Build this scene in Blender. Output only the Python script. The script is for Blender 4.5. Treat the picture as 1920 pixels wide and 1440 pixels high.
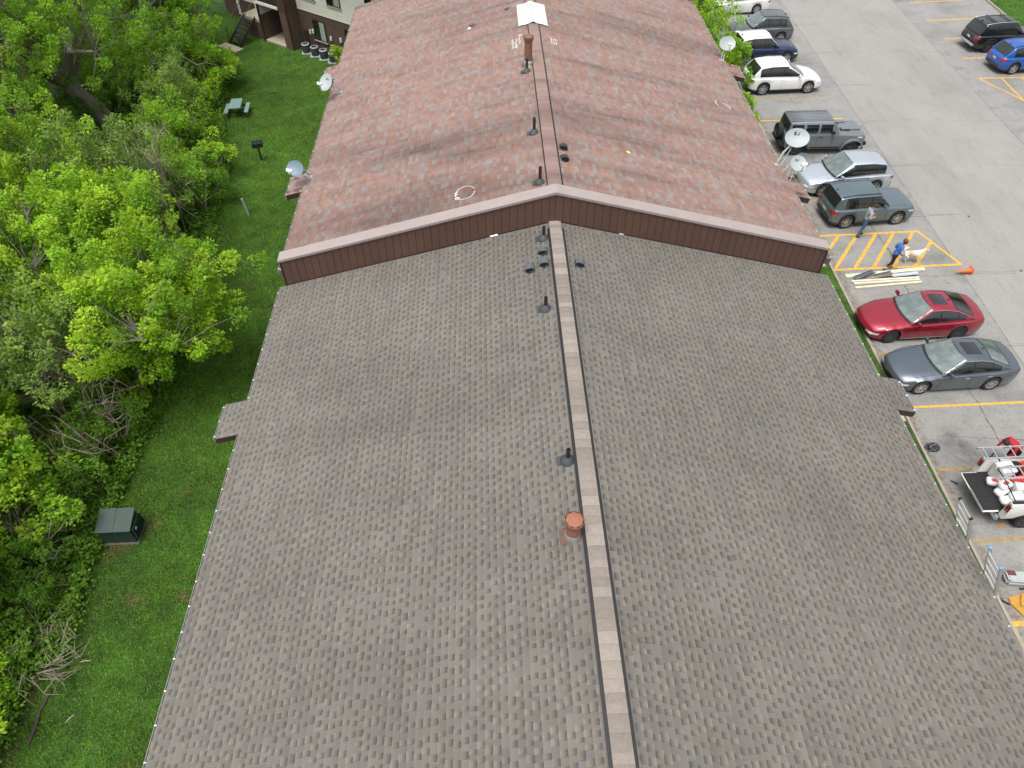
import bpy, bmesh, math, random
import numpy as np
from mathutils import Vector, Matrix
from mathutils.bvhtree import BVHTree

for _o in list(bpy.data.objects):
    bpy.data.objects.remove(_o)
SC = bpy.context.scene
COL = SC.collection
R = math.radians

# ---------------------------------------------------------------- camera
cam_d = bpy.data.cameras.new('camera')
cam_d.sensor_width = 36.0
cam_d.lens = 24.93
cam_d.clip_end = 2000
cam = bpy.data.objects.new('camera', cam_d)
COL.objects.link(cam)
cam.location = (0, 0, 20.31)
cam.rotation_euler = (R(90 - 47.926), 0, R(-1.982))
SC.camera = cam

# ---------------------------------------------------------------- sky, sun, exposure
SUN_EL, SUN_AZ = 73.0, -150.0        # azimuth measured from +Y towards +X
w = bpy.data.worlds.new('World')
SC.world = w
w.use_nodes = True
nt = w.node_tree
nt.nodes.clear()
_out = nt.nodes.new('ShaderNodeOutputWorld')
_bg = nt.nodes.new('ShaderNodeBackground')
_sky = nt.nodes.new('ShaderNodeTexSky')
_sky.sky_type = 'NISHITA'
_sky.sun_disc = False
_sky.sun_elevation = R(SUN_EL)
_sky.sun_rotation = R(SUN_AZ)
_sky.air_density = 1.0
_sky.dust_density = 6.0
_sky.ozone_density = 1.0
_hs = nt.nodes.new('ShaderNodeHueSaturation')     # overcast: the cloud deck is nearly colourless
_hs.inputs['Saturation'].default_value = 0.22
nt.links.new(_sky.outputs[0], _hs.inputs['Color'])
nt.links.new(_hs.outputs[0], _bg.inputs[0])
_bg.inputs[1].default_value = 0.15
nt.links.new(_bg.outputs[0], _out.inputs[0])

sun_d = bpy.data.lights.new('sun', 'SUN')
sun_d.energy = 0.95
sun_d.angle = R(24)
sun_d.color = (1.0, 0.97, 0.92)
sun = bpy.data.objects.new('sun', sun_d)
COL.objects.link(sun)
_sv = Vector((math.sin(R(SUN_AZ)) * math.cos(R(SUN_EL)), math.cos(R(SUN_AZ)) * math.cos(R(SUN_EL)), math.sin(R(SUN_EL))))
sun.rotation_euler = (-_sv).to_track_quat('-Z', 'Y').to_euler()
sun.location = (0, 20, 60)

vs = SC.view_settings
vs.view_transform = 'Standard'
vs.look = 'None'
vs.gamma = 1
vs.use_curve_mapping = False
vs.exposure = 0.62

rnd = random.Random(7)
nr = np.random.default_rng(11)


# ---------------------------------------------------------------- materials
def srgb(r, g, b):
    f = lambda c: ((c / 255 + 0.055) / 1.055) ** 2.4 if c > 10 else c / 255 / 12.92
    return (f(r), f(g), f(b), 1)


MATS = {}


def mat(name, col, rough=0.7, metal=0.0, noise=0.0, scale=8.0, bump=0.0, bscale=40.0, coat=0.0, spec=0.5, attr=None, col2=None, stretch=None):
    if name in MATS:
        return MATS[name]
    m = bpy.data.materials.new(name)
    m.use_nodes = True
    n = m.node_tree
    b = n.nodes['Principled BSDF']
    b.inputs['Base Color'].default_value = col if len(col) == 4 else (*col, 1)
    b.inputs['Roughness'].default_value = rough
    b.inputs['Metallic'].default_value = metal
    b.inputs['Specular IOR Level'].default_value = spec
    if coat:
        b.inputs['Coat Weight'].default_value = coat
        b.inputs['Coat Roughness'].default_value = 0.04
    tc = n.nodes.new('ShaderNodeTexCoord')
    src = tc.outputs['Object']
    if stretch:
        mp = n.nodes.new('ShaderNodeMapping')
        mp.inputs['Scale'].default_value = stretch
        n.links.new(src, mp.inputs[0])
        src = mp.outputs[0]
    base = None
    if attr:
        a = n.nodes.new('ShaderNodeAttribute')
        a.attribute_name = attr
        base = a.outputs['Color']
    if noise or col2:
        t = n.nodes.new('ShaderNodeTexNoise')
        t.inputs['Scale'].default_value = scale
        t.inputs['Detail'].default_value = 6
        t.inputs['Roughness'].default_value = 0.65
        n.links.new(src, t.inputs['Vector'])
        if col2:
            rp = n.nodes.new('ShaderNodeValToRGB')
            rp.color_ramp.elements[0].position = 0.36
            rp.color_ramp.elements[1].position = 0.64
            rp.color_ramp.elements[0].color = col if len(col) == 4 else (*col, 1)
            rp.color_ramp.elements[1].color = col2 if len(col2) == 4 else (*col2, 1)
            n.links.new(t.outputs['Fac'], rp.inputs[0])
            base = rp.outputs[0]
        if noise:
            mr = n.nodes.new('ShaderNodeMapRange')
            mr.inputs['From Min'].default_value = 0.25
            mr.inputs['From Max'].default_value = 0.75
            mr.inputs['To Min'].default_value = 1 - noise
            mr.inputs['To Max'].default_value = 1 + noise
            n.links.new(t.outputs['Fac'], mr.inputs['Value'])
            mx = n.nodes.new('ShaderNodeMix')
            mx.data_type = 'RGBA'
            mx.blend_type = 'MULTIPLY'
            mx.inputs['Factor'].default_value = 1
            if base is not None:
                n.links.new(base, mx.inputs['A'])
            else:
                mx.inputs['A'].default_value = b.inputs['Base Color'].default_value
            n.links.new(mr.outputs[0], mx.inputs['B'])
            base = mx.outputs['Result']
    if base is not None:
        n.links.new(base, b.inputs['Base Color'])
    if bump:
        t2 = n.nodes.new('ShaderNodeTexNoise')
        t2.inputs['Scale'].default_value = bscale
        t2.inputs['Detail'].default_value = 4
        n.links.new(src, t2.inputs['Vector'])
        bp = n.nodes.new('ShaderNodeBump')
        bp.inputs['Strength'].default_value = bump
        bp.inputs['Distance'].default_value = 0.02
        n.links.new(t2.outputs['Fac'], bp.inputs['Height'])
        n.links.new(bp.outputs[0], b.inputs['Normal'])
    m['_out'] = 1
    MATS[name] = m
    return m


def mul_layer(m, scale, lo, hi, stretch, fmin=0.4, fmax=0.7, detail=5, tint=None):
    """multiply one more broad noise (stains with a shape of their own) into a material's colour"""
    n = m.node_tree
    b = n.nodes['Principled BSDF']
    lk = b.inputs['Base Color'].links
    t = n.nodes.new('ShaderNodeTexNoise')
    t.inputs['Scale'].default_value = scale
    t.inputs['Detail'].default_value = detail
    t.inputs['Roughness'].default_value = 0.6
    tc = n.nodes.new('ShaderNodeNewGeometry')
    mp = n.nodes.new('ShaderNodeMapping')
    mp.inputs['Scale'].default_value = stretch
    n.links.new(tc.outputs['Position'], mp.inputs[0])
    n.links.new(mp.outputs[0], t.inputs['Vector'])
    rp = n.nodes.new('ShaderNodeValToRGB')
    rp.color_ramp.elements[0].position = fmin
    rp.color_ramp.elements[1].position = fmax
    rp.color_ramp.elements[0].color = (hi, hi, hi, 1)
    rp.color_ramp.elements[1].color = (lo, lo, lo, 1) if tint is None else tint
    n.links.new(t.outputs['Fac'], rp.inputs[0])
    mx = n.nodes.new('ShaderNodeMix')
    mx.data_type = 'RGBA'
    mx.blend_type = 'MULTIPLY'
    mx.inputs['Factor'].default_value = 1
    if lk:
        n.links.new(lk[0].from_socket, mx.inputs['A'])
    else:
        mx.inputs['A'].default_value = b.inputs['Base Color'].default_value
    n.links.new(rp.outputs[0], mx.inputs['B'])
    n.links.new(mx.outputs['Result'], b.inputs['Base Color'])
    return m


# ---------------------------------------------------------------- mesh helpers
class MB:
    def __init__(s):
        s.v = []
        s.f = []
        s.m = []
        s.c = []

    def poly(s, pts, mi=0, col=None):
        i = len(s.v)
        s.v.extend([tuple(p) for p in pts])
        s.f.append(tuple(range(i, i + len(pts))))
        s.m.append(mi)
        s.c.append(col)

    def raw(s, V, F, mi=0, col=None):
        i = len(s.v)
        s.v.extend([tuple(p) for p in V])
        for f in F:
            s.f.append(tuple(i + k for k in f))
            s.m.append(mi)
            s.c.append(col)

    def box(s, x0, x1, y0, y1, z0, z1, mi=0, M=None, bev=0.0, col=None):
        if bev:
            bm = bmesh.new()
            bmesh.ops.create_cube(bm, size=1)
            for v in bm.verts:
                v.co = ((x0 + x1) / 2 + v.co.x * (x1 - x0), (y0 + y1) / 2 + v.co.y * (y1 - y0), (z0 + z1) / 2 + v.co.z * (z1 - z0))
            bmesh.ops.bevel(bm, geom=bm.edges[:], offset=bev, segments=2, affect='EDGES')
            bm.verts.ensure_lookup_table()
            V = [v.co.copy() for v in bm.verts]
            F = [[v.index for v in f.verts] for f in bm.faces]
            bm.free()
        else:
            V = [Vector(p) for p in ((x0, y0, z0), (x1, y0, z0), (x1, y1, z0), (x0, y1, z0), (x0, y0, z1), (x1, y0, z1), (x1, y1, z1), (x0, y1, z1))]
            F = [(3, 2, 1, 0), (4, 5, 6, 7), (0, 1, 5, 4), (1, 2, 6, 5), (2, 3, 7, 6), (3, 0, 4, 7)]
        if M is not None:
            V = [M @ p for p in V]
        s.raw(V, F, mi, col)
        return s

    def tube(s, pts, r, seg=8, mi=0, cap=True, col=None):
        pts = [Vector(p) for p in pts]
        rs = r if isinstance(r, (list, tuple)) else [r] * len(pts)
        base = len(s.v)
        prev = None
        for i, p in enumerate(pts):
            d = (pts[min(i + 1, len(pts) - 1)] - pts[max(i - 1, 0)])
            if d.length < 1e-9:
                d = Vector((0, 0, 1))
            d.normalize()
            if prev is None:
                a = Vector((0, 0, 1)) if abs(d.z) < 0.9 else Vector((1, 0, 0))
                u = d.cross(a).normalized()
            else:
                u = (prev - d * prev.dot(d))
                u = u.normalized() if u.length > 1e-6 else d.orthogonal().normalized()
            prev = u
            q = d.cross(u)
            for k in range(seg):
                t = 2 * math.pi * k / seg
                s.v.append(tuple(p + u * (rs[i] * math.cos(t)) + q * (rs[i] * math.sin(t))))
        for i in range(len(pts) - 1):
            for k in range(seg):
                a = base + i * seg + k
                b = base + i * seg + (k + 1) % seg
                s.f.append((a, b, b + seg, a + seg))
                s.m.append(mi)
                s.c.append(col)
        if cap:
            s.f.append(tuple(base + k for k in reversed(range(seg))))
            s.f.append(tuple(base + (len(pts) - 1) * seg + k for k in range(seg)))
            s.m += [mi, mi]
            s.c += [col, col]
        return s

    def lathe(s, prof, seg=20, M=None, mi=0, axis='z'):
        """prof: list of (r, h); axis z or y"""
        V = []
        for r, h in prof:
            for k in range(seg):
                t = 2 * math.pi * k / seg
                p = Vector((r * math.cos(t), r * math.sin(t), h)) if axis == 'z' else Vector((r * math.cos(t), h, r * math.sin(t)))
                V.append(M @ p if M is not None else p)
        F = []
        for i in range(len(prof) - 1):
            for k in range(seg):
                a = i * seg + k
                b = i * seg + (k + 1) % seg
                F.append((a, b, b + seg, a + seg) if axis == 'z' else (b, a, a + seg, b + seg))
        s.raw(V, F, mi)
        return s

    def prism(s, poly, z0, z1, mi=0, M=None):
        n = len(poly)
        V = [Vector((p[0], p[1], z0)) for p in poly] + [Vector((p[0], p[1], z1)) for p in poly]
        if M is not None:
            V = [M @ p for p in V]
        F = [tuple(reversed(range(n))), tuple(range(n, 2 * n))] + [(i, (i + 1) % n, n + (i + 1) % n, n + i) for i in range(n)]
        s.raw(V, F, mi)
        return s

    def mesh(s, name, mats, smooth=None, fix=False):
        me = bpy.data.meshes.new(name)
        me.from_pydata(s.v, [], s.f)
        if not isinstance(mats, (list, tuple)):
            mats = [mats]
        for m in mats:
            me.materials.append(m)
        if len(mats) > 1:
            me.polygons.foreach_set('material_index', s.m)
        if any(c is not None for c in s.c):
            at = me.attributes.new('tint', 'FLOAT_COLOR', 'FACE')
            at.data.foreach_set('color', np.array([(c if c is not None else (1, 1, 1)) + (1,) for c in s.c], dtype=np.float32).ravel())
        if fix:
            bm = bmesh.new()
            bm.from_mesh(me)
            bmesh.ops.remove_doubles(bm, verts=bm.verts[:], dist=0.0004)
            bmesh.ops.recalc_face_normals(bm, faces=bm.faces[:])
            bm.to_mesh(me)
            bm.free()
        if smooth is not None:
            me.polygons.foreach_set('use_smooth', [True] * len(me.polygons))
            me.set_sharp_from_angle(angle=R(smooth))
        me.update()
        return me

    def build(s, name, mats, parent=None, smooth=None, fix=False, **kw):
        return put(name, s.mesh(name, mats, smooth, fix), parent, **kw)


def put(name, me, parent=None, loc=None, rz=None, M=None, label=None, cat=None, group=None, kind=None):
    o = bpy.data.objects.new(name, me)
    COL.objects.link(o)
    if parent is not None:
        o.parent = parent
    if M is not None:
        o.matrix_local = M
    else:
        if loc is not None:
            o.location = loc
        if rz is not None:
            o.rotation_euler = (0, 0, rz)
    tag(o, label, cat, group, kind)
    return o


def tag(o, label=None, cat=None, group=None, kind=None):
    if label:
        o['label'] = label
    if cat:
        o['category'] = cat
    if group:
        o['group'] = group
    if kind:
        o['kind'] = kind
    return o


def thing(name, label, cat, loc=(0, 0, 0), rz=0.0, group=None):
    return put(name, None, None, loc=loc, rz=rz, label=label, cat=cat, group=group)


def np_mesh(name, V, F, m, pcol=None, fcol=None):
    """fast mesh from numpy arrays; F is (n,3) or (n,4)"""
    me = bpy.data.meshes.new(name)
    k = F.shape[1]
    me.vertices.add(len(V))
    me.vertices.foreach_set('co', np.ascontiguousarray(V, dtype=np.float32).ravel())
    me.loops.add(F.size)
    me.loops.foreach_set('vertex_index', np.ascontiguousarray(F, dtype=np.int32).ravel())
    me.polygons.add(len(F))
    me.polygons.foreach_set('loop_start', np.arange(0, F.size, k, dtype=np.int32))
    me.polygons.foreach_set('loop_total', np.full(len(F), k, dtype=np.int32))
    if pcol is not None:
        at = me.attributes.new('tint', 'FLOAT_COLOR', 'POINT')
        at.data.foreach_set('color', np.hstack([pcol, np.ones((len(pcol), 1))]).astype(np.float32).ravel())
    if fcol is not None:
        at = me.attributes.new('tint', 'FLOAT_COLOR', 'FACE')
        at.data.foreach_set('color', np.hstack([fcol, np.ones((len(fcol), 1))]).astype(np.float32).ravel())
    me.polygons.foreach_set('use_smooth', [False] * len(F))
    me.materials.append(m)
    me.update(calc_edges=True)
    me.validate()
    return me


BLACK = mat('black_plastic', (0.012, 0.012, 0.013), 0.55)
RUBBER = mat('tyre_rubber', (0.017, 0.017, 0.018), 0.85, noise=0.3, scale=30)
DARKMETAL = mat('dark_metal', (0.03, 0.03, 0.032), 0.5, 0.3)
ALU = mat('aluminium', (0.62, 0.63, 0.64), 0.38, 0.85, noise=0.12, scale=5)
WHITE = mat('white_paint', (0.78, 0.78, 0.76), 0.5, noise=0.06, scale=4)
CHROME = mat('chrome', (0.75, 0.76, 0.78), 0.18, 1.0)
GLASS = mat('tinted_glass', (0.010, 0.013, 0.013), 0.04, coat=0.5, spec=0.8)
SCREEN = mat('windshield_glass', (0.12, 0.155, 0.15), 0.03, coat=1.0, spec=1.0, noise=0.55, scale=2.6)

# ================================================================ ground, lot
def cx(y):                      # kerb line of the lot (the lot runs a degree off the building)
    return 15.2 + 0.019 * (y - 17)


grass_m = mat('lawn', srgb(42, 76, 18), 0.95, noise=0.35, scale=1.3, bump=0.6, bscale=25, col2=srgb(60, 98, 26))
mul_layer(grass_m, 0.35, 0.62, 1.05, (1, 1, 1), 0.35, 0.65)
mul_layer(grass_m, 0.16, 1, 1.0, (1, 1, 1), 0.66, 0.74, tint=(1.5, 0.95, 1.3, 1))
g = MB()
NX, NY = 60, 60
for i in range(NX):
    for j in range(NY):
        x0, x1 = -90 + 200 * i / NX, -90 + 200 * (i + 1) / NX
        y0, y1 = -60 + 240 * j / NY, -60 + 240 * (j + 1) / NY
        g.poly([(x0, y0, -0.03), (x1, y0, -0.03), (x1, y1, -0.03), (x0, y1, -0.03)])
g.build('ground', grass_m, fix=True, kind='structure')

conc_stall = mat('stall_concrete', srgb(130, 129, 126), 0.9, noise=0.16, scale=0.9, bump=0.25, bscale=60)
mul_layer(conc_stall, 0.45, 0.62, 1.04, (1, 1, 1), 0.5, 0.75)
mul_layer(conc_stall, 14, 0.80, 1.06, (1, 1, 1), 0.4, 0.7)
mul_layer(conc_stall, 0.22, 1, 1.0, (1, 0.5, 1), 0.6, 0.8, tint=(0.93, 0.86, 0.74, 1))
mul_layer(conc_stall, 1.2, 0.72, 1.03, (0.25, 0.9, 1), 0.5, 0.8)
mul_layer(conc_stall, 3.5, 0.82, 1.03, (1, 1, 1), 0.52, 0.72)
conc_lane = mat('lane_concrete', srgb(137, 135, 131), 0.9, noise=0.09, scale=0.35, bump=0.2, bscale=60)
mul_layer(conc_lane, 10, 0.86, 1.04, (1, 1, 1), 0.4, 0.7)
mul_layer(conc_lane, 0.3, 0.86, 1.02, (1, 0.25, 1), 0.5, 0.75)
mul_layer(conc_lane, 2.2, 0.9, 1.02, (1, 0.3, 1), 0.5, 0.75)
kerb_m = mat('kerb_concrete', srgb(150, 142, 128), 0.9, noise=0.25, scale=2.5, bump=0.3)


def strip(name, xa, xb, ya, yb, z, m, n=40, kind='structure', parent=None):
    s = MB()
    for k in range(n):
        u, v = ya + (yb - ya) * k / n, ya + (yb - ya) * (k + 1) / n
        s.poly([(xa(u), u, z), (xb(u), u, z), (xb(v), v, z), (xa(v), v, z)])
    return s.build(name, m, parent, fix=True, kind=kind)


lane_l = lambda y: 21.05 + 0.034 * (y - 23)
lane_r = lambda y: 29.6 + 0.048 * (y - 35)
lot_r = lambda y: 37.6 + 0.03 * (y - 55)
lot = strip('parking_lot', cx, lane_l, -30, 130, 0.0, conc_stall)
lane = strip('driving_lane', lane_l, lane_r, -30, 130, 0.0, conc_lane)
lot2 = strip('parking_lot_far_row', lane_r, lot_r, -30, 130, 0.0, conc_stall)
# kerbs: real steps
for nm, fx, wd, y0, y1 in (('kerb', lambda y: cx(y) - 0.12, 0.12, -30, 130), ('kerb_far_row', lot_r, 0.16, -30, 130)):
    k = MB()
    n = 53
    for i in range(n):
        a, b = y0 + (y1 - y0) * i / n, y0 + (y1 - y0) * (i + 1) / n - 0.012
        k.raw([(fx(a), a, -0.1), (fx(a) + wd, a, -0.1), (fx(b) + wd, b, -0.1), (fx(b), b, -0.1),
               (fx(a) + 0.01, a, 0.12), (fx(a) + wd - 0.025, a, 0.12), (fx(b) + wd - 0.025, b, 0.12), (fx(b) + 0.01, b, 0.12)],
              [(4, 5, 6, 7), (0, 1, 5, 4), (1, 2, 6, 5), (2, 3, 7, 6), (3, 0, 4, 7)])
    k.build(nm, kerb_m, kind='structure')
# grass strip between building and kerb
strip('grass_strip', lambda y: 10.0, lambda y: cx(y) - 0.12, -30, 130, 0.055, grass_m)
strip('grass_beyond_lot', lambda y: lot_r(y) + 0.16, lambda y: lot_r(y) + 30, -30, 130, 0.06, grass_m)
# entry walks (concrete slabs) from the doors to the lot
walk_m = mat('walk_concrete', srgb(163, 155, 138), 0.9, noise=0.15, scale=2, bump=0.2)
for (ya, yb) in ((24.9, 26.6), (15.9, 17.3)):
    k = MB()
    for j in range(3):
        xa = 10.4 + j * 1.55
        xb = min(xa + 1.535, cx(ya) - 0.165)
        k.box(xa, xb, ya, yb, -0.02, 0.125, bev=0.012)
    k.build('entry_walk', walk_m, kind='structure')

# painted lines ------------------------------------------------------------
yel = mat('yellow_road_paint', srgb(204, 160, 62), 0.8, noise=0.18, scale=6)
yel_worn = mat('worn_yellow_paint', srgb(176, 146, 84), 0.85, noise=0.22, scale=5)


def wear(m, lo, hi, scale, amax=1.0, amin=0.0):
    n = m.node_tree
    b = n.nodes['Principled BSDF']
    t = n.nodes.new('ShaderNodeTexNoise')
    t.inputs['Scale'].default_value = scale
    t.inputs['Detail'].default_value = 8
    t.inputs['Roughness'].default_value = 0.7
    tc = n.nodes.new('ShaderNodeTexCoord')
    n.links.new(tc.outputs['Object'], t.inputs['Vector'])
    mr = n.nodes.new('ShaderNodeMapRange')
    mr.inputs['From Min'].default_value = lo
    mr.inputs['From Max'].default_value = hi
    mr.inputs['To Max'].default_value = amax
    mr.inputs['To Min'].default_value = amin
    n.links.new(t.outputs['Fac'], mr.inputs['Value'])
    n.links.new(mr.outputs[0], b.inputs['Alpha'])


wear(yel, 0.3, 0.55, 8, 1.0, 0.6)
wear(yel_worn, 0.3, 0.65, 6, 0.9, 0.25)


def pline(a, b, wd=0.11, m=yel, parent=lot, name='painted_line', z=0.004):
    a, b = Vector((*a, 0)), Vector((*b, 0))
    d = (b - a).normalized()
    q = Vector((-d.y, d.x, 0)) * wd / 2
    s = MB()
    n = max(2, int((b - a).length / 0.5))
    for i in range(n):
        p0 = a + (b - a) * i / n
        p1 = a + (b - a) * (i + 1) / n
        s.poly([tuple(p0 - q + Vector((0, 0, z))), tuple(p1 - q + Vector((0, 0, z))), tuple(p1 + q + Vector((0, 0, z))), tuple(p0 + q + Vector((0, 0, z)))])
    return s.build(name, m, parent, fix=True)


stall_y = [8.28, 11.0, 13.8, 16.62, 19.45, 22.22, 30.1, 32.8, 35.6, 38.38, 41.2, 44.0, 46.8, 49.6, 52.4, 55.2]
for y in stall_y:
    pline((cx(y) + 0.15, y), (cx(y) + 5.0, y + 0.12), 0.11, yel if y in (16.62, 38.38) else yel_worn)
# the big hatched zone beside the entry
zl = 0.004
pline((15.5, 27.28), (20.45, 27.5), 0.13)
pline((15.38, 24.75), (21.35, 24.95), 0.13)
pline((20.4, 27.46), (21.3, 24.98), 0.13, z=0.0045)
pline((15.32, 24.78), (15.42, 26.6), 0.11, z=0.0045)
for (a, b) in (((16.46, 27.25), (15.45, 25.95)), ((17.36, 27.3), (15.5, 24.84)), ((18.27, 27.32), (16.38, 24.82)), ((19.15, 27.36), (17.25, 24.86)),
               ((20.1, 27.4), (18.2, 24.9)), ((20.62, 26.6), (19.2, 24.92))):
    pline(a, b, 0.15, z=0.005)
# near hatched zone corner, strong yellow
pline((15.02, 8.26), (20.0, 8.35), 0.16, z=0.0045)
pline((15.03, 8.2), (14.9, 3.0), 0.16, z=0.005)
for k in range(4):
    pline((15.3 + k * 1.2, 6.0), (17.0 + k * 1.2, 8.2), 0.15, z=0.0055)
# far row
for (ya, yb) in ((55.75, 56.2), (52.4, 52.8), (49.25, 49.6), (46.15, 46.4)):
    pline((lane_r(ya) + 1.1, ya), (lane_r(ya) + 5.6, yb), 0.12, yel, lot2)
pline((31.05, 43.3), (36.5, 43.35), 0.12, yel, lot2)
pline((31.1, 43.25), (30.9, 40.25), 0.001 + 0.12, yel, lot2, z=0.0045) if False else None
pline((31.0, 43.28), (32.3, 40.3), 0.12, yel, lot2, z=0.0045)
pline((32.25, 40.28), (37.0, 40.4), 0.12, yel, lot2)
pline((32.45, 43.25), (32.3, 40.35), 0.12, yel, lot2, z=0.005)
pline((33.75, 43.3), (33.65, 40.35), 0.12, yel, lot2, z=0.005)

# cracks and joints: thin dark wandering ribbons ---------------------------------
crack_m = mat('crack_tar', (0.10, 0.095, 0.088), 0.95, noise=0.3, scale=8)
seal_m = mat('sealed_joint', (0.13, 0.128, 0.122), 0.9, noise=0.25, scale=4)
wear(crack_m, 0.3, 0.65, 3, 0.7, 0.1)


def crack(pts, wd=0.03, jit=0.05, m=crack_m, parent=lot, z=0.003, name='crack'):
    P = [Vector((*p, z)) for p in pts]
    Q = []
    for i in range(len(P) - 1):
        n = max(2, int((P[i + 1] - P[i]).length / 0.18))
        for k in range(n):
            Q.append(P[i].lerp(P[i + 1], k / n))
    Q.append(P[-1])
    off = 0
    s = MB()
    L = []
    for i, p in enumerate(Q):
        d = (Q[min(i + 1, len(Q) - 1)] - Q[max(i - 1, 0)]).normalized()
        q = Vector((-d.y, d.x, 0))
        off = off * 0.8 + rnd.uniform(-jit, jit)
        ww = wd * rnd.uniform(0.4, 1.1) / 2
        L.append((p + q * (off + ww), p + q * (off - ww)))
    for i in range(len(L) - 1):
        s.poly([tuple(L[i][1]), tuple(L[i + 1][1]), tuple(L[i + 1][0]), tuple(L[i][0])])
    s.build(name, m, parent, fix=True)


for fx, pr in ((lane_l, lane), (lane_r, lane)):
    crack([(fx(y), y) for y in range(-10, 80, 5)], 0.035, 0.008, crack_m, pr, name='slab_joint')
for i, y in enumerate((10.2, 15.0, 19.7, 24.2, 28.7, 33.3, 38.0, 42.6, 47.3, 52.0)):
    crack([(cx(y) + rnd.uniform(2.6, 3.5), y + rnd.uniform(-.2, .2)), (lane_l(y), y), (lane_l(y) + rnd.uniform(1, 2.5), y + 0.1)], 0.035, 0.03, name='slab_joint')
    crack([(lane_l(y) + 0.1, y + 0.15), (lane_l(y) + 3.5, y + rnd.uniform(-.1, .3))], 0.022, 0.03, parent=lane, z=0.0035)
    crack([(lane_r(y) - 3 + rnd.uniform(-1, 1), y), (lane_r(y), y - .1), (lane_r(y) + 5, y + rnd.uniform(-.4, .4))], 0.02, 0.04, parent=lot2, z=0.0035)
# long lengthwise joint through the stalls, partly sealed with tar
crack([(18.1, 7), (17.95, 13), (18.1, 16.4), (18.15, 19.5), (18.0, 22.2), (18.2, 24.0)], 0.06, 0.03, crack_m, name='slab_joint')
crack([(18.2, 24.6), (18.45, 26.0), (18.3, 28.2), (18.4, 30)], 0.13, 0.01, seal_m, z=0.0034, name='sealed_joint')
crack([(18.4, 31), (18.5, 38.3), (18.3, 41.5), (18.6, 48)], 0.06, 0.02, seal_m, name='sealed_joint')
crack([(16.4, 15.2), (17.6, 15.1), (19, 15.0), (20.5, 14.9)], 0.04, 0.03)
crack([(15.9, 14.7), (16.6, 13.9), (17.0, 12.8)], 0.02, 0.03)
crack([(31, 41.9), (32, 42.1), (34, 41.7), (36, 41.9)], 0.04, 0.05, parent=lot2)
crack([(32.0, 38.6), (34.0, 38.5), (36, 38.7)], 0.06, 0.03, parent=lot2)
# oil stain (irregular thin patches) and rusty silt along the kerb
oil = mat('oil_stain', (0.055, 0.05, 0.042), 0.7, noise=0.3, scale=6)
wear(oil, 0.35, 0.75, 2.4, 0.6)
silt = mat('leaf_silt', srgb(128, 100, 66), 0.95, noise=0.3, scale=9)
wear(silt, 0.4, 0.75, 5, 0.75)


for _m in (oil, silt):
    _n = _m.node_tree
    _b = _n.nodes['Principled BSDF']
    _a = _n.nodes.new('ShaderNodeAttribute')
    _a.attribute_name = 'tint'
    _x = _n.nodes.new('ShaderNodeMath')
    _x.operation = 'MULTIPLY'
    _n.links.new(_b.inputs['Alpha'].links[0].from_socket, _x.inputs[0])
    _n.links.new(_a.outputs['Fac'], _x.inputs[1])
    _n.links.new(_x.outputs[0], _b.inputs['Alpha'])


def blot(c, rx, ry, m, name, parent=lot, z=0.0026):
    s = MB()
    V, F, C = [(c[0], c[1], z)], [], [(1, 1, 1)]
    n = 28
    for j, rr in enumerate((0.35, 0.7, 1.05)):
        for k in range(n):
            t = 2 * math.pi * k / n
            q = rr * (1 + 0.22 * math.sin(3 * t + c[0]) + 0.1 * math.sin(7 * t + c[1]))
            V.append((c[0] + rx * q * math.cos(t), c[1] + ry * q * math.sin(t), z))
            C.append(((0.9, 0.5, 0)[j],) * 3)
    for k in range(n):
        F.append((0, 1 + k, 1 + (k + 1) % n))
        for j in range(2):
            a, b = 1 + j * n + k, 1 + j * n + (k + 1) % n
            F.append((a, a + n, b + n))
            F.append((a, b + n, b))
    put(name, np_mesh(name, np.array(V), np.array(F), m, pcol=np.array(C)), parent)


blot((16.35, 15.05), 0.55, 0.42, oil, 'oil_stain')
blot((16.7, 14.4), 0.5, 0.6, oil, 'oil_stain', z=0.0022)
for y in (18.3, 21.0, 34.2, 37, 43, 45.5, 29):
    blot((17.2 + rnd.uniform(-.5, .8), y), 0.9, 0.5, oil, 'oil_stain')
for y in np.arange(4, 40, 1.1):
    blot((cx(y) + 0.2, y), 0.26, 0.75, silt, 'leaf_silt', z=0.0018 + 0.0006 * (int(y * 10) % 2))

# ================================================================ roofs
SL = 0.26


class Roof:
    def __init__(s, XL, XR, XC, ze, zr):
        s.XL, s.XR, s.XC, s.ze, s.zr = XL, XR, XC, ze, zr
        s.len = {}
        s.fr = {}
        for side, ex in ((-1, XL), (1, XR)):
            up = Vector((XC - ex, 0, zr - ze))
            s.len[side] = up.length
            up.normalize()
            n = Vector((-up.z * (1 if up.x > 0 else -1), 0, abs(up.x)))
            s.fr[side] = (Vector((ex, 0, ze)), up, n)

    def pt(s, side, a, y, h=0.0):
        o, u, n = s.fr[side]
        return Vector((o.x + u.x * a + n.x * h, y, o.z + u.z * a + n.z * h))

    def z(s, x):
        return s.zr - (s.zr - s.ze) * ((s.XC - x) / (s.XC - s.XL) if x < s.XC else (x - s.XC) / (s.XR - s.XC))

    def frame(s, side, a, y, h=0.0):
        """matrix: local x = along ridge(+Y), local y = up the slope, local z = normal"""
        o, u, n = s.fr[side]
        p = s.pt(side, a, y, h)
        yy = Vector((0, 1, 0)) if side > 0 else Vector((0, -1, 0))
        M = Matrix((yy, u, n)).transposed().to_4x4()
        # keep right-handed: yy x u should be n
        if yy.cross(u).dot(n) < 0:
            M = Matrix((-yy, u, n)).transposed().to_4x4()
        M.translation = p
        return M


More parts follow.
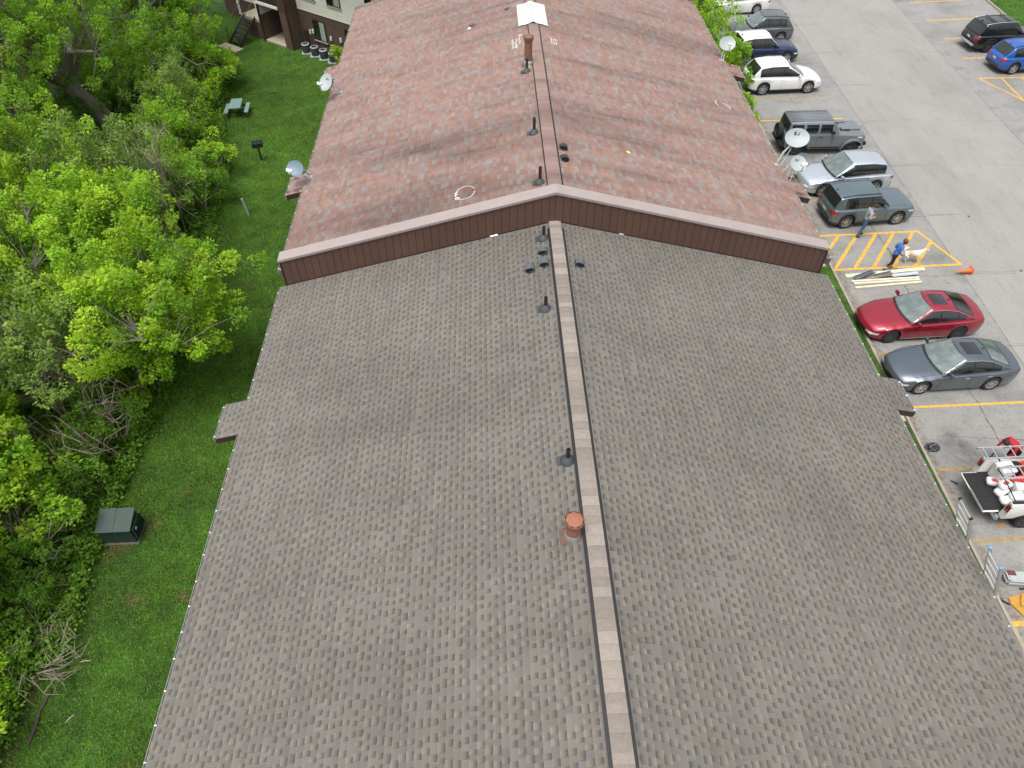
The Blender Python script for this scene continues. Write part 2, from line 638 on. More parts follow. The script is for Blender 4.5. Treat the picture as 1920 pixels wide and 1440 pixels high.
GR = Roof(-6.83, 10.91, 1.90, 5.46, 7.76)
RR = Roof(-6.78, 10.94, 1.98, 6.00, 8.30)
YG = 17.86          # face of the brown step wall
G0, G1 = -1.0, YG
R0, R1 = YG + 0.42, 39.8

shingle_g = mat('weathered_brown_shingle', (1, 1, 1), 0.95, noise=0.10, scale=60, bump=0.35, bscale=260, attr='tint')
mul_layer(shingle_g, 0.28, 0.88, 1.06, (1, 1, 1), 0.35, 0.7)
mul_layer(shingle_g, 1.0, 0.90, 1.03, (0.12, 0.9, 0.12), 0.45, 0.75, detail=4)
shingle_r = mat('red_blend_shingle', (1, 1, 1), 0.95, noise=0.12, scale=50, bump=0.3, bscale=260, attr='tint')
mul_layer(shingle_r, 1.0, 0.60, 1.03, (0.08, 0.50, 0.08), 0.50, 0.72, detail=4)
mul_layer(shingle_r, 1.0, 0.78, 1.02, (0.30, 2.2, 0.3), 0.5, 0.72, detail=3)
soffit_m = mat('soffit_white', (0.6, 0.6, 0.57), 0.7)
wall_m = mat('lap_siding_olive', srgb(150, 150, 120), 0.8, noise=0.12, scale=3)
gut_m = mat('gutter_white', (0.36, 0.355, 0.34), 0.45, noise=0.15, scale=3)
deck_m = mat('roof_deck', (0.10, 0.095, 0.09), 0.9)

bld = thing('apartment_building', 'long apartment block under a grey-brown shingle roof with bump-out eaves', 'building', (0, 0, 0))
bld_r = thing('apartment_building', 'long apartment block under a stained reddish shingle roof behind the brown step wall', 'building', (0, 0, 0))


def deck(rf, root, y0, y1, bumps, name='roof', yo=0.0):
    """bumps: list of (side, ya, yb, depth)"""
    m = MB()
    for side in (-1, 1):
        L = rf.len[side]
        c = [rf.pt(side, 0, y0), rf.pt(side, L, y0), rf.pt(side, L, y1), rf.pt(side, 0, y1)]
        lo = [p - Vector((0, 0, 0.22)) for p in c]
        V = c + lo
        F = [(0, 1, 2, 3), (7, 6, 5, 4), (0, 4, 5, 1), (2, 6, 7, 3), (3, 7, 4, 0)]
        m.raw(V, F)
    for side, ya, yb, d in bumps:
        c = [rf.pt(side, -d, ya), rf.pt(side, 0.0, ya), rf.pt(side, 0.0, yb), rf.pt(side, -d, yb)]
        lo = [p - Vector((0, 0, 0.20)) for p in c]
        m.raw(c + lo, [(0, 1, 2, 3), (7, 6, 5, 4), (0, 4, 5, 1), (2, 6, 7, 3), (3, 7, 4, 0)])
    return m.build(name, deck_m, root, fix=False)


EXG = 0.143
bumpsG = [(-1, 11.85, 13.05, 5 * EXG), (1, 12.1, 13.32, 4.4 * EXG)]
roofG = deck(GR, bld, G0, G1, bumpsG)

# ---- dimensional shingles: a continuous backing course with raised teeth whose granule blend runs light to dark
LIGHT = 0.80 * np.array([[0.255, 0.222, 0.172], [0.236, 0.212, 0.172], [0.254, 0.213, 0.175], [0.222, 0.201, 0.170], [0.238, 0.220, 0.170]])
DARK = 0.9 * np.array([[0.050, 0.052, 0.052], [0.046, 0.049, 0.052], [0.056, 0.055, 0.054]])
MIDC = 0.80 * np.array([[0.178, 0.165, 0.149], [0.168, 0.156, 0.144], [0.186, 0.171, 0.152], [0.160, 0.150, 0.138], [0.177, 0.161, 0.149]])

teeth = []
V, F, PC = [], [], []


def quad(p, c):
    i = len(V)
    V.extend(p)
    PC.extend(c)
    F.append((i, i + 1, i + 2, i + 3))


def flip(side, q):
    return q if side < 0 else [q[1], q[0], q[3], q[2]]


def course(rf, side, k, ya, yb):
    a0 = k * EXG
    a1 = a0 + EXG + 0.004
    # backing strip, in lengths of about a metre (one shingle each)
    y = ya - rnd.uniform(0, 0.9)
    while y < yb:
        ye = min(y + rnd.choice((0.99, 0.99, 0.6, 0.45)), yb)
        ys = max(y, ya)
        if ye > ys + 0.005:
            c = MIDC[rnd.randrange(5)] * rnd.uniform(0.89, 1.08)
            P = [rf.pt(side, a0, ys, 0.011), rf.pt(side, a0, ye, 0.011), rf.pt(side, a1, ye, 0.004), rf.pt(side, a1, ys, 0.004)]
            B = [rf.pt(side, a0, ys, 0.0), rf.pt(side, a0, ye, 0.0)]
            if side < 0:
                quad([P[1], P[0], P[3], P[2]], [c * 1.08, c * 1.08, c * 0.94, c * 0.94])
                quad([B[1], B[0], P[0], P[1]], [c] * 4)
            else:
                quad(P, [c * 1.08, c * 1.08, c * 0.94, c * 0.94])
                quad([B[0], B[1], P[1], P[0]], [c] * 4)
        y = ye
    y = ya - rnd.uniform(0, 0.25)
    while y < yb:
        wd = rnd.choice((0.09, 0.11, 0.12, 0.13, 0.16, 0.10))
        if y >= ya and y + wd <= yb and rnd.random() > 0.03:
            teeth.append((side, a0, y, wd))
        y += wd + rnd.choice((0.08, 0.10, 0.12, 0.14, 0.19))


for side in (-1, 1):
    n = int(GR.len[side] / EXG)
    for k in range(n):
        course(GR, side, k, G0, G1 - 0.02)
    for sd, ya, yb, d in bumpsG:
        if sd == side:
            for k in range(-int(round(d / EXG)), 0):
                course(GR, side, k, ya, yb)

camp = Vector((0, 0, 20.31))


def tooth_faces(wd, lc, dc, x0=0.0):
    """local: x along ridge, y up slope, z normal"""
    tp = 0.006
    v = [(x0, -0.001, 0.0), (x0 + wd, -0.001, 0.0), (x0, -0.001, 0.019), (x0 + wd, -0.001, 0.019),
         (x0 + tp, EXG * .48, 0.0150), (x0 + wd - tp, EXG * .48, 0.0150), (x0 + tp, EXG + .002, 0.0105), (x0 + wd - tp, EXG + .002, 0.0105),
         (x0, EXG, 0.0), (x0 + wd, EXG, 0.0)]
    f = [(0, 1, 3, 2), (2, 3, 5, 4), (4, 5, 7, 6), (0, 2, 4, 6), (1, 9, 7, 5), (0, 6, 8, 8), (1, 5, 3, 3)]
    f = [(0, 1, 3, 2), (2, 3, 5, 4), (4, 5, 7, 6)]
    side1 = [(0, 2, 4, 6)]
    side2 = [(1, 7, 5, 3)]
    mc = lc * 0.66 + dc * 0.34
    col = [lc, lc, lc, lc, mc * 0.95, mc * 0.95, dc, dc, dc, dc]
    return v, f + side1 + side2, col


order = sorted(range(len(teeth)), key=lambda i: (GR.pt(teeth[i][0], teeth[i][1], teeth[i][2]) - camp).length if teeth[i][2] > 3.35 else 1e9)
single = set(order[:300])
variants = []
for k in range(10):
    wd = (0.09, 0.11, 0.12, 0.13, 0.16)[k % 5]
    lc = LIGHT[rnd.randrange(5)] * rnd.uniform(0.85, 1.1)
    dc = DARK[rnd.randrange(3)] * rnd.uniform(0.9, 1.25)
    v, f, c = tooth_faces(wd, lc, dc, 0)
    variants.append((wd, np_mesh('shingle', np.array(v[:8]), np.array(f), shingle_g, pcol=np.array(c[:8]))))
VV = np.array([tuple(p) for p in V])
CC = np.array(PC)
FF = np.array(F)
tv, tf, tc_ = [], [], []
base = 0
for i, (side, a0, y, wd) in enumerate(teeth):
    M = GR.frame(side, a0, y, 0.0)
    if side < 0:
        M.translation = GR.pt(side, a0, y + wd, 0.0)
    if i in single:
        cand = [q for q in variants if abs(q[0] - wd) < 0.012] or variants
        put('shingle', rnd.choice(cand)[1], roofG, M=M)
        continue
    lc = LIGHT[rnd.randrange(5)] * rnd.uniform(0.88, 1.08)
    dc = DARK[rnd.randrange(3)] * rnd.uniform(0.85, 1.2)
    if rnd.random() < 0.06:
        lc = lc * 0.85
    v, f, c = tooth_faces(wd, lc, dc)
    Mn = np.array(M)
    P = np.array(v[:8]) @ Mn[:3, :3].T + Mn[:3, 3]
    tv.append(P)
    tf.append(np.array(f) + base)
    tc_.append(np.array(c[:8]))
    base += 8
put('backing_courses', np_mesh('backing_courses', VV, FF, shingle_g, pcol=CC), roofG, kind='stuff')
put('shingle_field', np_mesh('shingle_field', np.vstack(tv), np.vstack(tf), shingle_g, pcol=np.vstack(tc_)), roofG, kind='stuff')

# ---- ridge vent and cap shingles
cap_m = mat('ridge_cap_shingle', srgb(136, 122, 110), 0.95, noise=0.14, scale=14, bump=0.3, bscale=220, attr='tint')
vent = MB()
for side in (-1, 1):
    q = []
    L = GR.len[side]
    for a, h in ((L - 0.235, 0.012), (L - 0.235, 0.07), (L + 0.005, 0.03)):
        q.append((a, h))
    y0, y1 = G0, G1 - 0.35
    for (a, h), (b, g2) in zip(q[:-1], q[1:]):
        P = [GR.pt(side, a, y0, h), GR.pt(side, a, y1, h), GR.pt(side, b, y1, g2), GR.pt(side, b, y0, g2)]
        vent.poly(P)
    vent.poly([GR.pt(side, L - 0.235, y1, 0.012), GR.pt(side, L - 0.235, y1, 0.07), GR.pt(side, L + .005, y1, 0.03), GR.pt(side, L + .005, y1, 0.012)])
vent.build('ridge_vent', BLACK, roofG)


def cap_mesh(rf, half, lift, ln, c, lip=1.0):
    m = MB()
    pts = []
    for side in (-1, 1):
        o, u, n = rf.fr[side]
    zr = rf.zr
    prof = []
    for t in np.linspace(-1, 1, 9):
        side = -1 if t < 0 else 1
        o, u, n = rf.fr[side]
        p = Vector((rf.XC, 0, rf.zr)) - Vector(u) * (abs(t) * half) + Vector((0, 0, lift - 0.03 * (1 - abs(t)) ** 2))
        prof.append(p - Vector((rf.XC, 0, rf.zr)))
    V, F, C = [], [], []
    for j, (yy, dz, cc) in enumerate(((0, 0.011 * lip, 1 + .06 * lip), (ln * .6, 0.006 * lip, 0.98), (ln, 0.001, 1 - .10 * lip))):
        for p in prof:
            V.append((p.x, yy, p.z + dz))
            C.append(tuple(np.array(c) * cc))
    n = len(prof)
    for j in range(2):
        for i in range(n - 1):
            F.append((j * n + i, j * n + i + 1, (j + 1) * n + i + 1, (j + 1) * n + i))
    # front lip
    for i in range(n):
        V.append((prof[i].x, 0.0, prof[i].z - 0.002))
        C.append(tuple(np.array(c) * 0.9))
    for i in range(n - 1):
        F.append((3 * n + i, 3 * n + i + 1, i + 1, i))
    # side skirts
    return np_mesh('cap_shingle', np.array(V), np.array(F), cap_m, pcol=np.array(C))


capv = [cap_mesh(GR, 0.185, 0.088, 0.31, np.array((0.222, 0.192, 0.166)) * q) for q in (0.86, 0.95, 1.0, 1.06, 1.16, 0.92, 1.1, 1.22)]
y = G0
while y < G1 - 0.05:
    put('cap_shingle', rnd.choice(capv), roofG, loc=(GR.XC, y, GR.zr + (0 if y < G1 - 0.5 else -0.04)))
    y += rnd.choice((0.17, 0.2, 0.24, 0.3))

# ---- gutters with bright hanger brackets
def gutter(rf, root, side, ya, yb, a=0.0, step=0.62, dz=0.0):
    ex = rf.pt(side, a, 0)
    s = side
    m = MB()
    prof = [(0.012, -0.02), (0.012, -0.13), (0.07, -0.13), (0.092, -0.02), (0.085, -0.02), (0.064, -0.12), (0.02, -0.12), (0.02, -0.02)]
    n = len(prof)
    Vv = [(ex.x + s * (px - 0.035), yy, ex.z + pz + dz) for yy in (ya, yb) for px, pz in prof]
    Ff = [(i, (i + 1) % n, n + (i + 1) % n, n + i) for i in range(n)] + [tuple(range(n)), tuple(range(n, 2 * n))]
    m.raw(Vv, Ff)
    go = m.build('gutter', gut_m, root, fix=True)
    br = MB().box(0.0, 0.085, -0.011, 0.011, -0.012, 0.003).mesh('gutter_bracket', WHITE)
    y = ya + 0.08
    while y < yb:
        put('gutter_bracket', br, go, loc=(ex.x + (-0.035 if s > 0 else -0.05), y, ex.z + 0.002 + dz))
        y += step * rnd.uniform(0.92, 1.08)
    return go


for side, segs in ((-1, [(G0, 11.85, 0), (11.85, 13.05, -5 * EXG), (13.05, G1, 0)]), (1, [(G0, 12.1, 0), (12.1, 13.32, -4.4 * EXG), (13.32, G1, 0)])):
    for ya, yb, a in segs:
        gutter(GR, bld, side, ya + 0.01, yb - 0.01, a, 0.62 if a == 0 else 0.5)
# walls under the eaves (inset), with real lap courses near the bump-outs, and end wall
def walls(root, xl, xr, y0, y1, z1, name='wall'):
    m = MB()
    n = int(z1 / 0.2)
    for k in range(n):
        za, zb = k * z1 / n, (k + 1) * z1 / n
        for (p, q) in (((xl, y0), (xr, y0)), ((xr, y0), (xr, y1)), ((xr, y1), (xl, y1)), ((xl, y1), (xl, y0))):
            d = Vector((q[0] - p[0], q[1] - p[1], 0)).normalized()
            nn = Vector((d.y, -d.x, 0)) * 0.018
            m.poly([(p[0] + nn.x, p[1] + nn.y, za), (q[0] + nn.x, q[1] + nn.y, za), (q[0], q[1], zb), (p[0], p[1], zb)])
            m.poly([(p[0], p[1], za), (q[0], q[1], za), (q[0] + nn.x, q[1] + nn.y, za), (p[0] + nn.x, p[1] + nn.y, za)])
    return m.build(name, wall_m, root)


walls(bld, -6.35, 10.45, G0 + 0.5, G1 - 0.01, 5.28)
# bump-out bays below the small eaves
for root, side, ya, yb, x0, dep, zt in ((bld, -1, 12.1, 12.9, -6.37, 0.55, 5.05), (bld, 1, 12.3, 13.15, 10.47, 0.5, 5.05)):
    m = MB()
    m.box(min(x0, x0 + side * dep), max(x0, x0 + side * dep), ya, yb, 0.0, zt)
    m.build('entry_bay', wall_m, root)
# fascia boards of the exposed rakes on the bump-outs
brown = mat('brown_metal_siding', srgb(91, 67, 58), 0.55, noise=0.10, scale=3)
mul_layer(brown, 1.2, 0.88, 1.04, (1, 1, 0.15), 0.4, 0.7)
brown_dk = mat('dark_brown_trim', srgb(62, 46, 41), 0.5)
for rf, root, bl in ((GR, bld, bumpsG),):
    for side, ya, yb, d in bl:
        for yy in (ya, yb):
            m = MB()
            a, b = rf.pt(side, -d, yy), rf.pt(side, 0.0, yy)
            m.raw([a + Vector((0, -0.01, 0.006)), b + Vector((0, -0.01, 0.006)), b + Vector((0, -0.01, -0.16)), a + Vector((0, -0.01, -0.16)),
                   a + Vector((0, 0.012, 0.006)), b + Vector((0, 0.012, 0.006)), b + Vector((0, 0.012, -0.16)), a + Vector((0, 0.012, -0.16))],
                  [(0, 1, 2, 3), (7, 6, 5, 4), (0, 4, 5, 1), (3, 2, 6, 7), (0, 3, 7, 4), (1, 5, 6, 2)])
            m.build('rake_trim', brown_dk, root, fix=True)

# ================================================================ red roof block
EXR = 0.127
bumpsR = [(-1, 22.5, 23.75, 5 * EXR), (-1, 31.45, 32.9, 5 * EXR), (1, 21.6, 22.9, 4 * EXR), (1, 31.2, 32.45, 5 * EXR)]
roofR = deck(RR, bld_r, R0 - 0.3, R1, bumpsR)
REDS = np.array([0.88, 0.87, 0.85]) * np.array([[0.285, 0.176, 0.145], [0.262, 0.156, 0.130], [0.302, 0.194, 0.160], [0.280, 0.190, 0.164], [0.262, 0.168, 0.145]])
GREY = np.array([0.90, 0.87, 0.86]) * np.array([[0.262, 0.226, 0.214], [0.240, 0.212, 0.204], [0.278, 0.238, 0.218]])
tabs = []


def course_r(side, k, ya, yb):
    y = ya - rnd.uniform(0, 0.3)
    while y < yb:
        if y >= ya and y + 0.297 <= yb:
            tabs.append((side, k * EXR, y))
        elif y < yb and y + 0.297 > ya:
            tabs.append((side, k * EXR, min(max(y, ya), yb - 0.3)))
        y += 0.305


for side in (-1, 1):
    for k in range(int(RR.len[side] / EXR)):
        course_r(side, k, R0 - 0.3, R1)
    for sd, ya, yb, d in bumpsR:
        if sd == side:
            for k in range(-int(round(d / EXR)), 0):
                course_r(side, k, ya, yb)


def tab_geo(w_=0.297):
    v = [(0, -0.001, 0.0), (w_, -0.001, 0.0), (0, -0.001, 0.010), (w_, -0.001, 0.010), (0, EXR + .002, 0.0035), (w_, EXR + .002, 0.0035),
         (w_ / 2, -0.001, 0.0), (w_ / 2, -0.001, 0.010), (w_ / 2, EXR + .002, 0.0035)]
    f = [(0, 6, 7, 2), (6, 1, 3, 7), (2, 7, 8, 4), (7, 3, 5, 8)]
    return np.array(v), np.array(f)


tvv, tff = tab_geo()


def tab_col():
    p = GREY if rnd.random() < 0.30 else REDS
    c1 = p[rnd.randrange(len(p))] * rnd.uniform(0.92, 1.06)
    c2 = c1 if rnd.random() < 0.55 else (GREY if rnd.random() < 0.3 else REDS)[rnd.randrange(3)] * rnd.uniform(0.92, 1.06)
    return np.array([c1, c2, c1, c2, c1 * 0.9, c2 * 0.9, (c1 + c2) / 2, (c1 + c2) / 2, (c1 + c2) * 0.45])


ord2 = sorted(range(len(tabs)), key=lambda i: (RR.pt(tabs[i][0], tabs[i][1], tabs[i][2]) - camp).length if tabs[i][2] > 19.35 else 1e9)
single = set(ord2[:300])
rvar = [np_mesh('shingle', tvv, tff, shingle_r, pcol=tab_col()) for k in range(14)]
pv, pf, pc = [], [], []
base = 0
for i, (side, a0, y) in enumerate(tabs):
    M = RR.frame(side, a0, y, 0.002)
    if side < 0:
        M.translation = RR.pt(side, a0, y + 0.297, 0.002)
    if i in single:
        put('shingle', rnd.choice(rvar), roofR, M=M)
        continue
    Mn = np.array(M)
    pv.append(tvv @ Mn[:3, :3].T + Mn[:3, 3])
    pf.append(tff + base)
    pc.append(tab_col())
    base += len(tvv)
put('shingle_field', np_mesh('shingle_field', np.vstack(pv), np.vstack(pf), shingle_r, pcol=np.vstack(pc)), roofR, kind='stuff')
# low ridge vent strips (dark edges) and caps
rv = MB()
for side in (-1, 1):
    L = RR.len[side]
    ww = 0.04 if side < 0 else 0.05
    a = L - 0.255
    P = [RR.pt(side, a, R0, 0.008), RR.pt(side, a, R1, 0.008), RR.pt(side, a, R1, 0.035), RR.pt(side, a, R0, 0.035)]
    rv.poly(P)
    rv.poly([RR.pt(side, a, R0, 0.035), RR.pt(side, a, R1, 0.035), RR.pt(side, a + ww, R1, 0.035), RR.pt(side, a + ww, R0, 0.035)])
rv.build('ridge_vent', BLACK, roofR)
cap_rm = shingle_r
capr = []
for q in range(8):
    c = (REDS.mean(0) * .7 + GREY.mean(0) * .3) * (0.93 + 0.015 * q)
    me = cap_mesh(RR, 0.22, 0.03, 0.30, c, 0.35)
    me.materials.clear()
    me.materials.append(shingle_r)
    capr.append(me)
y = R0
while y < R1:
    put('cap_shingle', rnd.choice(capr), roofR, loc=(RR.XC, y, RR.zr))
    y += 0.27
for side, segs in ((-1, [(R0 - .25, 22.5, 0), (22.5, 23.75, -5 * EXR), (23.75, 31.45, 0), (31.45, 32.9, -5 * EXR), (32.9, R1, 0)]),
                   (1, [(R0 - .25, 21.6, 0), (21.6, 22.9, -4 * EXR), (22.9, 31.2, 0), (31.2, 32.45, -5 * EXR), (32.45, R1, 0)])):
    for ya, yb, a in segs:
        gutter(RR, bld_r, side, ya + 0.01, yb - 0.01, a, 0.75 if a == 0 else 0.5)
walls(bld_r, -6.3, 10.45, YG + 0.3, R1 - 0.4, 5.8)
for side, ya, yb, x0 in ((-1, 22.7, 23.55, -6.32), (-1, 31.7, 32.7, -6.32), (1, 21.8, 22.7, 10.47), (1, 31.4, 32.3, 10.47)):
    m = MB()
    m.box(min(x0, x0 + side * 0.5), max(x0, x0 + side * 0.5), ya, yb, 0.0, 5.5)
    m.build('entry_bay', wall_m, bld_r)
for side, ya, yb, d in bumpsR:
    for yy in (ya, yb):
        m = MB()
        a, b = RR.pt(side, -d, yy), RR.pt(side, 0.0, yy)
        m.raw([a + Vector((0, -0.01, 0.006)), b + Vector((0, -0.01, 0.006)), b + Vector((0, -0.01, -0.16)), a + Vector((0, -0.01, -0.16)),
               a + Vector((0, 0.012, 0.006)), b + Vector((0, 0.012, 0.006)), b + Vector((0, 0.012, -0.16)), a + Vector((0, 0.012, -0.16))],
              [(0, 1, 2, 3), (7, 6, 5, 4), (0, 4, 5, 1), (3, 2, 6, 7), (0, 3, 7, 4), (1, 5, 6, 2)])
        m.build('rake_trim', brown_dk, bld_r, fix=True)

# ---- the brown step wall between the two roofs: each vertical panel is a piece
HP = 1.0
sw = put('step_wall', None, bld_r, loc=(0, YG, 0))
sm = MB()
prof = [(-6.60, GR.z(-6.60)), (1.9, GR.zr), (10.62, GR.z(10.62))]
for (xa, za), (xb, zb) in zip(prof[:-1], prof[1:]):
    sm.raw([(xa, 0.02, za - 0.3), (xb, 0.02, zb - 0.3), (xb, 0.02, zb + HP), (xa, 0.02, za + HP), (xa, 0.34, za - 0.3), (xb, 0.34, zb - 0.3), (xb, 0.34, zb + HP), (xa, 0.34, za + HP)],
           [(0, 1, 2, 3), (7, 6, 5, 4), (0, 4, 5, 1), (3, 2, 6, 7), (0, 3, 7, 4), (1, 5, 6, 2)])
sm.build('wall_core', brown_dk, sw)
x = -6.60
k = 0
while x < 10.61:
    wd = 0.238
    if x < 1.9 < x + wd:
        wd = 1.9 - x
    xb = min(x + wd, 10.62)
    za, zb = GR.z(x + 1e-6), GR.z(xb - 1e-6)
    m = MB()
    y0 = -0.001 - 0.004 * rnd.random()
    e = 0.006
    m.raw([(x + e, y0, za + 0.035), (xb - e, y0, zb + 0.035), (xb - e, y0, zb + HP), (x + e, y0, za + HP), (x + e, 0.021, za + 0.035), (xb - e, 0.021, zb + 0.035), (xb - e, 0.021, zb + HP), (x + e, 0.021, za + HP)],
          [(0, 1, 2, 3), (0, 4, 5, 1), (0, 3, 7, 4), (1, 5, 6, 2)])
    m.build('siding_panel', brown, sw)
    x = xb
    k += 1
cop = mat('coping_metal', srgb(150, 139, 136), 0.5, noise=0.08, scale=2)
cm = MB()
for (xa, za), (xb, zb) in zip([(-6.68, GR.z(-6.68)), (1.9, GR.zr)], [(1.9, GR.zr), (10.70, GR.z(10.70))]):
    t = HP
    cm.raw([(xa, -0.045, za + t - 0.05), (xb, -0.045, zb + t - 0.05), (xb, -0.045, zb + t + 0.03), (xa, -0.045, za + t + 0.03),
            (xa, 0.40, za + t - 0.05), (xb, 0.40, zb + t - 0.05), (xb, 0.40, zb + t + 0.045), (xa, 0.40, za + t + 0.045)],
           [(0, 1, 2, 3), (7, 6, 5, 4), (0, 4, 5, 1), (3, 2, 6, 7), (0, 3, 7, 4), (1, 5, 6, 2)])
cm.build('coping', cop, sw)
# downspout bracket at the right end of the wall, corner trims
MB().box(-6.64, -6.602, -0.03, 0.33, GR.z(-6.6) - 0.25, GR.z(-6.6) + HP - 0.06).build('corner_trim', brown_dk, sw)
MB().box(10.622, 10.66, -0.03, 0.33, GR.z(10.62) - 0.35, GR.z(10.62) + HP - 0.06).build('corner_trim', brown_dk, sw)
# bright flashing peeping out at the foot of the wall
for xa, xb in ((-0.05, 0.18), (3.9, 4.05)):
    m = MB()
    za, zb = GR.z(xa) + 0.02, GR.z(xb) + 0.02
    m.raw([(xa, -0.03, za), (xb, -0.03, zb), (xb, -0.008, zb + 0.02), (xa, -0.008, za + 0.02)], [(0, 1, 2, 3)])
    m.build('flashing', ALU, sw)

# ================================================================ roof furniture
def roofz(rf, x):
    return rf.z(x)


lead = mat('vent_boot_grey', (0.045, 0.055, 0.06), 0.6, noise=0.2, scale=9)
pipe_m = mat('vent_pipe_dark', (0.022, 0.022, 0.022), 0.55)
slate = mat('vent_hood_slate', (0.085, 0.115, 0.13), 0.55, noise=0.15, scale=8)


def vent_pipe(rf, x, y, label, h=0.42, r=0.05):
    z = rf.z(x)
    t = thing('vent_pipe', label, 'vent pipe', (x, y, z))
    side = -1 if x < rf.XC else 1
    M = rf.frame(side, 0, 0)
    M.translation = (0, 0, 0)
    m = MB()
    m.box(-0.15, 0.10, -0.24, 0.05, 0.016, 0.024, M=M)
    m.build('flashing', lead, t)
    MB().lathe([(0.17, 0.02), (0.15, 0.06), (0.10, 0.11), (r + .012, 0.15), (r, 0.16)], 16).build('boot', lead, t, smooth=40)
    MB().lathe([(r, 0.05), (r, h), (r - .012, h), (r - .012, h - 0.2), (0.001, h - .2)], 14).build('pipe', pipe_m, t, smooth=40)
    return t


vent_pipe(GR, 1.52, 17.15, 'black plumbing vent pipe on grey roof right below the brown step wall')
vent_pipe(GR, 1.38, 14.1, 'black plumbing vent pipe on grey roof, down the ridge from the cluster of hooded vents')
vent_pipe(GR, 1.53, 9.1, 'black plumbing vent pipe on grey roof between the rusty flue and the hooded vents')
vent_pipe(RR, 1.52, 22.35, 'black plumbing vent pipe standing halfway along the red roof ridge', 0.55)
vent_pipe(RR, 1.53, 19.3, 'black plumbing vent pipe on red roof just behind the step wall coping', 0.55)
vent_pipe(RR, 1.50, 27.0, 'black plumbing vent pipe on red roof right in front of the rusty flue', 0.5)


def hood_vent(rf, x, y, label, m_=slate, s=1.0):
    z = rf.z(x)
    t = thing('hooded_vent', label, 'roof vent', (x, y, z))
    side = -1 if x < rf.XC else 1
    M = rf.frame(side, 0, 0)
    M.translation = (0, 0, 0)
    MB().box(-0.15, 0.15, -0.17, 0.16, 0.014, 0.024, M=M).build('flashing', lead, t)
    # wedge hood, open towards the viewer end (downhill lip dark)
    c = MB()
    pr = [(-0.11, 0.02), (0.11, 0.02), (0.13, 0.10), (0.07, 0.155), (-0.07, 0.155), (-0.13, 0.10)]
    V0 = [(px, -0.11, pz) for px, pz in pr] + [(px * 0.92, 0.11, pz * 0.9) for px, pz in pr]
    n = 6
    c.raw([Vector(v) for v in V0], [(i, (i + 1) % n, n + (i + 1) % n, n + i) for i in range(n)] + [tuple(range(n, 2 * n))])
    c.build('hood', m_, t, fix=True)
    d = MB()
    d.raw([Vector((px * .9, -0.104, pz * .95)) for px, pz in pr], [tuple(reversed(range(6)))])
    d.build('opening', BLACK, t)
    d = MB().box(-0.02, 0.02, -0.16, -0.1, 0.02, 0.05, M=None)
    d.build('damper_flap', BLACK, t)
    t.rotation_euler = (0, R(-14 if side < 0 else 14), R(rnd.uniform(-8, 8)))
    return t


hood_vent(GR, 1.47, 16.5, 'slate hooded exhaust vent below the vent pipe, nearest the brown step wall')
hood_vent(GR, 1.48, 15.95, 'slate hooded exhaust vent beside the ridge cap, middle one of the left slope cluster')
hood_vent(GR, 1.06, 15.85, 'slate hooded exhaust vent farthest from the ridge cap on the grey roof')
hood_vent(GR, 2.46, 15.95, 'lone slate hooded exhaust vent on the far side of the grey ridge cap')
dk = mat('vent_hood_dark', (0.03, 0.034, 0.036), 0.5)
hood_vent(RR, 2.42, 21.3, 'dark hooded exhaust vent on red roof, farther of the pair from the step wall', dk)
hood_vent(RR, 2.40, 20.6, 'dark hooded exhaust vent on red roof, nearer of the pair to the step wall', dk)

# rusty round flues
rust = mat('rusted_flue', srgb(152, 104, 84), 0.85, noise=0.25, scale=9, col2=srgb(134, 86, 68))
rust_dk = mat('rust_dark', srgb(100, 76, 68), 0.85, noise=0.3, scale=12)
rust_b = mat('brown_flue', srgb(124, 90, 72), 0.8, noise=0.2, scale=6)


def flue(rf, x, y, label, m_, h, r):
    z = rf.z(x)
    t = thing('chimney_flue', label, 'flue', (x, y, z))
    side = -1
    M = rf.frame(side, 0, 0)
    M.translation = (0, 0, 0)
    MB().box(-0.2, 0.16, -0.26, 0.16, 0.02, 0.03, M=M).build('flashing', rust_dk, t)
    MB().lathe([(r * 1.22, 0.0), (r * 1.2, 0.10), (r * 1.05, 0.16), (r * 1.0, 0.17)], 24).build('storm_collar', ALU, t, smooth=40)
    MB().lathe([(r, 0.05), (r, h - 0.16), (r * 1.0, h - 0.1)], 24).build('stack', m_, t, smooth=40)
    c = MB()
    c.lathe([(r * 0.98, h - 0.2), (r * 1.28, h - 0.1), (r * 1.36, h - 0.02), (r * 1.36, h + 0.01), (r * 1.3, h + 0.015)], 28)
    c.build('cap_collar', m_, t, smooth=40)
    MB().lathe([(r * 1.31, h - 0.01), (r * 1.25, h + 0.012)], 28).build('cap_gap', BLACK, t)
    k = MB()
    k.lathe([(r * 1.24, h + 0.0), (r * 1.24, h + 0.018), (r * 0.65, h + 0.055), (0.001, h + 0.075)], 8)
    k.build('cap_lid', m_, t)
    return t


flue(GR, 1.47, 7.25, 'rust-orange round flue with ribbed cap beside the grey roof ridge', rust, 0.62, 0.145)
flue(RR, 1.58, 27.6, 'tall brown round flue with flared cap beside the red roof ridge', rust_b, 1.05, 0.15)

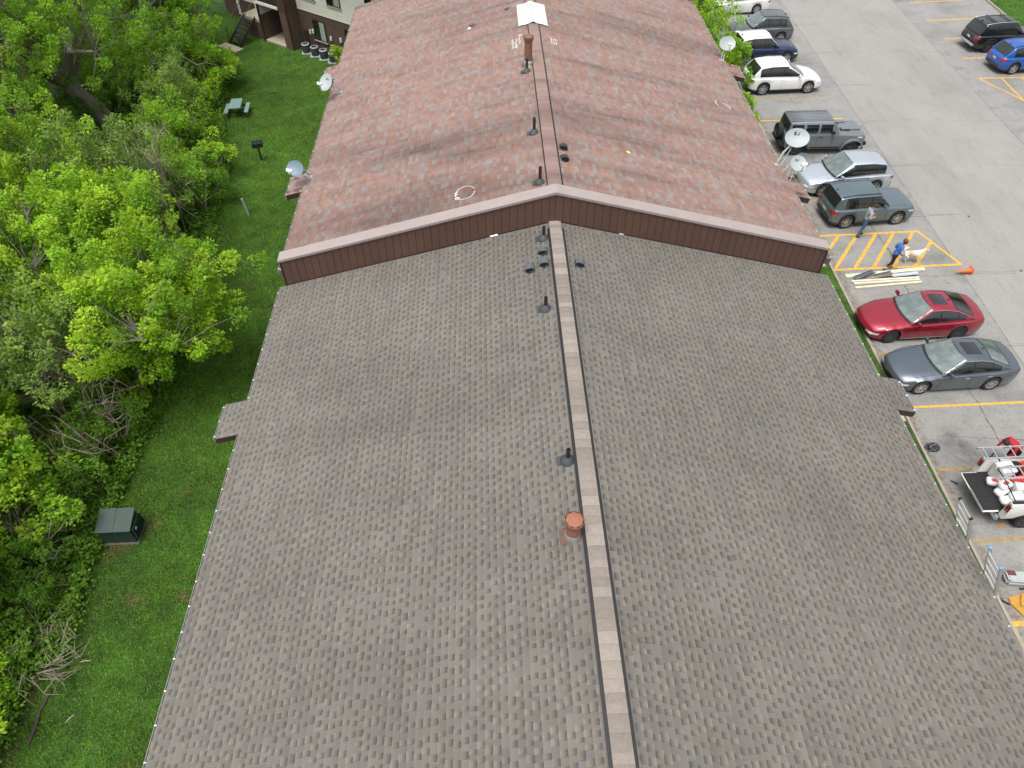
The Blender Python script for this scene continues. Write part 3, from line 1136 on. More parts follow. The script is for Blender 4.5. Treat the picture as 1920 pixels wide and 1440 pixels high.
# white tarp saddled over the red ridge, held by battens
tarp_m = mat('white_tarp', (0.58, 0.64, 0.645), 0.4, noise=0.06, scale=3, bump=0.25, bscale=6)
tp = thing('tarp', 'white plastic tarp sheet folded over the red roof ridge', 'tarp', (RR.XC, 32.4, RR.zr))
NXX, NYY = 16, 14
V = []
for j in range(NYY + 1):
    for i in range(NXX + 1):
        s = -0.62 + 1.24 * i / NXX
        x = RR.XC + s
        y = -1.12 + 2.3 * j / NYY + 0.02 * math.sin(i * 1.1)
        V.append((s, y, RR.z(x) - RR.zr + 0.055 + 0.012 * math.sin(3.1 * i + 1.7 * j) * (0.3 + abs(s)) + 0.03 * max(0, 1 - abs(s) / .2)))
F = [(j * (NXX + 1) + i, j * (NXX + 1) + i + 1, (j + 1) * (NXX + 1) + i + 1, (j + 1) * (NXX + 1) + i) for j in range(NYY) for i in range(NXX)]
me = np_mesh('sheet', np.array(V), np.array(F), tarp_m)
me.polygons.foreach_set('use_smooth', [True] * len(F))
put('sheet', me, tp)
tape = mat('pale_green_print', srgb(170, 205, 190), 0.6)
for yy in (-0.95, -0.35, 0.15, 0.6, 0.98):
    m = MB()
    m.raw([(-0.06, yy, 0.10), (0.05, yy, 0.10), (0.05, yy + 0.12, 0.10), (-0.06, yy + 0.12, 0.10)], [(0, 1, 2, 3)])
    m.build('printed_mark', tape, tp)

# chalk marks on the red roof: thin ribbons lying on the slope
chalk = mat('white_chalk', (0.62, 0.58, 0.55), 0.95)


def chalk_line(pts, wd=0.025, nm='chalk_mark'):
    m = MB()
    P = [Vector((x, y, RR.z(x) + 0.0185)) for x, y in pts]
    for a, b in zip(P[:-1], P[1:]):
        d = (b - a)
        q = Vector((-d.y, d.x, 0)).normalized() * wd / 2
        m.poly([a - q, b - q, b + q, a + q])
    m.build(nm, chalk, roofR)


chalk_line([(-0.82 + 0.31 * math.cos(t), 19.77 + 0.36 * math.sin(t)) for t in np.linspace(0.3, 6.2, 30)], 0.022)
chalk_line([(-1.16, 19.72), (-1.06, 19.78), (-1.16, 19.86), (-1.05, 19.92)], 0.03)
chalk_line([(-1.12, 19.5), (-1.02, 19.5), (-1.02, 19.6), (-1.12, 19.6), (-1.12, 19.5)], 0.03)
for k in range(9):
    xx = 1.02 + 0.09 * (k % 4) + rnd.uniform(-.03, .03)
    yy = 29.35 + 0.33 * (k // 3) + rnd.uniform(-.05, .05)
    chalk_line([(xx, yy), (xx + 0.07, yy + 0.1), (xx + 0.02, yy + 0.2), (xx + 0.09, yy + 0.26)], 0.03)
chalk_line([(1.36, 30.3), (1.46, 30.4), (1.42, 30.55), (1.33, 30.5), (1.36, 30.3)], 0.03)
for k in range(6):
    xx = 2.62 + 0.1 * (k % 3)
    yy = 29.6 + 0.3 * (k // 3) + rnd.uniform(-.05, .05)
    chalk_line([(xx, yy), (xx + 0.06, yy + 0.15), (xx + 0.01, yy + 0.25)], 0.03)
chalk_line([(9.4, 27.6), (9.32, 27.8), (9.42, 28.05)], 0.03)
chalk_line([(9.68, 27.95), (9.85, 27.8), (9.95, 27.6)], 0.03)
# small debris on the red roof
deb = mat('shingle_scrap', (0.08, 0.08, 0.085), 0.9)
for x, y, s in ((-0.6, 32.9, 0.14), (-0.75, 32.6, 0.1), (0.95, 33.6, 0.13)):
    put('roof_scrap', MB().box(-s, s, -s * .6, s * .6, 0, 0.03, bev=.006).mesh('roof_scrap', deb if s != .1 else WHITE), None, loc=(x, y, RR.z(x) + 0.02), rz=rnd.uniform(0, 3),
        label=('dark scrap lying on the red roof near the tarp' if s == .14 else 'small white scrap lying on the red roof beside a dark scrap' if s == .1 else 'dark scrap lying close to the red ridge beside the tarp'), cat='debris')
leafm = mat('yellow_leaf', (0.5, 0.52, 0.12), 0.8)
put('fallen_leaf', MB().box(-.05, .05, -.09, .09, 0, 0.012, bev=.004).mesh('fallen_leaf', leafm), None, loc=(4.75, 22.0, RR.z(4.75) + 0.016), rz=.5, label='small yellow leaf lying on the red roof right slope', cat='leaf')

# ================================================================ satellite dishes
dish_w = mat('dish_white', (0.34, 0.375, 0.38), 0.5, noise=0.05, scale=4)
dish_g = mat('dish_grey', (0.16, 0.22, 0.29), 0.5, noise=0.08, scale=4)
dish_d = mat('dish_dark', (0.10, 0.12, 0.14), 0.55)
arm_m = mat('dish_arm_grey', (0.38, 0.40, 0.41), 0.5, 0.3)


def dish(label, base, centre, aim, rw, rh, m_, logo=False, lnb_m=WHITE, feed=True):
    """base: mount foot; centre: dish centre; aim: direction the bowl faces"""
    t = thing('satellite_dish', label, 'satellite dish', base)
    b = Vector(base)
    c = Vector(centre) - b
    aim = Vector(aim).normalized()
    rt = aim.cross(Vector((0, 0, 1))).normalized()
    up = rt.cross(aim)
    M = Matrix((rt, up, aim)).transposed().to_4x4()
    M.translation = c
    ns, nrg = 32, 7
    mb = MB()
    V, F = [], []
    for sgn, off in ((1, 0.0), (-1, -0.015)):
        st = len(V)
        V.append(M @ Vector((0, 0, off)))
        for j in range(1, nrg + 1):
            q = j / nrg
            for k in range(ns):
                tt = 2 * math.pi * k / ns
                V.append(M @ Vector((rw * q * math.cos(tt), rh * q * math.sin(tt), 0.11 * q * q * (rw + rh) / 0.9 + off)))
        for k in range(ns):
            f = (st, st + 1 + k, st + 1 + (k + 1) % ns)
            F.append(f if sgn > 0 else f[::-1])
            for j in range(nrg - 1):
                a = st + 1 + j * ns + k
                d = st + 1 + j * ns + (k + 1) % ns
                f = (a, a + ns, d + ns, d)
                F.append(f if sgn > 0 else f[::-1])
    n1 = 1 + nrg * ns
    for k in range(ns):
        a = 1 + (nrg - 1) * ns + k
        d = 1 + (nrg - 1) * ns + (k + 1) % ns
        F.append((a, a + n1, d + n1, d))
    mb.raw(V, F)
    mb.build('reflector', m_, t, smooth=50)
    # mast and foot
    back = M @ Vector((0, -0.06, -0.05))
    MB().tube([(0, 0, 0.01), (c.x * .25, c.y * .25, c.z * .55 + 0.05), back], 0.024, 8).build('mast', arm_m, t, smooth=50)
    MB().tube([(0.05, 0.22, 0.01), back], 0.012, 6).build('brace', arm_m, t)
    MB().tube([(0.05, -0.2, 0.01), back], 0.012, 6).build('brace', arm_m, t)
    MB().box(-0.09, 0.09, -0.09, 0.09, 0.0, 0.02).build('foot_plate', arm_m, t)
    if feed:
        lp = Vector((0, -rh * 0.55, 0.42))
        MB().tube([M @ Vector((0, -rh * 0.98, 0.06)), M @ Vector((0, -rh * 1.12, 0.2)), M @ lp], 0.02, 8).build('feed_arm', arm_m, t, smooth=50)
        h = MB()
        for q in (-0.07, 0.07):
            h.lathe([(0.001, -0.05), (0.045, -0.05), (0.05, 0.05), (0.001, 0.06)], 12, M @ Matrix.Translation(lp + Vector((q, 0.02, 0))) @ Matrix.Rotation(R(180), 4, 'X'))
        h.box(-0.1, 0.1, -0.05, 0.04, -0.03, 0.06, M=M @ Matrix.Translation(lp), bev=0.015)
        h.build('feed_horn', lnb_m, t, smooth=40)
    if logo:
        # dark print: a block with a swoosh cut and a hooked swoosh beside it
        lm = mat('dish_print', (0.03, 0.05, 0.055), 0.6)

        def onb(x, y):
            q2 = (x / rw) ** 2 + (y / rh) ** 2
            return M @ Vector((x, y, 0.11 * q2 * (rw + rh) / 0.9 + 0.004))
        k = rw / 0.4
        P1 = [(-0.09, 0.02), (-0.01, 0.02), (0.0, 0.05), (-0.03, 0.065), (0.0, 0.08), (0.0, 0.13), (-0.09, 0.13)]
        P2 = [(0.02, 0.02), (0.09, 0.02), (0.11, 0.06), (0.115, 0.13), (0.095, 0.13), (0.085, 0.07), (0.05, 0.055), (0.02, 0.045)]
        for P in (P1, P2):
            mm = MB()
            mm.poly([onb(-px * k * 0.9, py * k + rh * 0.25) for px, py in P])
            mm.build('printed_mark', lm, t)
    return t


zR = RR.ze
dish('grey-blue satellite dish with white feed horns at left eave of red roof', (-6.62, 23.35, zR + 0.06), (-6.95, 23.0, 6.62), (-0.25, -0.8, 0.75), 0.33, 0.28, dish_g)
dish('white satellite dish with printed mark on left slope of red roof by the far bump-out', (-6.3, 29.85, RR.z(-6.3) + 0.03), (-6.75, 29.55, 6.7), (-0.35, -0.65, 0.7), 0.30, 0.37, dish_w, True)
dish('white satellite dish at right eave of red roof beside the leafy shrubs', (10.75, 32.6, zR + 0.06), (10.97, 32.9, 6.65), (0.05, -0.75, 0.75), 0.38, 0.33, dish_w)
dish('large white satellite dish with dark printed mark over the boxy grey off-road car', (10.75, 23.6, zR + 0.06), (11.5, 24.25, 6.75), (-0.05, -0.72, 0.75), 0.46, 0.36, dish_w, True, feed=False)
dish('small white satellite dish with printed mark and cluster feed in front of the silver car', (10.9, 22.75, zR - 0.08), (11.2, 22.9, 6.5), (0.1, -0.66, 0.75), 0.31, 0.30, dish_w, True)
dish('dark grey satellite dish half hidden behind the small white dish', (10.85, 23.15, zR - 0.02), (11.55, 23.35, 6.35), (0.0, -0.72, 0.75), 0.32, 0.28, dish_d, feed=False)

# ================================================================ vehicles
def interp(P, x):
    if x <= P[0][0]:
        return P[0][1]
    for (a, b), (c, d) in zip(P[:-1], P[1:]):
        if x <= c:
            t = (x - a) / (c - a) if c > a else 0
            return b + (d - b) * t
    return P[-1][1]


def sm_interp(P, x, r=0.05):
    return (interp(P, x - r) + 2 * interp(P, x) + interp(P, x + r)) / 4


def paint(name, c, metal=0.35, rough=0.32):
    return mat(name, c, rough, metal, coat=1.0, noise=0.03, scale=2)


def bvh_of(me):
    return BVHTree.FromPolygons([v.co.copy() for v in me.vertices], [tuple(p.vertices) for p in me.polygons])


def drape(bvh, grid, d, off=0.006):
    """grid: rows of Vector start points; cast along d on the surface; returns MB"""
    m = MB()
    H = []
    for row in grid:
        hr = []
        for p in row:
            loc, nrm, idx, dist = bvh.ray_cast(p, d)
            if loc is None:
                hr.append(None)
            else:
                if nrm.dot(d) > 0:
                    nrm = -nrm
                hr.append(loc + nrm * off)
        H.append(hr)
    for i in range(len(H) - 1):
        for j in range(len(H[0]) - 1):
            q = [H[i][j], H[i][j + 1], H[i + 1][j + 1], H[i + 1][j]]
            if all(v is not None for v in q):
                m.poly(q)
    return m


def wheel_meshes(r, wd, rim_col, spokes=5, key=''):
    nm = f'wheel{r}{wd}{key}{spokes}'
    if nm in WHEELS:
        return WHEELS[nm]
    t = MB()
    t.lathe([(r * 0.66, -wd / 2 + .01), (r * 0.70, -wd / 2), (r * 0.93, -wd / 2), (r * 0.99, -wd * .38), (r, -wd * .2), (r, wd * .2), (r * 0.99, wd * .38), (r * 0.93, wd / 2), (r * 0.70, wd / 2), (r * 0.66, wd / 2 - .01)], 28, axis='y')
    tm = t.mesh('wheel', RUBBER, smooth=35)
    q = MB()
    q.lathe([(r * 0.68, wd / 2 - 0.004), (r * 0.64, wd / 2 - 0.008), (r * 0.62, wd / 2 - .05)], 28, axis='y', mi=0)
    q.lathe([(r * 0.63, wd / 2 - .055), (0.001, wd / 2 - .06)], 28, axis='y', mi=1)
    for k in range(spokes):
        M = Matrix.Rotation(2 * math.pi * k / spokes, 4, 'Y')
        for dd in (-0.13, 0.13):
            q.raw([M @ Vector(p) for p in ((0.03 * (1 if dd > 0 else -1) - .02, wd / 2 - .02, 0.0), (0.03 * (1 if dd > 0 else -1) + .02, wd / 2 - .02, 0.0), (dd * r + .022, wd / 2 - .012, r * .64), (dd * r - .022, wd / 2 - .012, r * .64))], [(3, 2, 1, 0)], 0)
    q.lathe([(0.001, wd / 2 - .008), (r * .16, wd / 2 - .01), (r * .18, wd / 2 - .03)], 14, axis='y', mi=0)
    rm = q.mesh('rim', [rim_col, BLACK], smooth=30)
    WHEELS[nm] = (tm, rm)
    return WHEELS[nm]


WHEELS = {}
LAMP = mat('headlamp_clear', (0.62, 0.65, 0.67), 0.12, coat=0.8)
TAIL = mat('taillamp_red', (0.30, 0.012, 0.016), 0.18, coat=0.8)
PLATE = mat('number_plate', (0.62, 0.64, 0.66), 0.5)
RIM_S = mat('rim_silver', (0.55, 0.56, 0.58), 0.3, 0.8)
RIM_D = mat('rim_dark', (0.10, 0.10, 0.11), 0.35, 0.6)
TRIM = mat('grey_cladding', (0.035, 0.036, 0.038), 0.6)


def car(sp, label, x, y, rz, cat='car', name='parked_car'):
    L, W = sp['L'], sp['W']
    wb, fo = sp['wb'], sp['fo']
    rw, tw = sp.get('rw', 0.33), sp.get('tw', 0.22)
    cl = sp.get('cl', 0.19)
    top = sp['top']          # body top profile (rear to front), x from -L/2
    cab = sp['cab']          # cabin top profile
    xf = L / 2 - fo
    xr = xf - wb
    pm = sp['paint']
    roofm = sp.get('roof_paint', pm)
    Hr = max(z for _, z in cab)
    t = thing(name, label, cat, (x, y, 0.0), rz)
    kk, pp = sp.get('taper', 0.16), sp.get('tpow', 7)
    hw = lambda xx: W / 2 * (1 - kk * abs(2 * xx / L) ** pp) - (0.02 if abs(xx) > L * .49 else 0)
    Ra = rw + sp.get('archgap', 0.055)

    def zbot(xx):
        e = abs(2 * xx / L)
        z = cl + (0.10 * max(0, (e - .86) / .14) if e > .86 else 0)
        for wx in (xf, xr):
            if abs(xx - wx) < Ra:
                z = max(z, rw + math.sqrt(Ra ** 2 - (xx - wx) ** 2))
        return z

    xs = set(np.round(np.linspace(-L / 2, L / 2, 37), 4))
    for wx in (xf, xr):
        for a in np.linspace(-1, 1, 17):
            xs.add(round(wx + Ra * math.sin(a * math.pi / 2), 4))
        xs.add(round(wx - Ra - .012, 4))
        xs.add(round(wx + Ra + .012, 4))
    for q in (0.004, 0.015, 0.035, 0.07):
        xs.add(round(L / 2 - q, 4))
        xs.add(round(-L / 2 + q, 4))
    xs = sorted(q for q in xs if -L / 2 <= q <= L / 2)
    rings = []
    sh = sp.get('shoulder', 0.07)
    box = sp.get('boxy', 0.0)
    for xx in xs:
        w_ = hw(xx)
        zt = sm_interp(top, xx)
        zb = zbot(xx)
        e = max(0.0, L / 2 - abs(xx))
        pinch = max(0.0, 1 - e / 0.09)            # round the nose and tail in side view
        zt -= 0.05 * pinch ** 2
        zlow = zb + 0.05 * pinch ** 2
        zs = max(zt - sh, zlow + .05)
        mid = zlow + (zs - zlow) * 0.5
        rings.append([(0, zlow + .0), (w_ * .78, zlow), (w_ * .955, zlow + .004), (w_ * .985, zlow + .16 * (zs - zlow)), (w_ * 1.0, mid), (w_ * (.992 + .006 * box), zs - .07 * (zs - zlow)),
                      (w_ * (.965 + .02 * box), zs), (w_ * (.86 + .08 * box), zt - .012), (w_ * .5, zt + .008), (0, zt + .016)])
    nr_ = len(rings[0])
    m = MB()
    V = []
    for xx, rg in zip(xs, rings):
        bow = sp.get('bow', 0.10)
        for sgn, seq in ((1, range(nr_)), (-1, range(nr_ - 2, 0, -1))):
            for k in seq:
                yy, zz = rg[k]
                bx = xx
                f_ = (yy / (W / 2)) ** 2
                if xx > L * .3:
                    bx -= bow * f_ * (xx - L * .3) / (L * .2)
                elif xx < -L * .3:
                    bx += bow * .7 * f_ * (-xx - L * .3) / (L * .2)
                V.append((bx, sgn * yy, zz))
    N = 2 * nr_ - 2
    m.v = V
    for i in range(len(xs) - 1):
        for k in range(N):
            a, b = i * N + k, i * N + (k + 1) % N
            kk_ = k if k < nr_ - 1 else N - 1 - k
            mi = 1 if kk_ in (0, 1) else (2 if kk_ == 2 else 0)
            m.f.append((a, b, b + N, a + N))
            m.m.append(mi)
            m.c.append(None)
    m.f.append(tuple(range(N)))
    m.f.append(tuple((len(xs) - 1) * N + k for k in reversed(range(N))))
    m.m += [0, 0]
    m.c += [None, None]
    body = m.mesh('body', [pm, BLACK, TRIM if sp.get('clad') else pm], smooth=38, fix=True)
    ob = put('body', body, t)
    bb = bvh_of(body)

    # ---- cabin
    a3, a0 = cab[0][0], cab[-1][0]
    cxs = sorted(set(np.round(np.linspace(a3, a0, 33), 4)) | set(round(p[0], 4) for p in cab))
    wroof = sp.get('wroof', 0.70) * W / 2
    cb = sp.get('cbow', 0.12)
    xm = (cab[1][0] + cab[-2][0]) / 2

    def belt(xx):
        return sm_interp(top, xx)

    def cabring(xx):
        zb = belt(xx) - .03
        zt = max(sm_interp(cab, xx, .03), zb + .012)
        fr = (zt - zb) / (Hr - zb)
        wbse = hw(xx) * sp.get('wbelt', 0.93)
        wt = wbse + (wroof - wbse) * fr
        return [(wbse, zb), (wbse + (wt - wbse) * .5 + .012 * fr, zb + (zt - zb) * .5), (wt + .004, zt - .05 * fr), (wt - .05, zt - .008 * fr), (wt * .5, zt + .012 * fr), (0, zt + .02 * fr)]

    mc = MB()
    nc = 6
    V = []
    NC = 2 * nc - 1
    for xx in cxs:
        rg = cabring(xx)
        for k in list(range(nc)):
            yy, zz = rg[k]
            V.append((xx, yy, zz))
        for k in range(nc - 2, -1, -1):
            yy, zz = rg[k]
            V.append((xx, -yy, zz))
    V2 = []
    for (xx, yy, zz) in V:
        f_ = (yy / (W / 2)) ** 2
        if xx > xm:
            xx -= cb * f_ * min(1, (xx - xm) / .8)
        else:
            xx += cb * .6 * f_ * min(1, (xm - xx) / .8)
        V2.append((xx, yy, zz))
    mc.v = V2
    for i in range(len(cxs) - 1):
        for k in range(NC - 1):
            a = i * NC + k
            mc.f.append((a, a + 1, a + 1 + NC, a + NC))
            mc.m.append(1 if k in (3, 4, 5, 6) and cab[1][0] - .02 <= cxs[i] and cxs[i + 1] <= cab[-2][0] + .02 else 0)
            mc.c.append(None)
    if roofm is not pm:
        mc.m = [1 if (cab[1][0] - .25 <= cxs[i // (NC - 1)] and (i % (NC - 1)) in (2, 3, 4, 5, 6, 7)) else 0 for i in range(len(mc.f))]
    cabin = mc.mesh('cabin', [pm, roofm], smooth=38, fix=True)
    put('cabin', cabin, t)
    cbv = bvh_of(cabin)
    D = Vector((0, 0, -1))

    def xy_quad(bv, xa, ya, xb, yb, nm, mt, nu=8, nv=10, off=.006, par=t):
        """from front edge (xa, half ya) to back edge (xb, half yb), cast downwards"""
        G = []
        for i in range(nu + 1):
            u = i / nu
            xx = xa + (xb - xa) * u
            yy = ya + (yb - ya) * u
            row = []
            for j in range(nv + 1):
                q = -1 + 2 * j / nv
                f_ = (q * yy / (W / 2)) ** 2
                sx = -cb * f_ if xa > xm else cb * .6 * f_
                row.append(Vector((xx + sx, q * yy, 4)))
            G.append(row)
        mm = drape(bv, G, D, off)
        return mm.build(nm, mt, par, smooth=60, fix=True) if mm.f else None

    wsx0, wsx1 = cab[-1][0], cab[-2][0]
    rgx0, rgx1 = cab[0][0], cab[1][0]
    wb2 = hw(wsx0) * sp.get('wbelt', .93)
    xy_quad(cbv, wsx0 - .015 * (wsx0 - wsx1), wb2 * .97, wsx1 + .0, wroof * .96, 'windshield_border', BLACK, off=.003)
    ws = xy_quad(cbv, wsx0 - .085 * (wsx0 - wsx1), wb2 * .91, wsx1 + .03, wroof * .90, 'windshield', SCREEN, off=.009)
    # black strip: wiper line, with the cowl's shadow painted in
    xy_quad(cbv, wsx0 - .01, wb2 * .9, wsx0 - .045, wb2 * .9, 'cowl_wiper_shadow', BLACK, 1, 10, .009)
    if not sp.get('no_rear'):
        xy_quad(cbv, rgx1 - .0, wroof * .92, rgx0 + .07 * (rgx1 - rgx0), hw(rgx0) * .83, 'rear_window_border', BLACK, off=.003)
        xy_quad(cbv, rgx1 - .03, wroof * .86, rgx0 + .12 * (rgx1 - rgx0), hw(rgx0) * .78, 'rear_window', GLASS if sp.get('dark_rear', True) else SCREEN, off=.009)
    # ---- side windows between the pillars
    inset = sp.get('win_in', 0.07)
    for sgn in (1, -1):
        G = []
        xa, xb = sp['wins'][-1][0] - .02, sp['wins'][0][1] + .02
        for i in range(25):
            xx = xa + (xb - xa) * i / 24
            lo = belt(xx) + .02
            up = max(min(Hr - inset - .005, sm_interp(cab, xx, .03) - inset + .015), lo + .004)
            G.append([Vector((xx, sgn * 3, lo + (up - lo) * j / 4)) for j in range(5)])
        mm = drape(cbv, G, Vector((0, -sgn, 0)), .0025)
        if mm.f and not sp.get('boxy', 0) == 1.0:
            mm.build('window_surround', BLACK, t, smooth=60, fix=True)
        for (xa, xb) in sp['wins']:
            G = []
            n = 10
            for i in range(n + 1):
                xx = xa + (xb - xa) * i / n
                lo = belt(xx) + .035
                up = max(min(Hr - inset - .02, sm_interp(cab, xx, .03) - inset), lo + .004)
                G.append([Vector((xx, sgn * 3, lo + (up - lo) * j / 4)) for j in range(5)])
            mm = drape(cbv, G, Vector((0, -sgn, 0)), .007)
            if mm.f:
                mm.build('side_window', GLASS, t, smooth=60, fix=True)

    def side_patch(bv, xa, xb, za, zb, sgn, nm, mt, off=.006, nu=6, nv=4, skew=0.0):
        G = [[Vector((xa + (xb - xa) * i / nu + skew * j / nv, sgn * 3, za + (zb - za) * j / nv)) for j in range(nv + 1)] for i in range(nu + 1)]
        mm = drape(bv, G, Vector((0, -sgn, 0)), off)
        return mm.build(nm, mt, t, smooth=60, fix=True) if mm.f else None

    def end_patch(bv, ya, yb, za, zb, fwd, nm, mt, off=.008, nu=8, nv=4, dz=0.0):
        G = [[Vector((4 * fwd, ya + (yb - ya) * i / nu, za + (zb - za) * j / nv + dz * i / nu)) for j in range(nv + 1)] for i in range(nu + 1)]
        mm = drape(bv, G, Vector((-fwd, 0, 0)), off)
        return mm.build(nm, mt, t, smooth=60, fix=True) if mm.f else None

    zn = sm_interp(top, L / 2 - .1)
    ztl = sm_interp(top, -L / 2 + .1)
    wn = hw(L / 2 - .05)
    for sgn in (1, -1):
        end_patch(bb, sgn * wn * .58, sgn * wn * .97, zn - .22, zn - .12, 1, 'headlight', sp.get('lamp', LAMP), dz=.035)
        hz = sp.get('tailz', (ztl - .24, ztl - .08))
        end_patch(bb, sgn * wn * .62, sgn * wn * .96, hz[0], hz[1], -1, 'taillight', TAIL)
        side_patch(bb, -L / 2 + .08, -L / 2 + .30, hz[0] + .02, hz[1], sgn, 'taillight', TAIL)
        side_patch(bb, L / 2 - .42, L / 2 - .16, zn - .17, zn - .08, sgn, 'headlight', sp.get('lamp', LAMP), skew=-.05)
        for xx in sp['seams']:
            side_patch(bb, xx - .006, xx + .006, cl + .12, belt(xx) - .07, sgn, 'door_seam', BLACK, .004, 1, 5)
        for xx in sp.get('handles', ()):
            zz = belt(xx) - .17
            loc, nrm, ix, ds = bb.ray_cast(Vector((xx, sgn * 3, zz)), Vector((0, -sgn, 0)))
            if loc:
                MB().box(-.09, .09, -.018, .018, -.018, .018, bev=.008, M=Matrix.Translation(loc)).build('door_handle', sp.get('handle_m', pm), t, smooth=40)
        # mirror
        mx = cab[-1][0] - .42
        yy = hw(mx) * .93
        mm = MB()
        mm.box(-.07, .07, -.10, .10, -.065, .075, bev=.03, M=Matrix.Translation((mx + .02, sgn * (yy + .14), belt(mx) + .10)))
        mo = mm.build('mirror', sp.get('mirror_m', pm), t, smooth=60)
        MB().box(-.03, .03, -.08, .06, -.025, .02, M=Matrix.Translation((mx + .02, sgn * (yy + .03), belt(mx) + .05))).build('mirror_arm', BLACK, mo)
        # wheels
        tm, rm = wheel_meshes(rw, tw, sp.get('rim', RIM_S), sp.get('spokes', 5), sp.get('rimkey', ''))
        for wx in (xf, xr):
            M = Matrix.Translation((wx, sgn * (W / 2 - tw / 2 - .012), rw))
            if sgn < 0:
                M = M @ Matrix.Rotation(math.pi, 4, 'Z')
            wo = put('wheel', tm, t, M=M)
            put('rim', rm, wo)
        if sp.get('rails'):
            P = []
            for xx in np.linspace(cab[1][0] + .1, cab[-2][0] - .02, 9):
                zz = sm_interp(cab, xx, .03)
                P.append((xx, sgn * (wroof - .06), zz + .035))
            P = [(P[0][0] - .06, P[0][1], P[0][2] - .035)] + P + [(P[-1][0] + .06, P[-1][1], P[-1][2] - .04)]
            MB().tube(P, .018, 6).build('roof_rail', sp.get('rail_m', BLACK), t, smooth=60)
        if sp.get('sill'):
            side_patch(bb, xr + Ra + .1, xf - Ra - .1, cl + .05, cl + .085, sgn, 'sill_trim', CHROME)
        if sp.get('win_trim'):
            P = []
            for xx in np.linspace(sp['wins'][-1][0] - .03, min(sp['wins'][0][1] - .08, cab[-2][0] - .03), 16):
                zz = max(min(Hr - inset + .01, sm_interp(cab, xx, .03) - inset + .03), belt(xx) + .02)
                loc, nrm, ix, ds = cbv.ray_cast(Vector((xx, sgn * 3, zz)), Vector((0, -sgn, 0)))
                if loc:
                    P.append(loc + Vector((0, sgn * .006, 0)))
            if len(P) > 2:
                MB().tube(P, .011, 5).build('window_trim', CHROME, t, smooth=60)
    end_patch(bb, -wn * .52, wn * .52, zn - .36, zn - .14, 1, 'grille', BLACK, .006)
    end_patch(bb, -wn * .75, wn * .75, .24 + .05, .24 + .16, 1, 'lower_intake', BLACK, .006)
    if sp.get('grille_bar'):
        end_patch(bb, -wn * .6, wn * .6, zn - .17, zn - .13, 1, 'grille_bar', CHROME, .016)
    end_patch(bb, -.15, .15, .42, .56, 1, 'number_plate', PLATE, .02, 4, 2) if sp.get('fplate', True) else None
    pz = sp.get('platez', ztl - .32)
    end_patch(bb, -.16, .16, pz, pz + .14, -1, 'number_plate', PLATE, .02, 4, 2)
    if sp.get('rbump'):
        end_patch(bb, -wn * .98, wn * .98, cl + .08, cl + .30, -1, 'rear_bumper', TRIM, .012)
    if sp.get('sunroof'):
        a, b = sp['sunroof']
        xy_quad(cbv, a, wroof * .52, b, wroof * .52, 'sunroof', GLASS, 6, 6, .006)
    # hood cut lines
    if sp.get('hoodline', True):
        hx0 = cab[-1][0] + .02
        for sgn in (1, -1):
            G = []
            for i in range(9):
                xx = hx0 + (L / 2 - .22 - hx0) * i / 8
                ya = hw(xx) * .80
                G.append([Vector((xx, sgn * ya, 4)), Vector((xx, sgn * (ya + .012), 4))])
            mm = drape(bb, G, D, .003)
            if mm.f:
                mm.build('hood_seam', BLACK, t)
    if sp.get('fin', True):
        xx = cab[1][0] + .12
        MB().prism([(-.08, 0), (.09, 0), (-.03, .06), (-.07, .06)], -.012, .012, M=Matrix.Translation((xx, 0, sm_interp(cab, xx, .03) + .02)) @ Matrix.Rotation(R(90), 4, 'X')).build('antenna_fin', roofm if not sp.get('finblack') else BLACK, t)
    return t


def P(*a):
    return list(a)


# ---- paints
red_p = paint('paint_deep_red', (0.34, 0.014, 0.034), 0.55)
grey_p = paint('paint_blue_grey', (0.13, 0.155, 0.19), 0.75)
silver_p = paint('paint_silver', (0.58, 0.64, 0.70), 0.7)
anvil_p = paint('paint_slate_green', (0.13, 0.185, 0.21), 0.6)
wr_p = paint('paint_flat_grey', (0.18, 0.20, 0.215), 0.35, .4)
white_p = paint('paint_white', (0.74, 0.74, 0.73), 0.0)
navy_p = paint('paint_navy', (0.010, 0.026, 0.075), 0.4)
dgrey_p = paint('paint_graphite', (0.14, 0.155, 0.165), 0.7)
black_p = paint('paint_black', (0.010, 0.011, 0.014), 0.2)
blue_p = paint('paint_bright_blue', (0.010, 0.10, 0.42), 0.35)

L = 4.88
sedanA = dict(L=L, W=1.86, wb=2.83, fo=0.96, rw=.335, cl=.17, paint=red_p,
              top=P((-2.44, .80), (-2.30, .98), (-1.75, 1.02), (-1.1, .98), (0, .93), (.85, .90), (1.3, .86), (2.0, .74), (2.3, .62), (2.44, .50)),
              cab=P((-1.95, 1.02), (-1.0, 1.37), (-.35, 1.45), (.1, 1.44), (1.02, .92)), wins=[(-.28, .80), (-1.02, -.34), (-1.38, -1.06)], wroof=.66, taper=.20, tpow=5, bow=.22, cbow=.22,
              seams=[.85, -.31, -1.18], handles=[-.15, -1.0], sunroof=(-.1, -.72), rim=RIM_D, spokes=7, sill=1, win_trim=1, fplate=False)
sedanA['top'] = P((-2.44, .80), (-2.32, .99), (-1.9, 1.03), (-1.1, .99), (0, .94), (.85, .92), (1.2, .88), (1.9, .76), (2.25, .66), (2.44, .50))
car(sedanA, 'dark red sedan with black sunroof parked nose to the grass strip', 17.42, 21.0, math.pi + .041, 'car')
sedanB = dict(sedanA)
sedanB.update(paint=grey_p, L=4.84, W=1.85, wb=2.776, rim=RIM_S, spokes=9, win_trim=1, grille_bar=1, sill=0, dark_rear=False, handle_m=CHROME)
car(sedanB, 'blue-grey sedan with sunroof and chrome grille beside the red sedan', 17.45, 18.22, math.pi + .045, 'car')
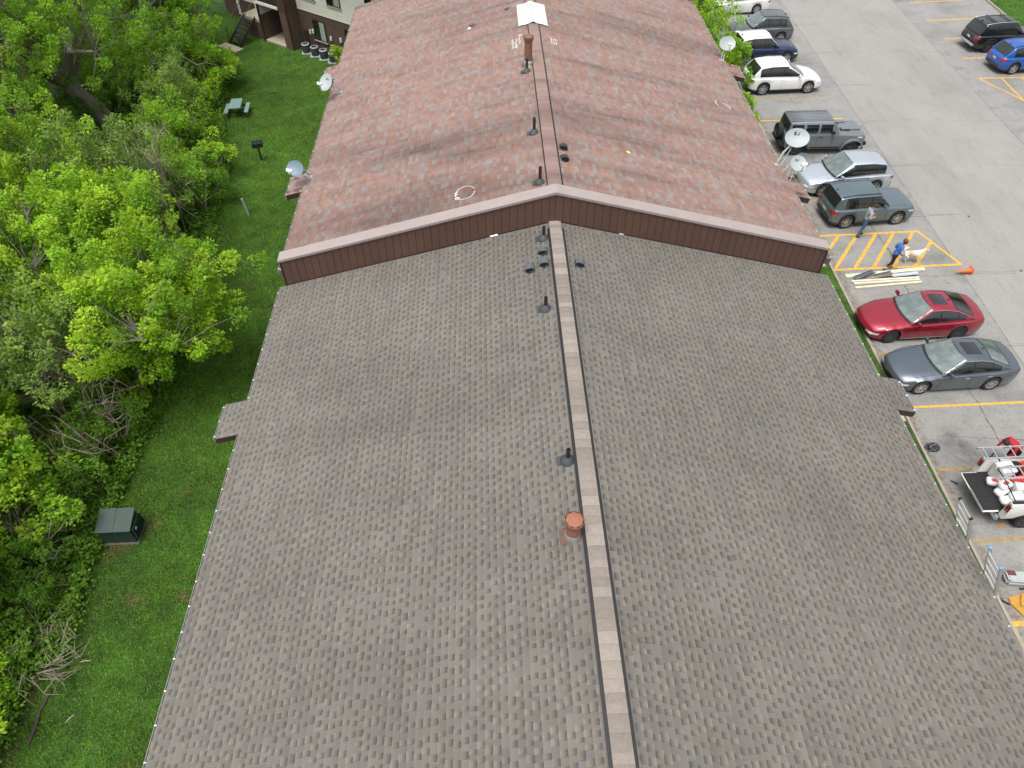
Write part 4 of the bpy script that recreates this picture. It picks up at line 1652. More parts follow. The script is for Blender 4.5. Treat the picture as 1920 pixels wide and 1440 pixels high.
suv = lambda **k: dict(dict(taper=.15, tpow=7, bow=.14, cbow=.14, wroof=.74, cl=.22, rw=.36, tw=.235, clad=1, rbump=1, fplate=False), **k)
buick = suv(L=4.66, W=1.86, wb=2.76, fo=.93, paint=silver_p, top=P((-2.33, .86), (-2.2, 1.04), (-1.0, 1.06), (0, 1.02), (.95, .99), (1.4, .96), (2.0, .84), (2.22, .74), (2.33, .55)),
            cab=P((-2.20, 1.04), (-1.72, 1.52), (-.9, 1.62), (0.1, 1.63), (1.05, 1.0)), wins=[(-.32, .85), (-1.18, -.38), (-1.66, -1.24)], seams=[.9, -.35, -1.3], handles=[-.15, -1.05], win_trim=1, spokes=5, clad=0)
car(buick, 'silver crossover car backing the small satellite dishes', 17.98, 31.55, math.pi + .09, 'car')
reneg = suv(L=4.24, W=1.81, wb=2.57, fo=.84, paint=anvil_p, top=P((-2.12, .92), (-2.05, 1.04), (-1.0, 1.06), (.6, 1.04), (1.0, 1.03), (1.75, .98), (2.02, .92), (2.12, .70)),
            cab=P((-2.06, 1.04), (-1.86, 1.60), (-1.2, 1.67), (.05, 1.67), (.72, 1.04)), wins=[(-.30, .55), (-1.08, -.36), (-1.55, -1.13)], seams=[.58, -.33, -1.2], handles=[-.2, -1.05], wroof=.80,
            rails=1, spokes=5, rim=RIM_S, taper=.10, bow=.08, cbow=.06, boxy=.6, platez=.62)
car(reneg, 'slate blue boxy small crossover standing next to the hatched yellow zone', 18.12, 28.82, .09, 'car')
edge = suv(L=4.68, W=1.93, wb=2.825, fo=.93, paint=white_p, top=P((-2.34, .92), (-2.2, 1.06), (-1.0, 1.08), (.3, 1.04), (.95, 1.02), (1.35, .99), (2.0, .86), (2.24, .76), (2.34, .6)),
           cab=P((-2.18, 1.06), (-1.75, 1.58), (-.9, 1.69), (.02, 1.68), (1.08, 1.03)), wins=[(-.30, .85), (-1.12, -.36), (-1.72, -1.18)], seams=[.85, -.33, -1.25], handles=[-.2, -1.05], rails=0, spokes=5, rw=.37)
car(edge, 'white crossover with dark lower cladding beside the navy car', 18.0, 42.5, .06, 'car')
navy = suv(L=4.41, W=1.81, wb=2.64, fo=.88, paint=navy_p, roof_paint=white_p, top=P((-2.2, .92), (-2.08, 1.04), (-1.0, 1.06), (.5, 1.03), (.9, 1.02), (1.5, .97), (1.95, .88), (2.2, .64)),
           cab=P((-2.06, 1.04), (-1.74, 1.54), (-1.0, 1.63), (.12, 1.63), (.86, 1.02)), wins=[(-.28, .66), (-1.02, -.34), (-1.5, -1.08)], seams=[.7, -.31, -1.18], handles=[-.2, -1.0], rails=0, finblack=1)
car(navy, 'navy blue small crossover with a white roof', 18.0, 46.6, .08, 'car')
compass = suv(L=4.40, W=1.82, wb=2.64, fo=.86, paint=dgrey_p, top=P((-2.2, .92), (-2.08, 1.04), (-1.0, 1.06), (.5, 1.02), (.95, 1.0), (1.6, .94), (2.0, .86), (2.2, .62)),
              cab=P((-2.06, 1.04), (-1.7, 1.54), (-1.0, 1.63), (.05, 1.63), (.92, 1.02)), wins=[(-.28, .7), (-1.02, -.34), (-1.55, -1.08)], seams=[.7, -.31, -1.18], handles=[-.2, -1.0], rails=1, win_trim=1)
car(compass, 'graphite grey crossover with roof rails half behind the leafy shrubs', 18.55, 49.75, math.pi + .03, 'car')
sedanC = dict(sedanA)
sedanC.update(paint=white_p, rim=RIM_S, sunroof=None, spokes=6, sill=0, win_trim=0)
car(sedanC, 'white sedan parked in the last stall past the graphite crossover', 18.2, 54.75, math.pi + .09, 'car')
runner = suv(L=4.83, W=1.92, wb=2.79, fo=.92, paint=black_p, top=P((-2.41, .98), (-2.3, 1.10), (-1.0, 1.12), (.6, 1.10), (1.1, 1.08), (1.9, 1.0), (2.25, .92), (2.41, .7)),
             cab=P((-2.3, 1.10), (-1.98, 1.68), (-1.2, 1.78), (.2, 1.78), (.98, 1.10)), wins=[(-.28, .78), (-1.06, -.34), (-1.8, -1.13)], seams=[.8, -.31, -1.2], handles=[-.2, -1.05], rails=1, rail_m=ALU,
             cl=.27, rw=.385, rim=RIM_D, tpow=9, boxy=.4, wroof=.77, lamp=LAMP)
rt = car(runner, 'black off-road wagon with roof rack rails facing the far grass', 34.45, 48.0, .09, 'car')
for xx in (-1.3, -.3):
    MB().tube([(xx, -.62, 1.84), (xx, .62, 1.84)], .022, 6).build('roof_crossbar', DARKMETAL, rt)
MB().box(-2.52, -2.38, -.85, .85, .46, .62, bev=.03).build('rear_step_bumper', CHROME, rt, smooth=40)
cher = suv(L=4.62, W=1.86, wb=2.70, fo=.93, paint=blue_p, top=P((-2.31, .92), (-2.2, 1.06), (-1.0, 1.06), (.5, 1.02), (1.0, 1.0), (1.6, .95), (2.1, .86), (2.31, .62)),
           cab=P((-2.18, 1.06), (-1.72, 1.56), (-1.0, 1.66), (.1, 1.66), (1.0, 1.02)), wins=[(-.28, .78), (-1.05, -.34), (-1.6, -1.12)], seams=[.78, -.31, -1.2], handles=[-.2, -1.05], rim=RIM_D, rails=1)
car(cher, 'bright blue crossover next to the black off-road wagon', 34.5, 44.75, .09, 'car')

# ---- boxy off-road car with separate flares, ribbed hard top and spare wheel
wr = dict(L=4.30, W=1.62, wb=3.0, fo=.62, rw=.41, tw=.26, cl=.34, paint=wr_p, taper=.06, tpow=8, bow=.02, cbow=.02, boxy=1.0, archgap=.10, shoulder=.05,
          top=P((-2.15, 1.12), (-2.0, 1.22), (.55, 1.22), (.62, 1.20), (2.0, 1.14), (2.15, 1.06)), cab=P((-2.12, 1.22), (-2.06, 1.80), (-1.2, 1.84), (.25, 1.83), (.66, 1.22)),
          wins=[(-.42, .22), (-1.20, -.54), (-1.96, -1.34)], seams=[.35, -.48, -1.26], handles=[-.3, -1.1], handle_m=BLACK, mirror_m=BLACK, wroof=.82, wbelt=.99, rim=RIM_D, win_in=.12, fplate=False, fin=False, platez=.7, rbump=0)
wt = car(wr, 'grey boxy off-road car with ribbed hard top, wide flares and spare wheel', 18.0, 35.35, 0.0, 'car')
for yy in np.linspace(-.55, .55, 8):
    MB().box(-2.0, .2, yy - .022, yy + .022, 1.80, 1.862, bev=.008).build('roof_rib', wr_p, wt)
for sgn in (1, -1):
    for wx in (1.53, -1.47):
        m = MB()
        pr = []
        for a in np.linspace(-15, 195, 14):
            pr.append((wx + .58 * math.cos(R(a)), .41 + .54 * math.sin(R(a))))
        V = []
        for (px, pz) in pr:
            V += [(px, sgn * .79, pz), (px, sgn * .96, pz - .02), (px * 1.0, sgn * .965, pz - .10), (px, sgn * .79, pz - .06)]
        F = []
        for i in range(len(pr) - 1):
            for k in range(3):
                F.append((i * 4 + k, i * 4 + k + 1, i * 4 + 5 + k, i * 4 + 4 + k))
        m.raw(V, F)
        m.build('wheel_flare', wr_p if wx > 0 else TRIM, wt, smooth=40, fix=True)
    MB().box(-.75, .85, sgn * .80 - .04, sgn * .80 + .04, .40, .47, bev=.02).build('side_step', BLACK, wt)
tm, rm = wheel_meshes(.41, .26, RIM_D, 5, '')
wo = put('spare_wheel', tm, wt, M=Matrix.Translation((-2.30, .1, 1.0)) @ Matrix.Rotation(R(90), 4, 'Z'))
put('rim', rm, wo)
MB().box(-2.38, -2.16, -.72, .72, .46, .62, bev=.03).build('rear_bumper', BLACK, wt, smooth=40)
MB().box(2.12, 2.36, -.72, .72, .46, .64, bev=.04).build('front_bumper', BLACK, wt, smooth=40)
for sgn in (1, -1):
    MB().box(1.0, 1.35, sgn * .35 - .1, sgn * .35 + .1, 1.19, 1.225, bev=.01).build('hood_scoop', BLACK, wt)
    MB().box(.82, .95, sgn * .3 - .16, sgn * .3 + .16, 1.20, 1.236, bev=.01).build('hood_vent', BLACK, wt)
MB().box(.75, 1.95, -.36, .36, 1.16, 1.235, bev=.03).build('hood_bulge', wr_p, wt, smooth=40)

# ================================================================ people and dog
SKIN = mat('skin', (0.50, 0.30, 0.22), 0.55)
HAIR_B = mat('hair_auburn', (0.13, 0.055, 0.03), 0.7)


def skin_body(name, J, E, mats, mat_of, parent, sub=2):
    """J: name -> (pos, radius); E: list of (a, b, material index); grown with a Skin modifier and frozen"""
    keys = list(J)
    ix = {k: i for i, k in enumerate(keys)}
    me = bpy.data.meshes.new(name)
    me.from_pydata([J[k][0] for k in keys], [(ix[a], ix[b]) for a, b, _ in E], [])
    o = bpy.data.objects.new(name, me)
    COL.objects.link(o)
    sk = o.modifiers.new('skin', 'SKIN')
    sk.use_smooth_shade = True
    for i, k in enumerate(keys):
        r = J[k][1]
        r = r if isinstance(r, tuple) else (r, r)
        me.skin_vertices[0].data[i].radius = r
        me.skin_vertices[0].data[i].use_root = (i == 0)
    sb = o.modifiers.new('sub', 'SUBSURF')
    sb.levels = sb.render_levels = sub
    dg = bpy.context.evaluated_depsgraph_get()
    me2 = bpy.data.meshes.new_from_object(o.evaluated_get(dg))
    bpy.data.objects.remove(o)
    me2.name = name
    me2.materials.clear()
    for m in mats:
        me2.materials.append(m)
    segs = [(Vector(J[a][0]), Vector(J[b][0]), mi, (J[a][1] if not isinstance(J[a][1], tuple) else J[a][1][0])) for a, b, mi in E]
    idx = []
    for p in me2.polygons:
        c = p.center
        best, bi = 1e9, 0
        for a, b, mi, r in segs:
            d = b - a
            t = max(0, min(1, (c - a).dot(d) / max(d.length_squared, 1e-9)))
            ds = (c - (a + d * t)).length - r * .3
            if ds < best:
                best, bi = ds, mi
        idx.append(bi)
    me2.polygons.foreach_set('material_index', idx)
    me2.polygons.foreach_set('use_smooth', [True] * len(idx))
    return put(name, me2, parent)


def hand(J, E, wrist, key, fwd, side, up, mi, curl=0.5):
    """palm and five unequal bent fingers rooted at the wrist joint"""
    w_ = Vector(J[wrist][0])
    fwd, side, up = Vector(fwd).normalized(), Vector(side).normalized(), Vector(up).normalized()
    pk = key + 'palm'
    J[pk] = (tuple(w_ + fwd * .055), (.030, .018))
    E.append((wrist, pk, mi))
    for k, (off, ln) in enumerate(((-.030, .062), (-.010, .076), (.010, .080), (.030, .072))):
        a = w_ + fwd * .092 + side * off
        b = a + (fwd * (1 - .3 * curl) - up * .5 * curl).normalized() * ln * .5
        c = b + (fwd * (1 - curl) - up * (.4 + curl)).normalized() * ln * .5
        for nm, p, r in (('a', a, .010), ('b', b, .009), ('c', c, .008)):
            J[f'{key}f{k}{nm}'] = (tuple(p), r)
        E += [(pk, f'{key}f{k}a', mi), (f'{key}f{k}a', f'{key}f{k}b', mi), (f'{key}f{k}b', f'{key}f{k}c', mi)]
    a = w_ + fwd * .035 - side * .036
    b = a + (fwd * .8 - side * .5).normalized() * .035
    c = b + (fwd * 1 - side * .1 - up * .3).normalized() * .03
    for nm, p, r in (('a', a, .012), ('b', b, .0105), ('c', c, .009)):
        J[f'{key}t{nm}'] = (tuple(p), r)
    E += [(pk, key + 'ta', mi), (key + 'ta', key + 'tb', mi), (key + 'tb', key + 'tc', mi)]


def face(parent, c, fwd, s=1.0):
    c, fwd = Vector(c), Vector(fwd).normalized()
    lf = Vector((0, 0, 1)).cross(fwd).normalized()
    up = fwd.cross(lf)
    for sg in (1, -1):
        M = Matrix.Translation(c + fwd * .088 * s + lf * sg * .032 * s + up * .005)
        MB().lathe([(.001, -.008), (.009, 0), (.001, .008)], 8, M).build('eye', BLACK, parent)
        M = Matrix.Translation(c + lf * sg * .082 * s - up * .01)
        MB().box(-.02, .02, -.01, .01, -.03, .03, bev=.008, M=M).build('ear', SKIN, parent, smooth=60)
    n = MB()
    n.raw([c + fwd * .095 * s + up * .01, c + fwd * .115 * s - up * .03, c + fwd * .09 * s - up * .04 + lf * .016, c + fwd * .09 * s - up * .04 - lf * .016], [(0, 1, 2), (0, 3, 1), (1, 3, 2)])
    n.build('nose', SKIN, parent)
    MB().box(-.004, .004, -.022, .022, -.004, .004, M=Matrix.Translation(c + fwd * .088 * s - up * .062)).build('mouth', mat('lips', (.35, .12, .1), .6), parent)


# ---- man looking down at what he holds, standing beside the slate crossover
tshirt = mat('grey_blue_tee', (0.27, 0.31, 0.36), 0.9, noise=.12, scale=9)
jeans = mat('blue_jeans', (0.055, 0.11, 0.20), 0.9, noise=.2, scale=12)
boots = mat('dark_shoes', (0.018, 0.018, 0.02), 0.7)
t = thing('person', 'man in grey-blue tee, jeans and dark cap looking down at his hands', 'person', (17.46, 27.22, 0), -.12)
J = dict(pelvis=((0, 0, .95), (.15, .11)), waist=((.0, 0, 1.10), (.145, .105)), chest=((.03, 0, 1.33), (.175, .12)), neckb=((.055, 0, 1.47), (.075, .065)), neck=((.085, 0, 1.53), .055), head=((.125, 0, 1.615), (.085, .085)), crown=((.135, 0, 1.71), (.075, .078)),
         lsh=((.03, .19, 1.42), .075), lel=((-.02, .27, 1.15), .052), lwr=((.21, .12, 1.13), .034), rsh=((.03, -.19, 1.42), .075), rel=((-.02, -.27, 1.15), .052), rwr=((.21, -.10, 1.13), .034), lsl=((-.0, .245, 1.27), .066), rsl=((-.0, -.245, 1.27), .066),
         lhip=((.0, .10, .88), .105), lkn=((.06, .11, .50), .070), lan=((.02, .12, .10), .048), ltoe=((.19, .14, .045), .042), lheel=((-.03, .12, .05), .045),
         rhip=((-.01, -.10, .88), .105), rkn=((-.05, -.12, .49), .070), ran=((-.18, -.13, .10), .048), rtoe=((-.02, -.16, .045), .042), rheel=((-.23, -.13, .05), .045))
E_ = [('pelvis', 'waist', 0), ('waist', 'chest', 0), ('chest', 'neckb', 0), ('neckb', 'neck', 1), ('neck', 'head', 1), ('head', 'crown', 1), ('chest', 'lsh', 0), ('lsh', 'lsl', 0), ('lsl', 'lel', 1), ('lel', 'lwr', 1), ('chest', 'rsh', 0), ('rsh', 'rsl', 0), ('rsl', 'rel', 1), ('rel', 'rwr', 1),
      ('pelvis', 'lhip', 2), ('lhip', 'lkn', 2), ('lkn', 'lan', 2), ('lan', 'ltoe', 3), ('lan', 'lheel', 3), ('pelvis', 'rhip', 2), ('rhip', 'rkn', 2), ('rkn', 'ran', 2), ('ran', 'rtoe', 3), ('ran', 'rheel', 3)]
hand(J, E_, 'lwr', 'lh', (.9, -.3, .1), (0, .3, 1), (-.2, 1, 0), 1, .7)
hand(J, E_, 'rwr', 'rh', (.9, .3, .1), (0, -.3, 1), (-.2, -1, 0), 1, .7)
b = skin_body('body', J, E_, [tshirt, SKIN, jeans, boots], None, t)
face(t, (.13, 0, 1.63), (.85, 0, -.5))
capm = MB()
capm.lathe([(.103, -.02), (.105, .03), (.09, .075), (.05, .10), (.001, .108)], 16, Matrix.Translation((.130, 0, 1.66)) @ Matrix.Rotation(R(22), 4, 'Y'))
capm.prism([(.06, -.075), (.15, -.07), (.19, -.03), (.19, .03), (.15, .07), (.06, .075)], -.015, -.003, M=Matrix.Translation((.130, 0, 1.655)) @ Matrix.Rotation(R(22), 4, 'Y'))
capm.build('cap', mat('dark_cap', (.03, .026, .026), .85), t, smooth=50)
put('phone', MB().box(-.035, .035, -.012 - .07, .07, -.005, .005, bev=.004).mesh('phone', BLACK), None, M=t.matrix_basis @ Matrix.Translation((.325, .01, 1.145)) @ Matrix.Rotation(R(-25), 4, 'Y'), label='small dark phone in the hands of the man with the cap', cat='phone')

# ---- woman in blue sweater striding with the dog
swt = mat('blue_sweater', (0.055, 0.15, 0.46), 0.9, noise=.15, scale=10)
blk = mat('black_leggings', (0.012, 0.012, 0.016), 0.85)
shoe = mat('brown_sandals', (0.09, 0.045, 0.035), 0.7)
t = thing('person', 'woman in blue sweater and black cropped leggings walking beside a dog', 'person', (17.80, 24.70, 0), .05)
J = dict(pelvis=((.04, 0, .90), (.15, .115)), waist=((.08, 0, 1.04), (.145, .11)), chest=((.13, 0, 1.24), (.165, .12)), neckb=((.18, 0, 1.37), (.065, .06)), neck=((.205, 0, 1.42), .05), head=((.245, 0, 1.505), (.08, .08)), crown=((.25, 0, 1.60), (.072, .075)),
         lsh=((.13, .165, 1.32), .07), lel=((.08, .24, 1.07), .055), lwr=((.27, .24, .95), .042), rsh=((.13, -.165, 1.32), .07), rel=((.06, -.22, 1.07), .055), rwr=((.22, -.20, .93), .042),
         hem=((.05, 0, .80), (.165, .125)),
         lhip=((.06, .085, .80), .10), lkn=((.19, .09, .46), .064), lca=((.15, .09, .22), .05), lan=((.13, .09, .09), .036), ltoe=((.29, .10, .035), .034), lheel=((.09, .09, .04), .036),
         rhip=((.02, -.085, .80), .10), rkn=((-.0, -.09, .45), .064), rca=((-.14, -.09, .28), .05), ran=((-.235, -.09, .16), .036), rtoe=((-.15, -.10, .035), .034), rheel=((-.29, -.09, .13), .034))
E_ = [('pelvis', 'waist', 0), ('waist', 'chest', 0), ('chest', 'neckb', 0), ('neckb', 'neck', 1), ('neck', 'head', 1), ('head', 'crown', 1), ('chest', 'lsh', 0), ('lsh', 'lel', 0), ('lel', 'lwr', 0), ('chest', 'rsh', 0), ('rsh', 'rel', 0), ('rel', 'rwr', 0),
      ('pelvis', 'hem', 0), ('hem', 'lhip', 2), ('lhip', 'lkn', 2), ('lkn', 'lca', 2), ('lca', 'lan', 1), ('lan', 'ltoe', 3), ('lan', 'lheel', 3), ('hem', 'rhip', 2), ('rhip', 'rkn', 2), ('rkn', 'rca', 2), ('rca', 'ran', 1), ('ran', 'rtoe', 3), ('ran', 'rheel', 3)]
hand(J, E_, 'lwr', 'lh', (.8, 0, -.4), (0, 1, 0), (.4, 0, .8), 1, .8)
hand(J, E_, 'rwr', 'rh', (.7, 0, -.6), (0, -1, 0), (.5, 0, .7), 1, .8)
skin_body('body', J, E_, [swt, SKIN, blk, shoe], None, t)
face(t, (.25, 0, 1.53), (1, 0, -.15))
h = MB()
h.lathe([(.10, -.13), (.108, -.05), (.105, .03), (.085, .075), (.045, .10), (.001, .105)], 18, Matrix.Translation((.228, 0, 1.565)) @ Matrix.Rotation(R(-18), 4, 'Y'))
h.build('hair', HAIR_B, t, smooth=60)

# ---- pale dog walking
cream = mat('dog_coat', (0.70, 0.62, 0.52), 0.9, noise=.06, scale=14)
tan = mat('dog_coat_tan', (0.56, 0.40, 0.24), 0.9, noise=.1, scale=14)
t = thing('dog', 'pale cream dog with tan patches walking beside the woman', 'dog', (18.98, 25.22, 0), -.04)
J = dict(rump=((-.30, 0, .50), (.115, .13)), loin=((-.08, 0, .50), (.105, .12)), ribs=((.14, 0, .47), (.125, .155)), chest=((.29, 0, .49), (.11, .14)), neck=((.41, 0, .60), (.075, .085)), poll=((.50, 0, .68), (.07, .075)), brow=((.57, 0, .68), .062), muz=((.66, 0, .645), .036), nose=((.71, 0, .635), .028),
         tail0=((-.38, 0, .56), .045), tail1=((-.44, 0, .67), .05), tail2=((-.36, .02, .76), .055), tail3=((-.24, .03, .78), .03),
         lfs=((.25, .09, .40), .065), lfe=((.20, .10, .27), .042), lfk=((.26, .10, .15), .028), lfp=((.25, .10, .045), .026), lft=((.29, .10, .025), .028),
         rfs=((.25, -.09, .40), .065), rfe=((.26, -.10, .27), .042), rfk=((.36, -.10, .15), .028), rfp=((.39, -.10, .045), .026), rft=((.43, -.10, .025), .028),
         lhs=((-.28, .085, .42), .085), lhk=((-.20, .10, .30), .055), lhh=((-.36, .10, .19), .030), lhp=((-.35, .10, .045), .026), lht=((-.31, .10, .025), .028),
         rhs=((-.28, -.085, .42), .085), rhk=((-.16, -.10, .30), .055), rhh=((-.26, -.10, .19), .030), rhp=((-.20, -.10, .045), .026), rht=((-.16, -.10, .025), .028))
ch = lambda *k, m=0: [(a, b, m) for a, b in zip(k[:-1], k[1:])]
E_ = ch('rump', 'loin', m=1) + ch('loin', 'ribs', 'chest', 'neck', 'poll', 'brow', 'muz', 'nose') + ch('rump', 'tail0', 'tail1', 'tail2', 'tail3') + ch('chest', 'lfs', 'lfe', 'lfk', 'lfp', 'lft') + ch('chest', 'rfs', 'rfe', 'rfk', 'rfp', 'rft') + ch('rump', 'lhs', 'lhk', 'lhh', 'lhp', 'lht') + ch('rump', 'rhs', 'rhk', 'rhh', 'rhp', 'rht')
skin_body('body', J, E_, [cream, tan], None, t)
for sg in (1, -1):
    MB().raw([Vector(p) for p in ((.50, sg * .05, .74), (.56, sg * .06, .74), (.53, sg * .10, .64), (.515, sg * .075, .74))], [(0, 1, 2), (1, 3, 2), (3, 0, 2), (0, 3, 1)]) if False else None
    e = MB()
    e.raw([Vector(p) for p in ((.49, sg * .05, .745), (.56, sg * .055, .745), (.53, sg * .105, .635), (.525, sg * .075, .755))], [(0, 1, 2), (1, 3, 2), (3, 0, 2), (0, 3, 1)])
    e.build('ear', tan, t)
    MB().lathe([(.001, -.01), (.01, 0), (.001, .01)], 8, Matrix.Translation((.615, sg * .036, .70))).build('eye', BLACK, t)
MB().lathe([(.001, -.012), (.014, 0), (.001, .012)], 8, Matrix.Translation((.737, 0, .642))).build('nose_pad', BLACK, t)

# ================================================================ work materials on the lot
lum = mat('pale_lumber', (0.60, 0.58, 0.42), 0.8, noise=.12, scale=3, stretch=(1, 6, 6))


def board(label, a, b, wd, th, z, m_, name='lumber_board', cat='board', gap=True):
    a, b = Vector((*a, z)), Vector((*b, z))
    d = b - a
    put(name, MB().box(0, d.length, -wd / 2, wd / 2, 0, th, bev=.006).mesh(name, m_), None, loc=a, rz=math.atan2(d.y, d.x), label=label, cat=cat)


board('longest pale lumber board, lying beside the hatched zone line', (15.72, 24.22), (19.45, 24.62), .2, .09, .006, lum)
board('pale lumber board on top of the front pair, under the metal flashing', (15.85, 23.86), (18.95, 24.02), .11, .09, .006, lum)
board('pale lumber board, middle one of the front three', (15.90, 23.70), (18.92, 23.88), .11, .09, .006, lum)
board('pale lumber board lying apart, closest to the red sedan', (15.86, 23.42), (18.93, 23.72), .10, .09, .006, lum)
galv = mat('galvanised_sheet', (0.30, 0.34, 0.38), 0.35, 0.7, noise=.15, scale=8)
galv_l = mat('pale_blue_panel', (0.52, 0.60, 0.68), 0.4, 0.3)


def trough(label, a, b, wd, h, z, m_):
    a, b = Vector((*a, z)), Vector((*b, z))
    d = b - a
    m = MB()
    n = 0.012
    for (y0, y1, z0, z1) in ((-wd / 2, wd / 2, 0, n), (-wd / 2, -wd / 2 + n, n, h), (wd / 2 - n, wd / 2, n, h), (-.006, .006, n, h * .8)):
        m.box(0, d.length, y0, y1, z0, z1)
    put('metal_trough', m.mesh('metal_trough', m_), None, loc=a, rz=math.atan2(d.y, d.x), label=label, cat='gutter piece')


trough('dark galvanised gutter piece lying aslant across the lumber end', (16.05, 23.98), (17.05, 24.42), .2, .1, .105, galv)
trough('galvanised gutter piece in the middle of the lumber pile', (16.9, 24.05), (17.8, 24.28), .2, .1, .105, galv)
put('metal_sheet', MB().box(0, 1.25, -.09, .09, 0, .05, bev=.03).mesh('metal_sheet', galv_l), None, loc=(17.75, 24.12, .1), rz=.12, label='pale blue rounded metal sheet on the lumber pile', cat='metal sheet')
cdb = mat('cardboard', (0.36, 0.24, 0.13), 0.9)
put('cardboard_strip', MB().box(0, 1.0, -.06, .06, 0, .02).mesh('cardboard_strip', cdb), None, loc=(16.75, 23.99, .12), rz=.2, label='brown cardboard strip between the gutter pieces', cat='cardboard')

# traffic cone lying on its side
ora = mat('cone_orange', (0.80, 0.13, 0.03), 0.6, noise=.1, scale=6)
t = thing('traffic_cone', 'orange traffic cone lying on its side in the driving lane', 'traffic cone', (21.4, 24.32, .165), .12)
Mx = Matrix.Rotation(R(-90), 4, 'Y') @ Matrix.Rotation(R(0), 4, 'Z')
MB().lathe([(.125, .02), (.12, .04), (.035, .66), (.02, .68), (.001, .68)], 20, Mx).build('cone', ora, t, smooth=40)
MB().box(-.16, .16, -.16, .16, -.01, .025, bev=.012, M=Mx).build('base', ora, t, smooth=40)

# black rubber mat / crumpled sheet near kerb
t = thing('crumpled_bag', 'crumpled black plastic bag on the lot beside the kerb', 'bag', (15.50, 14.72, 0))
m = MB()
NU, NV = 16, 9
V = []
for j in range(NV + 1):
    ph = math.pi * .5 * j / NV
    for i in range(NU):
        th = 2 * math.pi * i / NU
        q = 1 + .16 * math.sin(3 * th + 2 * j) + .1 * math.sin(5 * th - j) + rnd.uniform(-.05, .05)
        V.append((.25 * q * math.cos(th) * math.cos(ph) ** .6, .17 * q * math.sin(th) * math.cos(ph) ** .6, max(.004, .16 * math.sin(ph) * (1 + .25 * math.sin(2.2 * th + j)))))
F = [(j * NU + i, j * NU + (i + 1) % NU, (j + 1) * NU + (i + 1) % NU, (j + 1) * NU + i) for j in range(NV) for i in range(NU)]
m.raw(V, F)
m.build('sheet', mat('black_bag', (.02, .024, .028), .4), t)
MB().tube([(-.12, -.02, .15), (0, .02, .20), (.14, .06, .14)], .012, 6).build('tie_strap', galv, t)

# ladders leaning on the right eave
lad_end = mat('ladder_blue_cap', (0.12, 0.30, 0.62), 0.5)


def ladder(label, ya, yb, ztop, xb, cap):
    xe, ze = 11.02, 5.46
    t = thing('ladder', label, 'ladder', (xb, (ya + yb) / 2, 0.055))
    k = (xe - xb) / ze
    half = abs(yb - ya) / 2
    for sg in (1, -1):
        p0, p1 = Vector((0, sg * half, 0)), Vector((k * ztop, sg * half, ztop))
        m = MB()
        d = (p1 - p0)
        Mx = Matrix.Translation(p0) @ d.to_track_quat('Z', 'X').to_matrix().to_4x4()
        m.box(-.035, .035, -.016, .016, 0, d.length, M=Mx)
        m.build('rail', ALU, t)
        MB().box(-.04, .04, -.022, .022, d.length - .06, d.length + .01, M=Mx, bev=.006).build('end_cap', cap, t)
    z = .25
    while z < ztop - .05:
        MB().tube([(k * z, -half, z), (k * z, half, z)], .017, 8).build('rung', ALU, t, smooth=50)
        z += .30
    return t


ladder('aluminium extension ladder with dark capped top leaning on eave behind the pickup', 8.14, 8.68, 6.3, 13.2, BLACK)
ladder('aluminium extension ladder with blue end caps leaning on eave by the foam boards', 6.80, 7.28, 6.5, 13.2, lad_end)

# ---- pickup, tailgate down, bed loaded
t = pick = thing('pickup_truck', 'white pickup truck with its black-lined tailgate down and loaded bed', 'pickup', (19.0, 12.42, 0), 0.0)
trk = MB()
# bed: floor, side walls with outer skin, front wall
LX = -2.95
for sg in (1, -1):
    m = MB()
    prof = [(.72, .60), (.95, .55), (1.0, .80), (.985, 1.15), (.93, 1.33), (.80, 1.345), (.78, 1.30), (.78, .72)]
    V = [(xx, sg * a, b) for xx in (LX, -.95) for a, b in prof]
    n = len(prof)
    # wheel arch in the outer skin: split lengthwise
    xs_ = [LX, -2.62, -2.55, -2.40, -2.2, -2.0, -1.8, -1.6, -1.45, -1.38, -.95]
    V = []
    for xx in xs_:
        for a, b in prof:
            zz = b
            if abs(xx + 2.0) < .46 and b < .95:
                arch = .42 + math.sqrt(max(0, .5 ** 2 - (xx + 2.0) ** 2)) if abs(xx + 2.0) < .5 else 0
                zz = max(b, min(arch, 1.0)) if b < .9 and a > .9 else b
            V.append((xx, sg * a, zz))
    F = []
    for i in range(len(xs_) - 1):
        for k in range(n):
            F.append((i * n + k, i * n + (k + 1) % n, (i + 1) * n + (k + 1) % n, (i + 1) * n + k))
    F += [tuple(range(n)), tuple((len(xs_) - 1) * n + k for k in range(n))]
    m.raw(V, F)
    m.build('bed_side', white_p, t, smooth=35, fix=True)
    MB().box(LX + .02, -.97, sg * .86 - .055, sg * .86 + .055, 1.34, 1.362, bev=.008).build('bed_rail_cap', BLACK, t)
    m = MB()
    m.box(LX - .03, LX + .10, sg * .90 - .075, sg * .90 + .09, .90, 1.24, bev=.03)
    m.build('taillight', TAIL, t, smooth=50)
MB().box(LX, -.95, -.775, .775, .60, .70).build('bed_floor', BLACK, t)
MB().box(-.99, -.93, -.95, .95, .60, 1.36, bev=.02).build('bed_front_wall', white_p, t)
MB().box(LX - .02, -.95, -.70, .70, .42, .598).build('frame', BLACK, t)
